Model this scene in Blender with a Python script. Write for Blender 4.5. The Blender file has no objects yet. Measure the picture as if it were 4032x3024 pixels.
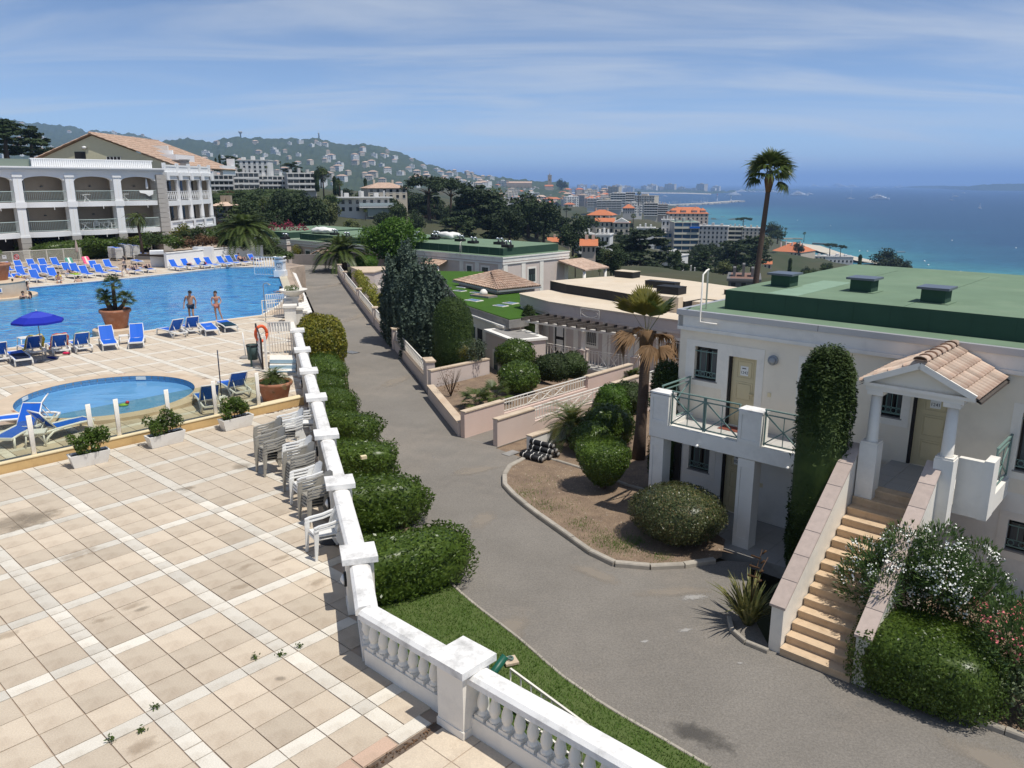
import bpy,bmesh,math,random
import numpy as np
from mathutils import Vector,Matrix
R=math.radians
S=bpy.context.scene
COL=S.collection
CAMH=7.5
FPX=3120.0
PITCH=math.atan(790/FPX)
cam_d=bpy.data.cameras.new('camera')
cam_d.sensor_width=36.0
cam_d.lens=36.0*FPX/4032
cam_d.clip_start=0.1
cam_d.clip_end=120000
cam=bpy.data.objects.new('camera',cam_d)
COL.objects.link(cam)
cam.location=(0,0,CAMH)
cam.rotation_euler=(R(90)-PITCH,0,0)
S.camera=cam
SUN_AZ,SUN_EL=R(-31),R(66.5)
w=bpy.data.worlds.new('World')
S.world=w
w.use_nodes=True
nt=w.node_tree
nt.nodes.clear()
out=nt.nodes.new('ShaderNodeOutputWorld')
bg=nt.nodes.new('ShaderNodeBackground')
sky=nt.nodes.new('ShaderNodeTexSky')
sky.sky_type='NISHITA'
sky.sun_disc=False
sky.sun_elevation=SUN_EL
sky.sun_rotation=R(90)-SUN_AZ
sky.altitude=60
sky.air_density=0.5
sky.dust_density=0.2
sky.ozone_density=1.6
bg.inputs['Strength'].default_value=0.145
geo=nt.nodes.new('ShaderNodeTexCoord')
sep=nt.nodes.new('ShaderNodeSeparateXYZ')
nt.links.new(geo.outputs['Generated'],sep.inputs[0])
dv=nt.nodes.new('ShaderNodeVectorMath');dv.operation='DIVIDE'
addz=nt.nodes.new('ShaderNodeMath');addz.operation='ADD';addz.inputs[1].default_value=0.12
mxz=nt.nodes.new('ShaderNodeMath');mxz.operation='MAXIMUM';mxz.inputs[1].default_value=0.0
nt.links.new(sep.outputs['Z'],mxz.inputs[0]);nt.links.new(mxz.outputs[0],addz.inputs[0])
cmb=nt.nodes.new('ShaderNodeCombineXYZ')
for k in range(3):nt.links.new(addz.outputs[0],cmb.inputs[k])
nt.links.new(geo.outputs['Generated'],dv.inputs[0]);nt.links.new(cmb.outputs[0],dv.inputs[1])
mp=nt.nodes.new('ShaderNodeMapping')
mp.inputs['Rotation'].default_value=(0,0,R(-14))
mp.inputs['Scale'].default_value=(0.42,1.25,0.0)
mp.inputs['Location'].default_value=(0.9,0.35,0)
nt.links.new(dv.outputs[0],mp.inputs[0])
n1=nt.nodes.new('ShaderNodeTexNoise');n1.inputs['Scale'].default_value=1.15;n1.inputs['Detail'].default_value=9
n1.inputs['Roughness'].default_value=0.55;n1.inputs['Distortion'].default_value=0.7
nt.links.new(mp.outputs[0],n1.inputs['Vector'])
cr=nt.nodes.new('ShaderNodeMapRange');cr.interpolation_type='SMOOTHSTEP'
cr.inputs['From Min'].default_value=0.36;cr.inputs['From Max'].default_value=0.74
cr.inputs['To Min'].default_value=0.0;cr.inputs['To Max'].default_value=0.62
nt.links.new(n1.outputs['Fac'],cr.inputs['Value'])
mixs=nt.nodes.new('ShaderNodeMix');mixs.data_type='RGBA'
nt.links.new(cr.outputs[0],mixs.inputs[0])
nt.links.new(sky.outputs[0],mixs.inputs[6])
mixs.inputs[7].default_value=(5.0,5.3,5.6,1)
nt.links.new(mixs.outputs[2],bg.inputs['Color'])
nt.links.new(bg.outputs[0],out.inputs['Surface'])
sd=bpy.data.lights.new('sun','SUN')
sd.energy=4.4
sd.angle=R(0.55)
sd.color=(1.0,0.955,0.88)
sun=bpy.data.objects.new('sun',sd)
COL.objects.link(sun)
_sv=Vector((math.cos(SUN_EL)*math.cos(SUN_AZ),math.cos(SUN_EL)*math.sin(SUN_AZ),math.sin(SUN_EL)))
sun.rotation_euler=_sv.to_track_quat('Z','Y').to_euler()
sun.location=(30,0,60)
S.view_settings.view_transform='Standard'
S.view_settings.look='None'
S.view_settings.exposure=-0.05
S.view_settings.gamma=1.0
S.view_settings.use_curve_mapping=False
S.cycles.max_bounces=7
S.cycles.diffuse_bounces=3
S.cycles.glossy_bounces=3
S.cycles.transmission_bounces=4
S.cycles.transparent_max_bounces=8
S.cycles.volume_bounces=1
S.cycles.use_denoising=True
S.cycles.caustics_reflective=False
S.cycles.caustics_refractive=False
rng=np.random.default_rng(7)
random.seed(7)
_cp,_sp=math.cos(PITCH),math.sin(PITCH)
def ray(x,y):
 u=(x-2016)/FPX;v=(1512-y)/FPX
 return np.array([u,_cp+v*_sp,-_sp+v*_cp])
def at(x,y,z):
 r=ray(x,y);t=(z-CAMH)/r[2]
 return np.array([0,0,CAMH])+t*r
def atd(x,y,D):
 """the point seen at (x, y) at depth D metres along the view"""
 return np.array([0,0,CAMH])+D*ray(x,y)
def pj(p):
 d=np.asarray(p,float)-[0,0,CAMH]
 dep=d[1]*_cp-d[2]*_sp
 if dep<=0.1:return(-9999,-9999,dep)
 return 2016+d[0]/dep*FPX,1512-(d[1]*_sp+d[2]*_cp)/dep*FPX,dep
AA=R(47.4)
UA=np.array([math.cos(AA),math.sin(AA),0]);UB=np.array([-UA[1],UA[0],0])
def AB(a,b,z=0.0):return a*UA+b*UB+np.array([0,0,z])
ZR=-2.13
ZS=-67.5
class MB:
 def __init__(s,z0=0.0):
  s.V=[];s.F=[];s.M=[];s.n=0;s.z0=z0;s.sm=[]
 def add(s,V,F,m=0,smooth=False):
  V=np.asarray(V,float).reshape(-1,3).copy();V[:,2]-=s.z0
  s.V.append(V)
  for f in F:
   s.F.append([i+s.n for i in f]);s.M.append(m);s.sm.append(smooth)
  s.n+=len(V);return s
 def box(s,x0,x1,y0,y1,z0,z1,m=0):
  V=[(x0,y0,z0),(x1,y0,z0),(x1,y1,z0),(x0,y1,z0),(x0,y0,z1),(x1,y0,z1),(x1,y1,z1),(x0,y1,z1)]
  return s.add(V,[(3,2,1,0),(4,5,6,7),(0,1,5,4),(1,2,6,5),(2,3,7,6),(3,0,4,7)],m)
 def obox(s,c,ax,ay,az,m=0):
  c,ax,ay,az=[np.asarray(q,float)for q in(c,ax,ay,az)]
  V=[c-ax-ay-az,c+ax-ay-az,c+ax+ay-az,c-ax+ay-az,c-ax-ay+az,c+ax-ay+az,c+ax+ay+az,c-ax+ay+az]
  return s.add(V,[(3,2,1,0),(4,5,6,7),(0,1,5,4),(1,2,6,5),(2,3,7,6),(3,0,4,7)],m)
 def bar(s,p0,p1,wd,ht,m=0):
  """rectangular bar between two points"""
  p0=np.asarray(p0,float);p1=np.asarray(p1,float);d=p1-p0;L=np.linalg.norm(d)
  if L<1e-6:return s
  d=d/L;up=np.array([0,0,1.0])if abs(d[2])<.95 else np.array([1.0,0,0])
  sx=np.cross(d,up);sx/=np.linalg.norm(sx);uz=np.cross(sx,d)
  return s.obox((p0+p1)/2,d*L/2,sx*wd/2,uz*ht/2,m)
 def prism(s,P,z0,z1,m=0,mtop=None):
  n=len(P)
  A=sum(P[i][0]*P[(i+1)%n][1]-P[(i+1)%n][0]*P[i][1]for i in range(n))
  if A<0:P=P[::-1]
  V=[(p[0],p[1],z0)for p in P]+[(p[0],p[1],z1)for p in P]
  s.add(V,[tuple(range(n))[::-1]]+[(i,(i+1)%n,n+(i+1)%n,n+i)for i in range(n)],m)
  s.add([(p[0],p[1],z1)for p in P],[tuple(range(n))],m if mtop is None else mtop)
  return s
 def tube(s,pts,rad,n=8,m=0,cap=True,smooth=True):
  pts=[np.asarray(p,float)for p in pts]
  if np.isscalar(rad):rad=[rad]*len(pts)
  V=[];prev=None
  for i,p in enumerate(pts):
   d=pts[min(i+1,len(pts)-1)]-pts[max(i-1,0)];d=d/(np.linalg.norm(d)+1e-9)
   if prev is None:
    up=np.array([0,0,1.0])if abs(d[2])<.9 else np.array([1.0,0,0])
    sx=np.cross(d,up)
   else:sx=prev-d*(prev@d)
   sx/=np.linalg.norm(sx)+1e-9;prev=sx;sy=np.cross(d,sx)
   for k in range(n):
    t=2*math.pi*k/n
    V.append(p+rad[i]*(math.cos(t)*sx+math.sin(t)*sy))
  F=[]
  for i in range(len(pts)-1):
   for k in range(n):
    F.append((i*n+k,i*n+(k+1)%n,(i+1)*n+(k+1)%n,(i+1)*n+k))
  if cap:
   F.append(tuple(range(n))[::-1]);F.append(tuple(range((len(pts)-1)*n,len(pts)*n)))
  return s.add(V,F,m,smooth)
 def lathe(s,prof,c=(0,0,0),n=12,m=0,smooth=True,cap=True):
  V=[]
  for r,z in prof:
   for k in range(n):
    t=2*math.pi*k/n
    V.append((c[0]+r*math.cos(t),c[1]+r*math.sin(t),c[2]+z))
  F=[]
  for i in range(len(prof)-1):
   for k in range(n):
    F.append((i*n+k,i*n+(k+1)%n,(i+1)*n+(k+1)%n,(i+1)*n+k))
  if cap:
   F.append(tuple(range(n))[::-1]);F.append(tuple(range((len(prof)-1)*n,len(prof)*n)))
  return s.add(V,F,m,smooth)
 def quad(s,a,b,c,d,m=0):return s.add([a,b,c,d],[(0,1,2,3)],m)
 def mesh(s,name,mats):
  me=bpy.data.meshes.new(name)
  V=np.concatenate(s.V)if s.V else np.zeros((0,3))
  if s.F and isinstance(s.F[0],np.ndarray):pass
  me.from_pydata(V.tolist(),[],s.F)
  mats=mats if isinstance(mats,(list,tuple))else[mats]
  for q in mats:me.materials.append(q)
  me.polygons.foreach_set('material_index',s.M)
  me.polygons.foreach_set('use_smooth',s.sm)
  me.update()
  return me
 def obj(s,name,mats,parent=None,loc=None,rz=0.0):
  return link(name,s.mesh(name,mats),parent,loc,rz)
def fastmesh(name,V,F,mats,mi=None,smooth=False):
 """V (n,3), F (m,k) arrays, one polygon size"""
 me=bpy.data.meshes.new(name)
 V=np.asarray(V,np.float32);F=np.asarray(F,np.int32);m,k=F.shape
 me.vertices.add(len(V));me.vertices.foreach_set('co',V.ravel())
 me.loops.add(m*k);me.loops.foreach_set('vertex_index',F.ravel())
 me.polygons.add(m);me.polygons.foreach_set('loop_start',np.arange(0,m*k,k,dtype=np.int32))
 me.polygons.foreach_set('loop_total',np.full(m,k,np.int32))
 for q in(mats if isinstance(mats,(list,tuple))else[mats]):me.materials.append(q)
 if mi is not None:me.polygons.foreach_set('material_index',np.asarray(mi,np.int32))
 if smooth:me.polygons.foreach_set('use_smooth',np.ones(m,bool))
 me.update();me.validate()
 return me
def link(name,me,parent=None,loc=None,rz=0.0):
 o=bpy.data.objects.new(name,me);COL.objects.link(o)
 if parent is not None:o.parent=parent
 if loc is not None:o.location=[float(q)for q in loc]
 if rz:o.rotation_euler=(0,0,rz)
 return o
def tag(o,label,cat,group=None,kind=None):
 o['label']=label;o['category']=cat
 if group:o['group']=group
 if kind:o['kind']=kind
 return o
def thing(name,label,cat,loc=(0,0,0),rz=0.0,group=None):
 return tag(link(name,None,None,loc,rz),label,cat,group)
def struct(o):
 o['kind']='structure';return o
def stuff(o):
 o['kind']='stuff';return o
KIDS={}
def kids(o):
 return[c for c in COL.objects if c.parent is o]
def dup(root,loc,rz=0.0,label=None,group=None,scale=None):
 key=root.name
 if key not in KIDS:
  KIDS[key]=[(c,kids(c))for c in kids(root)]
 r=root.copy();COL.objects.link(r);r.location=[float(q)for q in loc];r.rotation_euler=(0,0,rz)
 if scale is not None:r.scale=(scale,)*3 if np.isscalar(scale)else scale
 if label:r['label']=label
 if group:r['group']=group
 for c,g in KIDS[key]:
  d=c.copy();COL.objects.link(d);d.parent=r
  for e in g:
   f=e.copy();COL.objects.link(f);f.parent=d
 return r
def rot2(x,y,a):return x*math.cos(a)-y*math.sin(a),x*math.sin(a)+y*math.cos(a)
def M(name,col,rough=0.6,var=0.0,vscale=3.0,col2=None,bump=0.0,bscale=40.0,spec=0.3,metal=0.0,objvar=0.0,stain=None,sscale=0.6,samt=0.35,world=False,stretch=None,speck=None):
 m=bpy.data.materials.new(name);m.use_nodes=True
 n=m.node_tree;b=n.nodes['Principled BSDF']
 b.inputs['Roughness'].default_value=rough;b.inputs['Metallic'].default_value=metal
 b.inputs['Specular IOR Level'].default_value=spec
 b.inputs['Base Color'].default_value=(*col,1)
 tc=n.nodes.new('ShaderNodeTexCoord')
 if world:
  gp=n.nodes.new('ShaderNodeNewGeometry');src=gp.outputs['Position']
 else:src=tc.outputs['Object']
 if stretch:
  mpp=n.nodes.new('ShaderNodeMapping');mpp.inputs['Scale'].default_value=stretch
  n.links.new(src,mpp.inputs[0]);src=mpp.outputs[0]
 last=None
 if var>0 or col2 is not None:
  nz=n.nodes.new('ShaderNodeTexNoise');nz.inputs['Scale'].default_value=vscale;nz.inputs['Detail'].default_value=6;nz.inputs['Roughness'].default_value=0.62
  n.links.new(src,nz.inputs['Vector'])
  mr=n.nodes.new('ShaderNodeMapRange');mr.inputs['From Min'].default_value=0.3;mr.inputs['From Max'].default_value=0.7
  n.links.new(nz.outputs['Fac'],mr.inputs['Value'])
  mx=n.nodes.new('ShaderNodeMix');mx.data_type='RGBA'
  c2=col2 if col2 is not None else tuple(c*(1-var)for c in col)
  c1=col if col2 is not None else tuple(min(1,c*(1+var*.6))for c in col)
  mx.inputs[6].default_value=(*c1,1);mx.inputs[7].default_value=(*c2,1)
  n.links.new(mr.outputs[0],mx.inputs[0]);last=mx.outputs[2]
 if stain is not None:
  nz=n.nodes.new('ShaderNodeTexNoise');nz.inputs['Scale'].default_value=sscale;nz.inputs['Detail'].default_value=8;nz.inputs['Roughness'].default_value=0.7
  n.links.new(src,nz.inputs['Vector'])
  mr=n.nodes.new('ShaderNodeMapRange');mr.inputs['From Min'].default_value=0.5;mr.inputs['From Max'].default_value=0.72;mr.inputs['To Max'].default_value=samt
  n.links.new(nz.outputs['Fac'],mr.inputs['Value'])
  mx=n.nodes.new('ShaderNodeMix');mx.data_type='RGBA'
  if last is not None:n.links.new(last,mx.inputs[6])
  else:mx.inputs[6].default_value=(*col,1)
  mx.inputs[7].default_value=(*stain,1);n.links.new(mr.outputs[0],mx.inputs[0]);last=mx.outputs[2]
 if speck is not None:
  nz=n.nodes.new('ShaderNodeTexNoise');nz.inputs['Scale'].default_value=speck[0];nz.inputs['Detail'].default_value=3;nz.inputs['Roughness'].default_value=.8
  n.links.new(src,nz.inputs['Vector'])
  mr=n.nodes.new('ShaderNodeMapRange');mr.inputs['From Min'].default_value=.32;mr.inputs['From Max'].default_value=.68;mr.inputs['To Min'].default_value=1-speck[1];mr.inputs['To Max'].default_value=1+speck[1]
  n.links.new(nz.outputs['Fac'],mr.inputs['Value']);hs=n.nodes.new('ShaderNodeHueSaturation');n.links.new(mr.outputs[0],hs.inputs['Value'])
  if last is not None:n.links.new(last,hs.inputs['Color'])
  else:hs.inputs['Color'].default_value=(*col,1)
  last=hs.outputs[0]
 if objvar>0:
  oi=n.nodes.new('ShaderNodeObjectInfo');hs=n.nodes.new('ShaderNodeHueSaturation')
  mr=n.nodes.new('ShaderNodeMapRange');mr.inputs['To Min'].default_value=1-objvar;mr.inputs['To Max'].default_value=1+objvar
  n.links.new(oi.outputs['Random'],mr.inputs['Value']);n.links.new(mr.outputs[0],hs.inputs['Value'])
  if last is not None:n.links.new(last,hs.inputs['Color'])
  else:hs.inputs['Color'].default_value=(*col,1)
  last=hs.outputs[0]
 if last is not None:n.links.new(last,b.inputs['Base Color'])
 if bump>0:
  nz=n.nodes.new('ShaderNodeTexNoise');nz.inputs['Scale'].default_value=bscale;nz.inputs['Detail'].default_value=4
  n.links.new(src,nz.inputs['Vector'])
  bp=n.nodes.new('ShaderNodeBump');bp.inputs['Strength'].default_value=bump;bp.inputs['Distance'].default_value=0.02
  n.links.new(nz.outputs['Fac'],bp.inputs['Height']);n.links.new(bp.outputs[0],b.inputs['Normal'])
 return m
def LEAF(name,c1,c2,vs=1.5,trans=0.25,rough=0.5,objvar=0.12,c3=None,fine=None):
 """foliage: two greens mixed by a noise through the crown, a third sprinkled, some light passing through"""
 m=bpy.data.materials.new(name);m.use_nodes=True
 n=m.node_tree;b=n.nodes['Principled BSDF'];o=n.nodes['Material Output']
 tc=n.nodes.new('ShaderNodeTexCoord')
 nz=n.nodes.new('ShaderNodeTexNoise');nz.inputs['Scale'].default_value=vs;nz.inputs['Detail'].default_value=5;nz.inputs['Roughness'].default_value=.7
 n.links.new(tc.outputs['Object'],nz.inputs['Vector'])
 mr=n.nodes.new('ShaderNodeMapRange');mr.inputs['From Min'].default_value=.33;mr.inputs['From Max'].default_value=.67
 n.links.new(nz.outputs['Fac'],mr.inputs['Value'])
 mx=n.nodes.new('ShaderNodeMix');mx.data_type='RGBA';mx.inputs[6].default_value=(*c1,1);mx.inputs[7].default_value=(*c2,1)
 n.links.new(mr.outputs[0],mx.inputs[0]);last=mx.outputs[2]
 if c3 is not None:
  n3=n.nodes.new('ShaderNodeTexNoise');n3.inputs['Scale'].default_value=fine or vs*6;n3.inputs['Detail'].default_value=2
  n.links.new(tc.outputs['Object'],n3.inputs['Vector'])
  m3=n.nodes.new('ShaderNodeMapRange');m3.inputs['From Min'].default_value=.56;m3.inputs['From Max'].default_value=.66
  n.links.new(n3.outputs['Fac'],m3.inputs['Value'])
  x3=n.nodes.new('ShaderNodeMix');x3.data_type='RGBA';n.links.new(last,x3.inputs[6]);x3.inputs[7].default_value=(*c3,1)
  n.links.new(m3.outputs[0],x3.inputs[0]);last=x3.outputs[2]
 oi=n.nodes.new('ShaderNodeObjectInfo');hs=n.nodes.new('ShaderNodeHueSaturation')
 ma=n.nodes.new('ShaderNodeMapRange');ma.inputs['To Min'].default_value=1-objvar;ma.inputs['To Max'].default_value=1+objvar
 n.links.new(oi.outputs['Random'],ma.inputs['Value']);n.links.new(ma.outputs[0],hs.inputs['Value']);n.links.new(last,hs.inputs['Color'])
 n.links.new(hs.outputs[0],b.inputs['Base Color'])
 b.inputs['Roughness'].default_value=rough;b.inputs['Specular IOR Level'].default_value=0.3
 if trans>0:
  t=n.nodes.new('ShaderNodeBsdfTranslucent');ms=n.nodes.new('ShaderNodeMixShader');ms.inputs[0].default_value=trans
  n.links.new(hs.outputs[0],t.inputs['Color'])
  n.links.new(b.outputs[0],ms.inputs[1]);n.links.new(t.outputs[0],ms.inputs[2]);n.links.new(ms.outputs[0],o.inputs['Surface'])
 return m
WHITE=M('white_paint',(.85,.80,.71),.55,var=.05,vscale=1.2,stain=(.50,.49,.46),sscale=1.8,samt=.35)
WHITEC=M('weathered_coping',(.82,.80,.76),.7,var=.08,vscale=3,stain=(.33,.32,.30),sscale=2.2,samt=.8,bump=.2,bscale=60)
PLASTIC=M('white_plastic',(.80,.79,.75),.35,spec=.45,objvar=.04)
TAUPE=M('taupe_plastic',(.33,.31,.265),.4,spec=.4,objvar=.05)
CREAM=M('cream_stucco',(.85,.77,.635),.85,var=.05,vscale=.8,stain=(.55,.48,.40),sscale=.9,samt=.3,bump=.25,bscale=90)
GREYW=M('grey_white_stucco',(.82,.79,.725),.8,var=.05,vscale=1.0,stain=(.45,.44,.41),sscale=1.1,samt=.35)
PINK=M('pink_stucco',(.68,.515,.435),.85,var=.06,vscale=.8,stain=(.62,.55,.47),sscale=.7,samt=.5,bump=.2,bscale=90)
BEIGEP=M('pale_pink_stucco',(.64,.545,.485),.85,var=.06,vscale=.7,stain=(.50,.45,.40),sscale=.8,samt=.4,bump=.2,bscale=80)
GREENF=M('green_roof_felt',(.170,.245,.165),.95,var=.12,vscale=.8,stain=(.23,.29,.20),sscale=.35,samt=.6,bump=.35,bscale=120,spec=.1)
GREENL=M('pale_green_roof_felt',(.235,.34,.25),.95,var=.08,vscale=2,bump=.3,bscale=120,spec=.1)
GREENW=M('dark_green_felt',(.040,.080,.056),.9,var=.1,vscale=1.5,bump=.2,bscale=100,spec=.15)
BLACKF=M('black_bitumen',(.018,.018,.019),.6,var=.3,vscale=2,bump=.2,bscale=30)
SAND=M('sand_gravel_roof',(.66,.56,.43),.9,var=.08,vscale=.6,stain=(.55,.40,.24),sscale=.35,samt=.4)
TURF=M('artificial_turf',(.055,.125,.018),.9,var=.12,vscale=.6,bump=.8,bscale=160,spec=.1)
GREYM=M('grey_metal',(.30,.31,.32),.45,spec=.5)
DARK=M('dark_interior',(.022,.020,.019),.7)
GLASS=M('dark_window_glass',(.025,.03,.035),.06,spec=.6)
BLUEG=M('blue_window_glass',(.05,.12,.22),.06,spec=.6)
CURT=M('net_curtain',(.13,.135,.13),.8)
DOORY=M('cream_door_paint',(.62,.53,.33),.45,var=.03)
RAILG=M('sage_green_railing',(.16,.25,.22),.45,spec=.4)
TERRA=M('terracotta',(.36,.155,.085),.75,var=.15,vscale=4,stain=(.5,.38,.3),sscale=3,samt=.4)
SOIL=M('bare_soil',(.27,.195,.13),.95,var=.25,vscale=2.2,bump=.9,bscale=30,col2=(.17,.12,.085),speck=(30,.35))
BROWNS=M('wet_planting_soil',(.045,.033,.025),.95,bump=.6,bscale=40)
ASPH=M('asphalt',(.225,.205,.178),.92,var=.13,vscale=.55,stain=(.33,.285,.235),sscale=.14,samt=.75,bump=.8,bscale=55,spec=.2,world=True,speck=(22,.22))
KERB=M('concrete_kerb',(.40,.36,.30),.85,var=.15,vscale=5,stain=(.22,.20,.17),sscale=2,samt=.5,objvar=.08)
BLUES=M('blue_sling_fabric',(.012,.115,.56),.65,spec=.25,objvar=.08,var=.04,vscale=9)
WOODD=M('weathered_dark_wood',(.085,.072,.062),.8,var=.35,vscale=6,bump=.3,bscale=30)
CONC=M('grey_concrete',(.30,.285,.265),.9,var=.15,vscale=1.5,stain=(.12,.115,.11),sscale=1.2,samt=.6)
TILE=M('roman_roof_tile',(.43,.28,.205),.85,var=.2,vscale=5,col2=(.56,.455,.36),objvar=.28,stain=(.25,.21,.17),sscale=3,samt=.5)
TILEF=M('old_roof_tiles',(.36,.225,.16),.9,var=.2,vscale=3.5,col2=(.56,.43,.33),speck=(1.1,.2))
ORANGE=M('orange_roof_tiles',(.56,.19,.085),.9,var=.15,vscale=.6,col2=(.47,.17,.085))
BARK=M('bark',(.10,.072,.052),.95,var=.3,vscale=5,bump=.8,bscale=14)
PALMT=M('palm_trunk',(.115,.082,.062),.95,var=.35,vscale=9,bump=1.0,bscale=24,stretch=(1,1,6))
L_BUSH=LEAF('glossy_dark_leaf',(.046,.082,.012),(.090,.145,.022),2.2,.28,.34,c3=(.15,.21,.04),fine=14)
L_YEL=LEAF('golden_green_leaf',(.085,.115,.014),(.24,.21,.02),1.1,.3,.5,c3=(.30,.26,.03),fine=5)
L_CYP=LEAF('cypress_green',(.024,.046,.010),(.052,.080,.015),3.0,.12,.7)
L_CYP2=LEAF('trimmed_yew_green',(.030,.058,.011),(.058,.095,.017),3.0,.12,.7)
L_JUN=LEAF('blue_grey_juniper',(.055,.085,.058),(.105,.145,.105),2.0,.15,.7)
L_TREE=LEAF('fresh_green_leaf',(.045,.105,.010),(.105,.200,.022),.7,.35,.5,c3=(.14,.24,.04),fine=3)
L_PINE=LEAF('pine_dark_green',(.022,.038,.014),(.050,.076,.024),.25,.12,.7,objvar=.25)
L_MIX=LEAF('mid_green_leaf',(.030,.055,.014),(.075,.105,.028),.3,.2,.6,objvar=.3)
L_OLIVE=LEAF('olive_leaf',(.095,.115,.040),(.17,.19,.06),.3,.2,.6,objvar=.2)
L_DRY=LEAF('dry_reddish_leaf',(.13,.075,.04),(.22,.12,.06),.8,.2,.7)
L_OLEA=LEAF('oleander_leaf',(.055,.105,.028),(.13,.20,.06),3.0,.25,.4)
L_VAR=LEAF('variegated_leaf',(.30,.34,.17),(.06,.10,.03),4.0,.2,.5)
L_PALM=LEAF('palm_leaf',(.050,.085,.018),(.115,.140,.035),1.5,.25,.42)
L_PALMY=LEAF('yellowing_palm_leaf',(.20,.17,.025),(.10,.105,.02),1.2,.3,.5)
L_PALMB=LEAF('dead_palm_leaf',(.17,.095,.04),(.24,.15,.08),2.5,.2,.8)
GRASS=LEAF('lawn_blades',(.075,.15,.02),(.125,.21,.035),1.2,.35,.6)
FLW=M('white_flower',(.85,.84,.78),.6)
FLP=M('pink_flower',(.66,.17,.17),.6)
SKIN=M('tanned_skin',(.42,.24,.165),.5,spec=.35)
SKINP=M('pale_skin',(.55,.37,.28),.5,spec=.35)
HAIR=M('dark_hair',(.02,.014,.011),.5)
def leaves(P,N,size,asp=.55,jit=.5,r=None):
 """one diamond leaf per point, its face tilted about the given normal"""
 r=r or rng;n=len(P)
 N=N+r.normal(0,jit,(n,3));N/=np.linalg.norm(N,axis=1)[:,None]+1e-9
 T=r.normal(0,1,(n,3));T-=N*(T*N).sum(1)[:,None];T/=np.linalg.norm(T,axis=1)[:,None]+1e-9
 B=np.cross(N,T);s=size*r.uniform(.6,1.35,n)[:,None]
 V=np.stack([P-T*s*.5,P+B*s*asp*.5,P+T*s*.5,P-B*s*asp*.5],1).reshape(-1,3)
 return V,np.arange(4*n).reshape(n,4)
def sph(n,r=None):
 d=(r or rng).normal(0,1,(n,3));return d/np.linalg.norm(d,axis=1)[:,None]
def lump(D,seed,k=3.0,amp=.12):
 g=np.random.default_rng(seed);o=np.zeros(len(D))
 for i in range(7):
  a=g.normal(0,1,3);a*=k*(1+.5*i)/np.linalg.norm(a);o+=np.sin(D@a+g.uniform(0,6.28))/(1+.45*i)
 return 1+amp*o/1.6
def core_mesh(fn,nu=18,nv=10):
 V=[];F=[]
 for j in range(nv+1):
  ph=-math.pi/2+math.pi*j/nv
  for i in range(nu):
   th=2*math.pi*i/nu
   V.append((math.cos(ph)*math.cos(th),math.cos(ph)*math.sin(th),math.sin(ph)))
 for j in range(nv):
  for i in range(nu):F.append((j*nu+i,j*nu+(i+1)%nu,(j+1)*nu+(i+1)%nu,(j+1)*nu+i))
 return fn(np.array(V)),np.array(F)
def shaped(fn,n,size,mat,name,seed=1,asp=.55,depth=.12,jit=.55,core=.93):
 """a clipped plant: leaves through the outer skin of the surface fn(unit dirs) plus a solid heart"""
 r=np.random.default_rng(seed);D=sph(n,r);P=fn(D);e=1e-3
 ctr=fn(sph(400,r)).mean(0)
 N=P-ctr;N/=np.linalg.norm(N,axis=1)[:,None]
 P=ctr+(P-ctr)*(1-depth*r.random(n)[:,None]**1.5+.02*r.normal(0,1,n)[:,None])
 V,F=leaves(P,N,size,asp,jit,r)
 CV,CF=core_mesh(fn);CV=ctr+(CV-ctr)*core*(1-depth*.35)
 return fastmesh(name,np.vstack([V,CV]),np.vstack([F,CF+len(V)]),mat)
def superell(rx,ry,rz,p=2.5,cz=None,seed=3,amp=.05,k=4.0):
 cz=rz if cz is None else cz
 def fn(D):
  q=(np.abs(D[:,0])**p+np.abs(D[:,1])**p+np.abs(D[:,2])**p)**(-1/p)
  return D*q[:,None]*lump(D,seed,k,amp)[:,None]*np.array([rx,ry,rz])+np.array([0,0,cz])
 return fn
def clumpy(name,mat,blobs,n,size,seed=5,asp=.6,flat=1.0,fill=.35,jit=.7):
 """open crown: leaf clumps scattered over many small blobs (x, y, z, r)"""
 r=np.random.default_rng(seed);B=np.array(blobs,float);w_=B[:,3]**2;w_/=w_.sum()
 idx=r.choice(len(B),n,p=w_);D=sph(n,r)
 rad=B[idx,3]*(1-fill*r.random(n))*lump(D+B[idx,:3]*.3,seed,3,.18)
 P=B[idx,:3]+D*rad[:,None]*np.array([1,1,flat])
 N=D*.8+np.array([0,0,.35])
 return fastmesh(name,*leaves(P,N,size,asp,jit,r),mat)
def crown_blobs(rx,rz,cz,k,seed,rb=.36):
 g=np.random.default_rng(seed);L=[]
 for i in range(k):
  d=sph(1,g)[0];q=g.random()**.45
  L.append((d[0]*rx*q*.8,d[1]*rx*q*.8,cz+d[2]*rz*q*.8,rx*rb*g.uniform(.65,1.25)))
 return L
def trunk_mb(h,r0,r1,seed=1,lean=(0,0),n=7,limbs=0,spread=1.5,up=1.5):
 g=np.random.default_rng(seed);mb=MB()
 pts=[(lean[0]*t+g.normal(0,.02)*h*.3*(t>0),lean[1]*t+g.normal(0,.02)*h*.3*(t>0),h*t)for t in np.linspace(0,1,7)]
 mb.tube(pts,list(np.linspace(r0,r1,7)),n)
 for i in range(limbs):
  a=6.283*i/limbs+g.uniform(-.4,.4);t=g.uniform(.55,.98);b=np.array(pts[int(t*6)])
  e=b+np.array([math.cos(a)*spread,math.sin(a)*spread,up*g.uniform(.6,1.2)])
  mb.tube([b,b*.5+e*.5+np.array([0,0,.12*up]),e],[r1*.7,r1*.5,r1*.2],5)
 return mb
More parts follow.
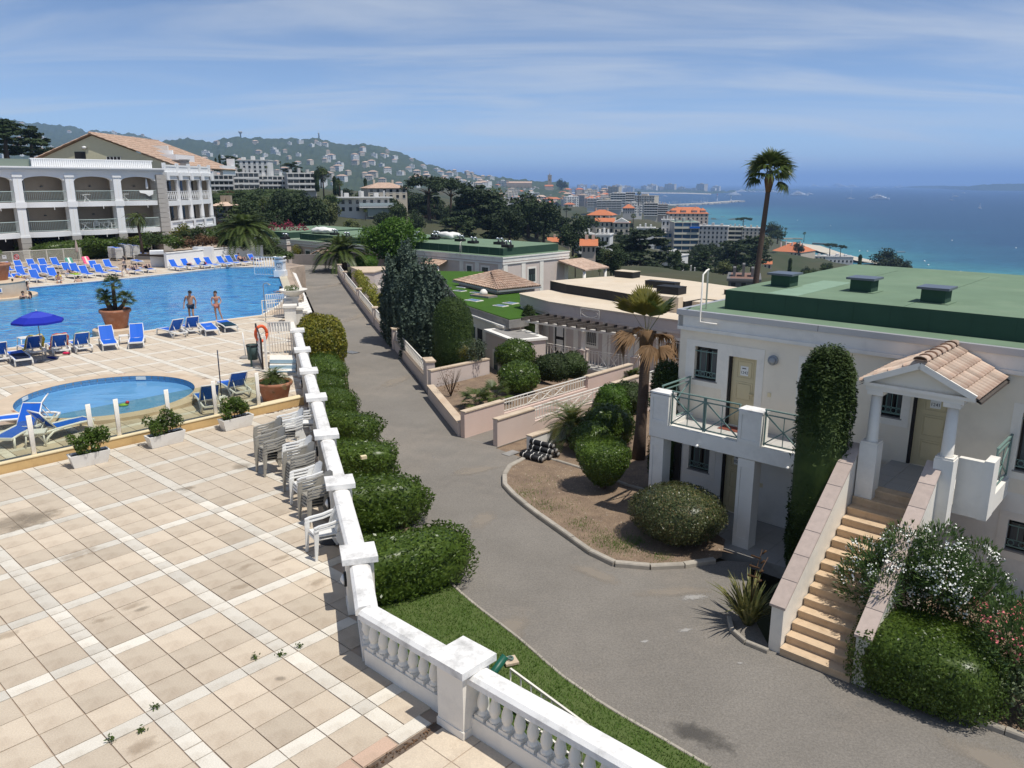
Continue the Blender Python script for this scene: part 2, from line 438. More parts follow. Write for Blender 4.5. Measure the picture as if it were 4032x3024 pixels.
CP=[(0,8,-2.4),(12,12,-2.6),(-4,50,-2.5),(14,40,-6.5),(6,40,-4.6),(8,60,-7),(24,42,-8.5),(30,20,-7),(-20,95,-2.6),(-14,75,-3.2),(-8,62,-4.2),(-45,75,-.35),(-62,60,-.35),(-45,120,0),(-80,90,0),(40,70,-14),(0,85,-6.0),(-2,110,-6.5),(20,95,-9),(-25,130,-4.5),(-70,140,3)]
for px,py,D in[(40,660,170),(500,690,260),(900,792,300),(1250,800,300),(600,720,380),(1050,740,420),(1430,858,240),(1700,900,230),(1000,905,165),(1250,950,150),(1900,975,180),(2200,1065,150),(2500,1100,200),(2800,1120,250),(3100,1120,300),(3500,1130,380),(3900,1135,400),(2330,925,370),(2000,900,330),(2620,1040,390),(2900,985,540),(3080,1056,630),(3330,1040,690),(3600,1085,640),(2450,862,700),(2150,860,600),(2700,900,800),(2300,812,1200),(1900,830,900),(1500,760,700),(1200,745,800),(1700,740,1500),(2000,770,2000),(2350,790,2000),(2550,800,2500),(2440,840,1200),(2900,910,950)]:
 CP.append(tuple(atd(px,py,D)))
for px,py in[(3720,1062),(3480,1032),(3330,1000),(3140,950),(2985,900),(2880,862),(2780,835),(2700,822),(2640,806)]:
 q=at(px,py,ZS);CP.append((q[0],q[1],ZS-.2));d=q[:2]/np.linalg.norm(q[:2]);nn=np.array([d[1],-d[0]])
 o=q[:2]+nn*.05*np.linalg.norm(q[:2])+d*.08*np.linalg.norm(q[:2]);CP.append((o[0],o[1],ZS-9))
for py in(765,785,810,840,880,930,990,1050,1110):
 x0=np.interp(py,[765,806,862,900,950,1000,1032,1062,1110],[2950,2740,3000,3105,3260,3420,3540,3680,3760])
 for px in np.arange(x0,4700,230):q=at(px,py,ZS);CP.append((q[0],q[1],ZS-6-.02*(px-x0)))
for x,y in[(700,350),(900,500),(500,300),(1500,1500),(3000,4000),(1500,6000),(5000,7000)]:CP.append((x,y,ZS-30))
for px,py,D in[(3000,1130,200),(3300,1150,200),(3700,1160,220),(4200,1180,240),(3300,1120,420),(3600,1125,430),(4000,1150,400)]:CP.append(tuple(atd(px,py,D)))
CPA=np.array(CP)
def terr(x,y):
 x=np.asarray(x,float);y=np.asarray(y,float);sh=x.shape;q=np.stack([x.ravel(),y.ravel()],1)
 d2=((q[:,None,:]-CPA[None,:,:2])**2).sum(2)
 R2=(q**2).sum(1)[:,None]*.0004+1
 wt=1/(d2+R2)**1.6
 z=(wt*CPA[:,2]).sum(1)/wt.sum(1)
 return z.reshape(sh)
def tz(x,y):return float(terr(np.array([x]),np.array([y]))[0])
rr=np.concatenate([np.linspace(6,120,58),np.geomspace(123,3400,110)]);tt=np.radians(np.linspace(-52,56,150))
TX=np.sin(tt)[None,:]*rr[:,None];TY=np.cos(tt)[None,:]*rr[:,None]
TZ=terr(TX,TY)
bump=np.sin(TX*.31+np.sin(TY*.23))*np.sin(TY*.29)*np.minimum(rr[:,None]/400,1.2)
TZ+=np.where(rr[:,None]>110,bump,0)
nr,nc=TX.shape
I=np.arange(nr*nc).reshape(nr,nc)
TF=np.stack([I[:-1,:-1],I[:-1,1:],I[1:,1:],I[1:,:-1]],-1).reshape(-1,4)
inside=np.zeros(len(TF),bool)
TERR_M=M('hillside_ground',(.040,.055,.022),.95,col2=(.085,.075,.042),vscale=.02,var=.1,bump=.3,bscale=.4,world=True)
Tz2=TZ.copy()
near=rr[:,None]<60
Tz2=np.where(near&(TX<14),np.minimum(Tz2,-2.9),Tz2)
Tz2=np.where((TX>-2.5)&(TX<16)&(TY>33)&(TY<62),np.minimum(Tz2,-4.6),Tz2)
terrain=struct(link('hillside_terrain',fastmesh('hillside_terrain',np.stack([TX,TY,Tz2],-1).reshape(-1,3),TF,TERR_M,smooth=True)))
def sea_mat():
 m=bpy.data.materials.new('sea_water');m.use_nodes=True ;n=m.node_tree;b=n.nodes['Principled BSDF']
 g=n.nodes.new('ShaderNodeNewGeometry')
 at_=n.nodes.new('ShaderNodeAttribute');at_.attribute_name='shallow'
 nz=n.nodes.new('ShaderNodeTexNoise');nz.inputs['Scale'].default_value=.006;nz.inputs['Detail'].default_value=5
 mpn=n.nodes.new('ShaderNodeMapping');mpn.inputs['Scale'].default_value=(.5,1.6,1);mpn.inputs['Rotation'].default_value=(0,0,.3)
 n.links.new(g.outputs['Position'],mpn.inputs[0]);n.links.new(mpn.outputs[0],nz.inputs['Vector'])
 ad=n.nodes.new('ShaderNodeMath');ad.operation='MULTIPLY_ADD';ad.inputs[1].default_value=.5;n.links.new(nz.outputs['Fac'],ad.inputs[0])
 sb=n.nodes.new('ShaderNodeMath');sb.operation='SUBTRACT';sb.inputs[1].default_value=.25
 n.links.new(at_.outputs['Fac'],ad.inputs[2]);n.links.new(ad.outputs[0],sb.inputs[0])
 cr=n.nodes.new('ShaderNodeValToRGB');e=cr.color_ramp.elements
 e[0].position=0.0;e[0].color=(.018,.058,.130,1);e[1].position=1;e[1].color=(.050,.215,.245,1)
 q=e.new(.45);q.color=(.019,.070,.145,1);q=e.new(.75);q.color=(.026,.120,.190,1)
 n.links.new(sb.outputs[0],cr.inputs[0])
 w1=n.nodes.new('ShaderNodeTexNoise');w1.inputs['Scale'].default_value=.16;w1.inputs['Detail'].default_value=7;w1.inputs['Roughness'].default_value=.7
 mp=n.nodes.new('ShaderNodeMapping');mp.inputs['Scale'].default_value=(.55,1.5,1);mp.inputs['Rotation'].default_value=(0,0,.25)
 n.links.new(g.outputs['Position'],mp.inputs[0]);n.links.new(mp.outputs[0],w1.inputs['Vector'])
 ch=n.nodes.new('ShaderNodeMix');ch.data_type='RGBA';ch.blend_type='MULTIPLY';ch.inputs[0].default_value=.6
 mr=n.nodes.new('ShaderNodeMapRange');mr.inputs['From Min'].default_value=.35;mr.inputs['From Max'].default_value=.65;mr.inputs['To Min'].default_value=.45;mr.inputs['To Max'].default_value=1.35
 n.links.new(w1.outputs['Fac'],mr.inputs['Value'])
 n.links.new(cr.outputs[0],ch.inputs[6]);n.links.new(mr.outputs[0],ch.inputs[7]);n.links.new(ch.outputs[2],b.inputs['Base Color'])
 bp=n.nodes.new('ShaderNodeBump');bp.inputs['Strength'].default_value=.5;bp.inputs['Distance'].default_value=1.2
 n.links.new(w1.outputs['Fac'],bp.inputs['Height']);n.links.new(bp.outputs[0],b.inputs['Normal'])
 b.inputs['Roughness'].default_value=.42;b.inputs['Specular IOR Level'].default_value=.22
 return m
SEA=sea_mat()
r2=np.concatenate([np.geomspace(250,9000,90),np.array([12000,18000,30000,44000])]);t2=np.radians(np.linspace(-60,62,130))
SX=np.sin(t2)[None]*r2[:,None];SY=np.cos(t2)[None]*r2[:,None];nr,nc=SX.shape
I=np.arange(nr*nc).reshape(nr,nc);SF=np.stack([I[:-1,:-1],I[:-1,1:],I[1:,1:],I[1:,:-1]],-1).reshape(-1,4)
me=fastmesh('sea',np.stack([SX,SY,np.full_like(SX,ZS)],-1).reshape(-1,3),SF,SEA,smooth=True)
shore=np.array([at(px,py,ZS)[:2]for px,py in[(4300,1120),(3900,1075),(3720,1062),(3480,1032),(3330,1000),(3140,950),(2985,900),(2880,862),(2780,835),(2700,822)]])
q=np.stack([SX.ravel(),SY.ravel()],1);dm=np.full(len(q),1e9)
for i in range(len(shore)-1):
 a_,b_=shore[i],shore[i+1];t_=np.clip(((q-a_)@(b_-a_))/((b_-a_)@(b_-a_)),0,1)
 dm=np.minimum(dm,np.linalg.norm(q-(a_+t_[:,None]*(b_-a_)),axis=1)/(1+.0006*np.linalg.norm(a_)))
at0=me.attributes.new('shallow','FLOAT','POINT');at0.data.foreach_set('value',np.exp(-dm/210).astype(np.float32))
sea=struct(link('sea',me))
HILLM=M('wooded_hill',(.034,.052,.026),.95,col2=(.062,.082,.038),vscale=.012,bump=.6,bscale=.05,world=True)
def hill(name,prof,D0,z0,D1,seed,nx=240,nd=26,rough=1.0,z00=None):
 """a wooded ridge: the crest seen at prof pixels stands at depth D1, its foot at D0"""
 g=np.random.default_rng(seed);px=np.array([p[0]for p in prof],float);py=np.array([p[1]for p in prof],float)
 X=np.linspace(px[0],px[-1],nx);Y=np.interp(X,px,py)
 V=[]
 ph=g.uniform(0,6,8);fr=np.array([.012,.021,.034,.055,.09,.14,.22,.31]);am=np.array([.5,.6,.7,.7,.9,.8,.7,.5])
 for i,x in enumerate(X):
  top=atd(x,Y[i],D1)
  for j in range(nd+5):
   t=j/nd;D=D0+(D1-D0)*t
   if t<=1:z=z0+(top[2]-z0)*(t**.8*(1-.12*math.sin(t*3.14)))
   else:z=top[2]-(t-1)*5*abs(top[2]-z0)*.25
   b=ray(x,722);P=np.array([b[0]*D,b[1]*D,0.])
   jj=j*11.3
   P[2]=z+rough*sum(am[k]*math.sin(fr[k]*x*1.0+ph[k]+jj*(k+1)*.31)for k in range(8))*(D/1300)*(1 if t<.999 else .75)
   V.append(P)
 m_=nd+5;I=np.arange(nx*m_).reshape(nx,m_);F=np.stack([I[:-1,:-1],I[1:,:-1],I[1:,1:],I[:-1,1:]],-1).reshape(-1,4)
 return struct(link(name,fastmesh(name,np.array(V),F,HILLM)))
PROF_FAR=[(-250,470),(0,475),(60,470),(100,480),(185,490),(300,500),(345,512),(365,524),(375,518),(430,518),(520,528),(590,537),(620,552),(680,575),(760,600)]
PROF_MID=[(560,590),(620,562),(700,552),(760,547),(800,556),(850,560),(880,548),(947,541),(1000,548),(1050,546),(1100,549),(1200,547),(1262,545),(1330,566),(1380,575),(1430,564),(1500,578),(1580,603),(1680,646),(1780,672),(1900,692),(2000,703),(2120,714),(2240,720)]
hill('far_wooded_hills',PROF_FAR,2200,20,4600,3)
HILLOBJ=hill('wooded_town_hill',PROF_MID,1500,-30,3300,5)
def lowland(name,pts,zf,mat=HILLM):
 """pts: (px, py at the waterline, crest height m); each column runs back 400 m"""
 V=[];nx=len(pts)
 for(x,y,h)in pts:
  p=at(x,y,ZS+.2);d=p[:2]/np.linalg.norm(p[:2])
  for s_,z in((0,ZS-.5),(40,ZS+3),(150,ZS+h*.8),(420,ZS+h),(900,ZS-1)):
   V.append((p[0]+d[0]*s_*zf,p[1]+d[1]*s_*zf,z))
 I=np.arange(nx*5).reshape(nx,5);F=np.stack([I[:-1,:-1],I[1:,:-1],I[1:,1:],I[:-1,1:]],-1).reshape(-1,4)
 return struct(link(name,fastmesh(name,np.array(V),F,mat)))
def interp_pts(L,n,amp,seed):
 g=np.random.default_rng(seed);A=np.array(L,float);X=np.linspace(A[0,0],A[-1,0],n)
 return[(x,np.interp(x,A[:,0],A[:,1]),max(2,np.interp(x,A[:,0],A[:,2])+g.normal(0,amp)))for x in X]
lowland('wooded_island',interp_pts([(3545,738,4),(3600,741,34),(3700,743,44),(3790,748,40),(3850,750,58),(3950,751,72),(4100,752,76),(4300,753,70)],70,2.5,1),1.0)
lowland('far_bay_shore',interp_pts([(2200,757,30),(2400,758,34),(2560,759,26),(2700,761,24),(2790,764,18),(2860,760,14),(2960,752,12),(3060,749,9),(3150,747,3)],70,4,2),1.0)
HZ=bpy.data.materials.new('haze_air');HZ.use_nodes=True
n=HZ.node_tree;n.nodes.remove(n.nodes['Principled BSDF'])
pv=n.nodes.new('ShaderNodeVolumePrincipled');pv.inputs['Color'].default_value=(.40,.62,1.0,1);pv.inputs['Density'].default_value=1.0e-4;pv.inputs['Anisotropy'].default_value=0.0
n.links.new(pv.outputs[0],n.nodes['Material Output'].inputs['Volume'])
hz=MB().box(-46000,46000,-3000,46000,ZS-42,420).obj('haze',HZ)
stuff(hz)
def stone_mat(name,c1,c2,stain):
 return M(name,c1,.85,col2=c2,var=.1,vscale=2.2,stain=stain,sscale=1.6,samt=.5,bump=.25,bscale=45,objvar=.14,spec=.2,speck=(38,.10))
STONE=stone_mat('cream_paving_stone',(.59,.50,.385),(.52,.435,.335),(.38,.29,.205))
STONEB=stone_mat('pale_band_stone',(.68,.63,.54),(.62,.575,.49),(.44,.36,.27))
STONER=stone_mat('reddish_edge_stone',(.60,.42,.31),(.55,.40,.30),(.42,.30,.2))
JOINT=M('sandy_joint',(.43,.34,.26),.95,var=.25,vscale=1.3,stain=(.17,.13,.11),sscale=.35,samt=.85)
NEWP=M('pool_rim_stone',(.60,.48,.35),.8,var=.1,vscale=2,stain=(.45,.30,.19),sscale=.9,samt=.5,bump=.2)
POOLN=[np.array([-40.5,18.0]),np.array([-23.92,36.29]),np.array([-19.6,40.6]),np.array([-16.3,44.6]),np.array([-14.75,46.1]),np.array([-14.9,50.0]),np.array([-15.55,54.3]),np.array([-18.6,63.75]),np.array([-21.95,74.1]),np.array([-26.3,73.6]),np.array([-31.3,65.0]),np.array([-36.4,58.2]),np.array([-47,42])]
def inpoly(P,x,y):
 c=False ;j=len(P)-1
 for i in range(len(P)):
  if(P[i][1]>y)!=(P[j][1]>y)and x<(P[j][0]-P[i][0])*(y-P[i][1])/(P[j][1]-P[i][1])+P[i][0]:c=not c
  j=i
 return c
def offset_poly(P,d):
 n=len(P);O=[];A=sum(P[i][0]*P[(i+1)%n][1]-P[(i+1)%n][0]*P[i][1]for i in range(n));s=1 if A>0 else -1
 for i in range(n):
  a,b,c=np.array(P[i-1]),np.array(P[i]),np.array(P[(i+1)%n])
  n1=np.array([(b-a)[1],-(b-a)[0]]);n1=n1/np.linalg.norm(n1)*s;n2=np.array([(c-b)[1],-(c-b)[0]]);n2=n2/np.linalg.norm(n2)*s
  k=n1+n2;O.append(b+k*d/max(.35,(1+n1@n2)))
 return O
def clip(P,a,b,c):
 """keep a x + b y <= c"""
 O=[];n=len(P)
 for i in range(n):
  p,q=P[i],P[(i+1)%n];dp=a*p[0]+b*p[1]-c;dq=a*q[0]+b*q[1]-c
  if dp<=0:O.append(p)
  if(dp<0)!=(dq<0)and abs(dp-dq)>1e-9:
   t=dp/(dp-dq);O.append((p[0]+(q[0]-p[0])*t,p[1]+(q[1]-p[1])*t))
 return O
KID_C,KID_R=np.array([-14.6,27.65]),2.93
POOLOUT=offset_poly(POOLN,.55)
RAILPTS=[(-12.31,43.64),(-9.74,35.42),(-8.40,31.11),(-7.23,27.42),(-6.10,23.83),(-4.94,20.09),(-3.84,16.58),(-2.76,13.07),(-2.31,11.34),(-0.69,9.84),(1.17,8.15),(3.6,5.93)]
def edge_x(y):
 P=RAILPTS
 for i in range(len(P)-1):
  if P[i+1][1]<=y<=P[i][1]:
   t=(y-P[i][1])/(P[i+1][1]-P[i][1]);return P[i][0]+t*(P[i+1][0]-P[i][0])
 if y>P[0][1]:return P[0][0]-(y-P[0][1])*.32
 return 9.
LINES_A=[(4.05+2.11*k)for k in range(-6,22)]
LINES_B=[(10.47+2.11*k)for k in range(-3,30)]
cellsA=[]
for a0 in LINES_A:
 for i in range(3):cellsA.append((a0+.61*i,a0+.61*(i+1),0))
 cellsA.append((a0+1.83,a0+2.11,1))
cellsB=[]
for b0 in LINES_B:
 cellsB.append((b0,b0+.28,1))
 for i in range(3):cellsB.append((b0+.28+.61*i,b0+.28+.61*(i+1),0))
g=np.random.default_rng(11)
stones={'terrace':[],'deck':[]}
for(b0,b1,tb)in cellsB:
 segs=[]
 for(a0,a1,ta)in cellsA:
  if tb and not ta:segs.append((a0,a1,2))
  elif ta and not tb:
   segs.append((a0,a1,1))
  elif ta and tb:segs.append((a0,a1,1))
  else:segs.append((a0,a1,0))
 for(a0,a1,k)in segs:
  parts=[(b0,b1)]
  if k==1 and b1-b0>.4:
   parts=[(b0,b0+.30),(b0+.30,b1)]if g.random()<.25 else[(b0,b1)]
  for(c0,c1)in parts:
   am,bm=(a0+a1)/2,(c0+c1)/2;p=AB(am,bm)
   if bm<7.5 or 23.42<bm<23.80:continue
   x,y,dep=pj(p)
   if dep<3 or x<-260 or x>2300 or y>3300 or y<1000:continue
   if p[0]>edge_x(p[1])-.12:continue
   where='terrace' if bm<23.5 else 'deck'
   if where=='deck':
    if np.linalg.norm(p[:2]-KID_C)<KID_R+.62:continue
    if inpoly(POOLOUT,p[0],p[1]):continue
    if p[1]>46.3 and p[0]>-16:continue
   stones[where].append((dep,a0,a1,c0,c1,k))
gap=.0085
def stone_shape(a0,a1,b0,b1,h,mb,m=0,jit=None):
 j=(lambda:g.uniform(-.004,.004))
 P=[AB(a0+gap+j(),b0+gap+j()),AB(a1-gap+j(),b0+gap+j()),AB(a1-gap+j(),b1-gap+j()),AB(a0+gap+j(),b1-gap+j())]
 mb.prism([(q[0],q[1])for q in P],-.05,h,m)
terrace_poly=[AB(-6,5.2),AB(6.92,5.2),AB(6.92,6.9),AB(6.95,9.45)]+[np.array([x+.12,y,0])for x,y in RAILPTS[8::-1][:6]]+[AB(14.8,23.6),AB(-6,23.6)]
ter=struct(MB().prism([(p[0],p[1])for p in terrace_poly],-2.4,-.02).obj('terrace',JOINT))
def ring_faces(mb,outer,inner,z,m=0):
 """flat sheet between an outer outline and holes, by bmesh triangulation"""
 bm=bmesh.new();edges=[]
 for L in[outer]+inner:
  vs=[bm.verts.new((p[0],p[1],z))for p in L]
  edges+=[bm.edges.new((vs[i],vs[(i+1)%len(vs)]))for i in range(len(vs))]
 bmesh.ops.triangle_fill(bm,use_beauty=True,use_dissolve=False,edges=edges)
 bm.verts.index_update();bm.faces.ensure_lookup_table()
 for f in bm.faces:
  if f.normal.z<0:f.normal_flip()
 mb.add([v.co[:]for v in bm.verts],[[v.index for v in f.verts]for f in bm.faces],m);bm.free()
kidring=[(KID_C[0]+KID_R*math.cos(t),KID_C[1]+KID_R*math.sin(t))for t in np.linspace(0,2*math.pi,65)[:-1]]
def resample(P,d):
 O=[];n=len(P)
 for i in range(n):
  a,b=np.array(P[i]),np.array(P[(i+1)%n]);k=max(1,int(np.linalg.norm(b-a)/d))
  O+=[tuple(a+(b-a)*j/k)for j in range(k)]
 return O
deck_out=[AB(-6,23.6)[:2],AB(14.8,23.6)[:2],(-7.9,29.0),(-9.6,34.6),(-12.2,43.2),(-13.2,46.3),(-13.9,50.2),(-14.4,54.6),(-17.4,64.0),(-20.3,73.0),(-19.6,75.4),(-23.2,79.5),(-38,104),(-60,104),(-90,50),(-60,8)]
dk=MB();ring_faces(dk,deck_out,[kidring,[tuple(p)for p in POOLN]],-.02)
n_=len(deck_out)
for i in range(n_):
 a,b=deck_out[i],deck_out[(i+1)%n_];dk.quad((a[0],a[1],-2.4),(b[0],b[1],-2.4),(b[0],b[1],-.02),(a[0],a[1],-.02))
dck=struct(dk.obj('pool_deck',JOINT))
for where,base in(('terrace',ter),('deck',dck)):
 L=sorted(stones[where]);rest=MB();cache={}
 for i,(dep,a0,a1,b0,b1,k)in enumerate(L):
  h=g.uniform(-.003,.003);mt=[STONE,STONEB,STONEB][k]
  if i<298:
   key=(round(a1-a0,2),round(b1-b0,2),k,int(g.integers(3)))
   if key not in cache:
    mb=MB();hw,hd=(a1-a0)/2,(b1-b0)/2;stone_shape(-hw,hw,-hd,hd,0.0,mb)
    cache[key]=mb.mesh('paving_stone',mt)
   p=AB((a0+a1)/2,(b0+b1)/2,h)
   o=link('paving_stone',cache[key],base,p)
   o.rotation_euler=(g.normal(0,.0016),g.normal(0,.0016),0)
  else:stone_shape(a0,a1,b0,b1,h,rest,0 if k==0 else 1)
 if rest.n:
  V=rest
  o=V.obj('paving',[STONE_ALL0:=stone_mat('paving_'+where,(.60,.515,.405),(.54,.455,.355),(.42,.33,.24)),STONEB],base);stuff(o)
mb=MB()
for i in range(14):
 a0=-1.6+i*.62;p=AB(a0+.31,7.63)
 if pj(p)[1]>3250 or p[0]>edge_x(p[1])-.1:continue
 e=MB();stone_shape(-.3,.3,-.135,.135,0.0,e)
 link('edge_stone',e.mesh('edge_stone',STONER if i%3 else STONEB),ter,AB(a0+.31,7.63,.001))
dr=MB();q=[AB(-4,7.33),AB(6.75,7.33),AB(6.75,7.49),AB(-4,7.49)]
dr.prism([(p[0],p[1])for p in q],-.10,-.016)
dr.obj('slot_drain',M('wet_drain',(.16,.12,.09),.8,var=.4,vscale=6,stain=(.05,.03,.02),sscale=4,samt=.7),ter)
lv=MB()
for i in range(90):
 p=AB(5.2+g.random()*1.4,7.41+g.normal(0,.03),-.01+g.random()*.01);a=g.uniform(0,6.28);s_=g.uniform(.012,.03)
 V=[p+np.array([math.cos(a)*s_,math.sin(a)*s_,0]),p+np.array([-math.sin(a)*s_*.5,math.cos(a)*s_*.5,.012]),p-np.array([math.cos(a)*s_,math.sin(a)*s_,-.004]),p+np.array([math.sin(a)*s_*.5,-math.cos(a)*s_*.5,.006])]
 lv.quad(*V)
for i in range(140):
 p=AB(13.2+g.random()*1.4,23.38-abs(g.normal(0,.05)),.006);a=g.uniform(0,6.28);s_=g.uniform(.015,.035)
 V=[p+np.array([math.cos(a)*s_,math.sin(a)*s_,0]),p+np.array([-math.sin(a)*s_*.5,math.cos(a)*s_*.5,.012]),p-np.array([math.cos(a)*s_,math.sin(a)*s_,-.004]),p+np.array([math.sin(a)*s_*.5,-math.cos(a)*s_*.5,.006])]
 lv.quad(*V)
tag(lv.obj('fallen_leaves',L_DRY),'dry brown leaves lying along the terrace drain and kerb foot','leaves',kind='stuff')
q=[AB(-4,5.2),AB(6.75,5.2),AB(6.75,7.33),AB(-4,7.33)]
lower=MB()
for i in range(12):
 for j in range(3):
  stone_shape(-.6+i*.61,.01+i*.61,5.5+j*.61,6.11+j*.61,-.012,lower)
lower.obj('lower_paving',STONE,ter)
wd=[]
for k,(px,py)in enumerate([(612,2790),(553,2885),(438,2920),(1106,2583),(1003,2594),(1180,2549)]):
 mb=MB();c=at(px,py,0)
 r_=np.random.default_rng(k);n=40;P=np.abs(r_.normal(0,.5,(n,3)))*[.06,.06,.08]*r_.choice([-1,1],(n,3));P[:,2]=np.abs(P[:,2])+.01
 V,F=leaves(P,sph(n,r_),.05,.4,.5,r_)
 o=link('joint_weed',fastmesh('joint_weed',V,F,L_BUSH),None,c)
 tag(o,['small weed in the dark joint by the second pale band','ragged weed tuft in the dark joint nearest the photo bottom','flat weed in the joint at the lower left of the terrace','weed tuft in the dark joint close to the wall shadow','tiny upright weed beside a pale slab of the dark joint','small weed where the dark joint nears the balustrade'][k],'weed','weeds in the paving joints')
def pool_water(name,c1,c2,trans,sc,bumpd):
 m=bpy.data.materials.new(name);m.use_nodes=True ;n=m.node_tree;b=n.nodes['Principled BSDF'];o=n.nodes['Material Output']
 g_=n.nodes.new('ShaderNodeNewGeometry')
 mp=n.nodes.new('ShaderNodeMapping');mp.inputs['Scale'].default_value=(.55,1.0,1);mp.inputs['Rotation'].default_value=(0,0,R(25));n.links.new(g_.outputs['Position'],mp.inputs[0])
 w1=n.nodes.new('ShaderNodeTexNoise');w1.inputs['Scale'].default_value=sc;w1.inputs['Detail'].default_value=4;w1.inputs['Distortion'].default_value=1.2
 n.links.new(mp.outputs[0],w1.inputs['Vector'])
 mr=n.nodes.new('ShaderNodeMapRange');mr.inputs['From Min'].default_value=.36;mr.inputs['From Max'].default_value=.66;n.links.new(w1.outputs['Fac'],mr.inputs['Value'])
 mx=n.nodes.new('ShaderNodeMix');mx.data_type='RGBA';mx.inputs[6].default_value=(*c1,1);mx.inputs[7].default_value=(*c2,1);n.links.new(mr.outputs[0],mx.inputs[0])  # light and dark of the ripples is mixed into the water colour
 n.links.new(mx.outputs[2],b.inputs['Base Color']);b.inputs['Roughness'].default_value=.07;b.inputs['Specular IOR Level'].default_value=.5
 bp=n.nodes.new('ShaderNodeBump');bp.inputs['Strength'].default_value=.8;bp.inputs['Distance'].default_value=bumpd;n.links.new(w1.outputs['Fac'],bp.inputs['Height']);n.links.new(bp.outputs[0],b.inputs['Normal'])
 t=n.nodes.new('ShaderNodeBsdfTransparent');t.inputs['Color'].default_value=(.55,.85,1,1)
 ms=n.nodes.new('ShaderNodeMixShader');ms.inputs[0].default_value=trans
 n.links.new(b.outputs[0],ms.inputs[1]);n.links.new(t.outputs[0],ms.inputs[2]);n.links.new(ms.outputs[0],o.inputs['Surface'])
 return m
BASIN=M('pool_mosaic',(.07,.30,.62),.5,var=.1,vscale=3)
BASINK=M('kids_pool_mosaic',(.16,.38,.66),.4,var=.12,vscale=14)
RIMW=M('white_pool_edge',(.78,.74,.66),.6,var=.05,vscale=2)
P3=[tuple(p)for p in POOLN]
bs=MB();n_=len(P3);mbP=bs
ring_faces(bs,P3,[],-1.1)
for i in range(n_):
 a,b=P3[i],P3[(i+1)%n_];bs.quad((a[0],a[1],-1.1),(b[0],b[1],-1.1),(b[0],b[1],-.03),(a[0],a[1],-.03))
struct(bs.obj('pool_basin',BASIN))
wt=MB();ring_faces(wt,P3,[],-.13);struct(wt.obj('pool_water',pool_water('pool_water',(.012,.22,.60),(.10,.50,.85),.22,1.7,.5)))
def strip(mb,P,w0,w1,z0,z1,closed=True,m=0):
 O0=offset_poly(P,w0);O1=offset_poly(P,w1);n=len(P)
 for i in range(n if closed else n-1):
  j=(i+1)%n
  a,b,c,d=O0[i],O0[j],O1[j],O1[i]
  mb.add([(a[0],a[1],z0),(b[0],b[1],z0),(c[0],c[1],z0),(d[0],d[1],z0),(a[0],a[1],z1),(b[0],b[1],z1),(c[0],c[1],z1),(d[0],d[1],z1)],[(4,5,6,7),(0,1,5,4),(2,3,7,6),(3,2,1,0)],m)
e=MB();strip(e,POOLN,0.0,.14,-.15,.015);struct(e.obj('pool_edge',RIMW))
e=MB();strip(e,POOLN,.142,.53,-.02,.006);struct(e.obj('pool_coping',NEWP))
def circ(r,n=64):return[(KID_C[0]+r*math.cos(t),KID_C[1]+r*math.sin(t))for t in np.linspace(0,2*math.pi,n+1)[:-1]]
kp=MB();K0=circ(KID_R)
ring_faces(kp,K0,[],-.33)
for i in range(64):
 a,b=K0[i],K0[(i+1)%64];kp.quad((b[0],b[1],-.33),(a[0],a[1],-.33),(a[0],a[1],.09),(b[0],b[1],.09))
kb=struct(kp.obj('paddling_pool_basin',BASINK))
TILEB=M('blue_mosaic_tiles',(.13,.30,.50),.35,var=.3,vscale=30)
kt=MB()
for i in range(64):
 t0=2*math.pi*i/64+.006;t1=2*math.pi*(i+1)/64-.006
 for z0,z1 in((-.10,.0),(.01,.085)):
  for(r_a,r_b)in((KID_R-.008,KID_R),):
   A=[(KID_C[0]+r_a*math.cos(t),KID_C[1]+r_a*math.sin(t))for t in(t0,t1)]
   kt.quad((A[1][0],A[1][1],z0),(A[0][0],A[0][1],z0),(A[0][0],A[0][1],z1),(A[1][0],A[1][1],z1))
stuff(kt.obj('wall_tiles',TILEB,kb))
kw=MB();ring_faces(kw,circ(KID_R-.012),[],-.12)
struct(kw.obj('paddling_pool_water',pool_water('paddling_water',(.16,.42,.70),(.20,.48,.76),.3,.5,.12)))
kr=MB();strip(kr,[np.array(p)for p in K0],0.0,.56,-.05,.10);krm=struct(kr.obj('paddling_pool_rim',NEWP))
def flat_text(name,body,loc,rz,size,mat,parent=None):
 c=bpy.data.curves.new(name,'FONT');c.body=body;c.size=size;c.align_x='CENTER';c.align_y='CENTER';c.extrude=.001
 c.materials.append(mat);o=bpy.data.objects.new(name,c);COL.objects.link(o)
 dg=bpy.context.evaluated_depsgraph_get();me=bpy.data.meshes.new_from_object(o.evaluated_get(dg));bpy.data.objects.remove(o)
 return link(name,me,parent,loc,rz)
REDP=M('red_print',(.40,.12,.08),.8)
for px,py in[(52,1619),(756,1557),(480,1472)]:
 p=at(px,py,.104);a=math.atan2(p[1]-KID_C[1],p[0]-KID_C[0])
 flat_text('depth_mark','0.40',p,a+math.pi/2 if py<1500 else a-math.pi/2+math.pi,.15,REDP,krm)
for px,py in[(548,1491),(119,1567)]:
 p=at(px,py,.02);a=math.atan2(p[1]-KID_C[1],p[0]-KID_C[0])
 mb=MB();mb.obox((KID_C[0]+(KID_R-.02)*math.cos(a),KID_C[1]+(KID_R-.02)*math.sin(a),.0),np.array([-math.sin(a),math.cos(a),0])*.19,np.array([math.cos(a),math.sin(a),0])*.012,(0,0,.06))
 mb.obj('skimmer_grille',WHITE,kb)
p=at(427,1580,-.31);MB().lathe([(.0,0),(.13,0),(.13,.02),(.0,.02)],p,16).obj('floor_drain',M('drain_grey',(.06,.08,.1),.5),kb)
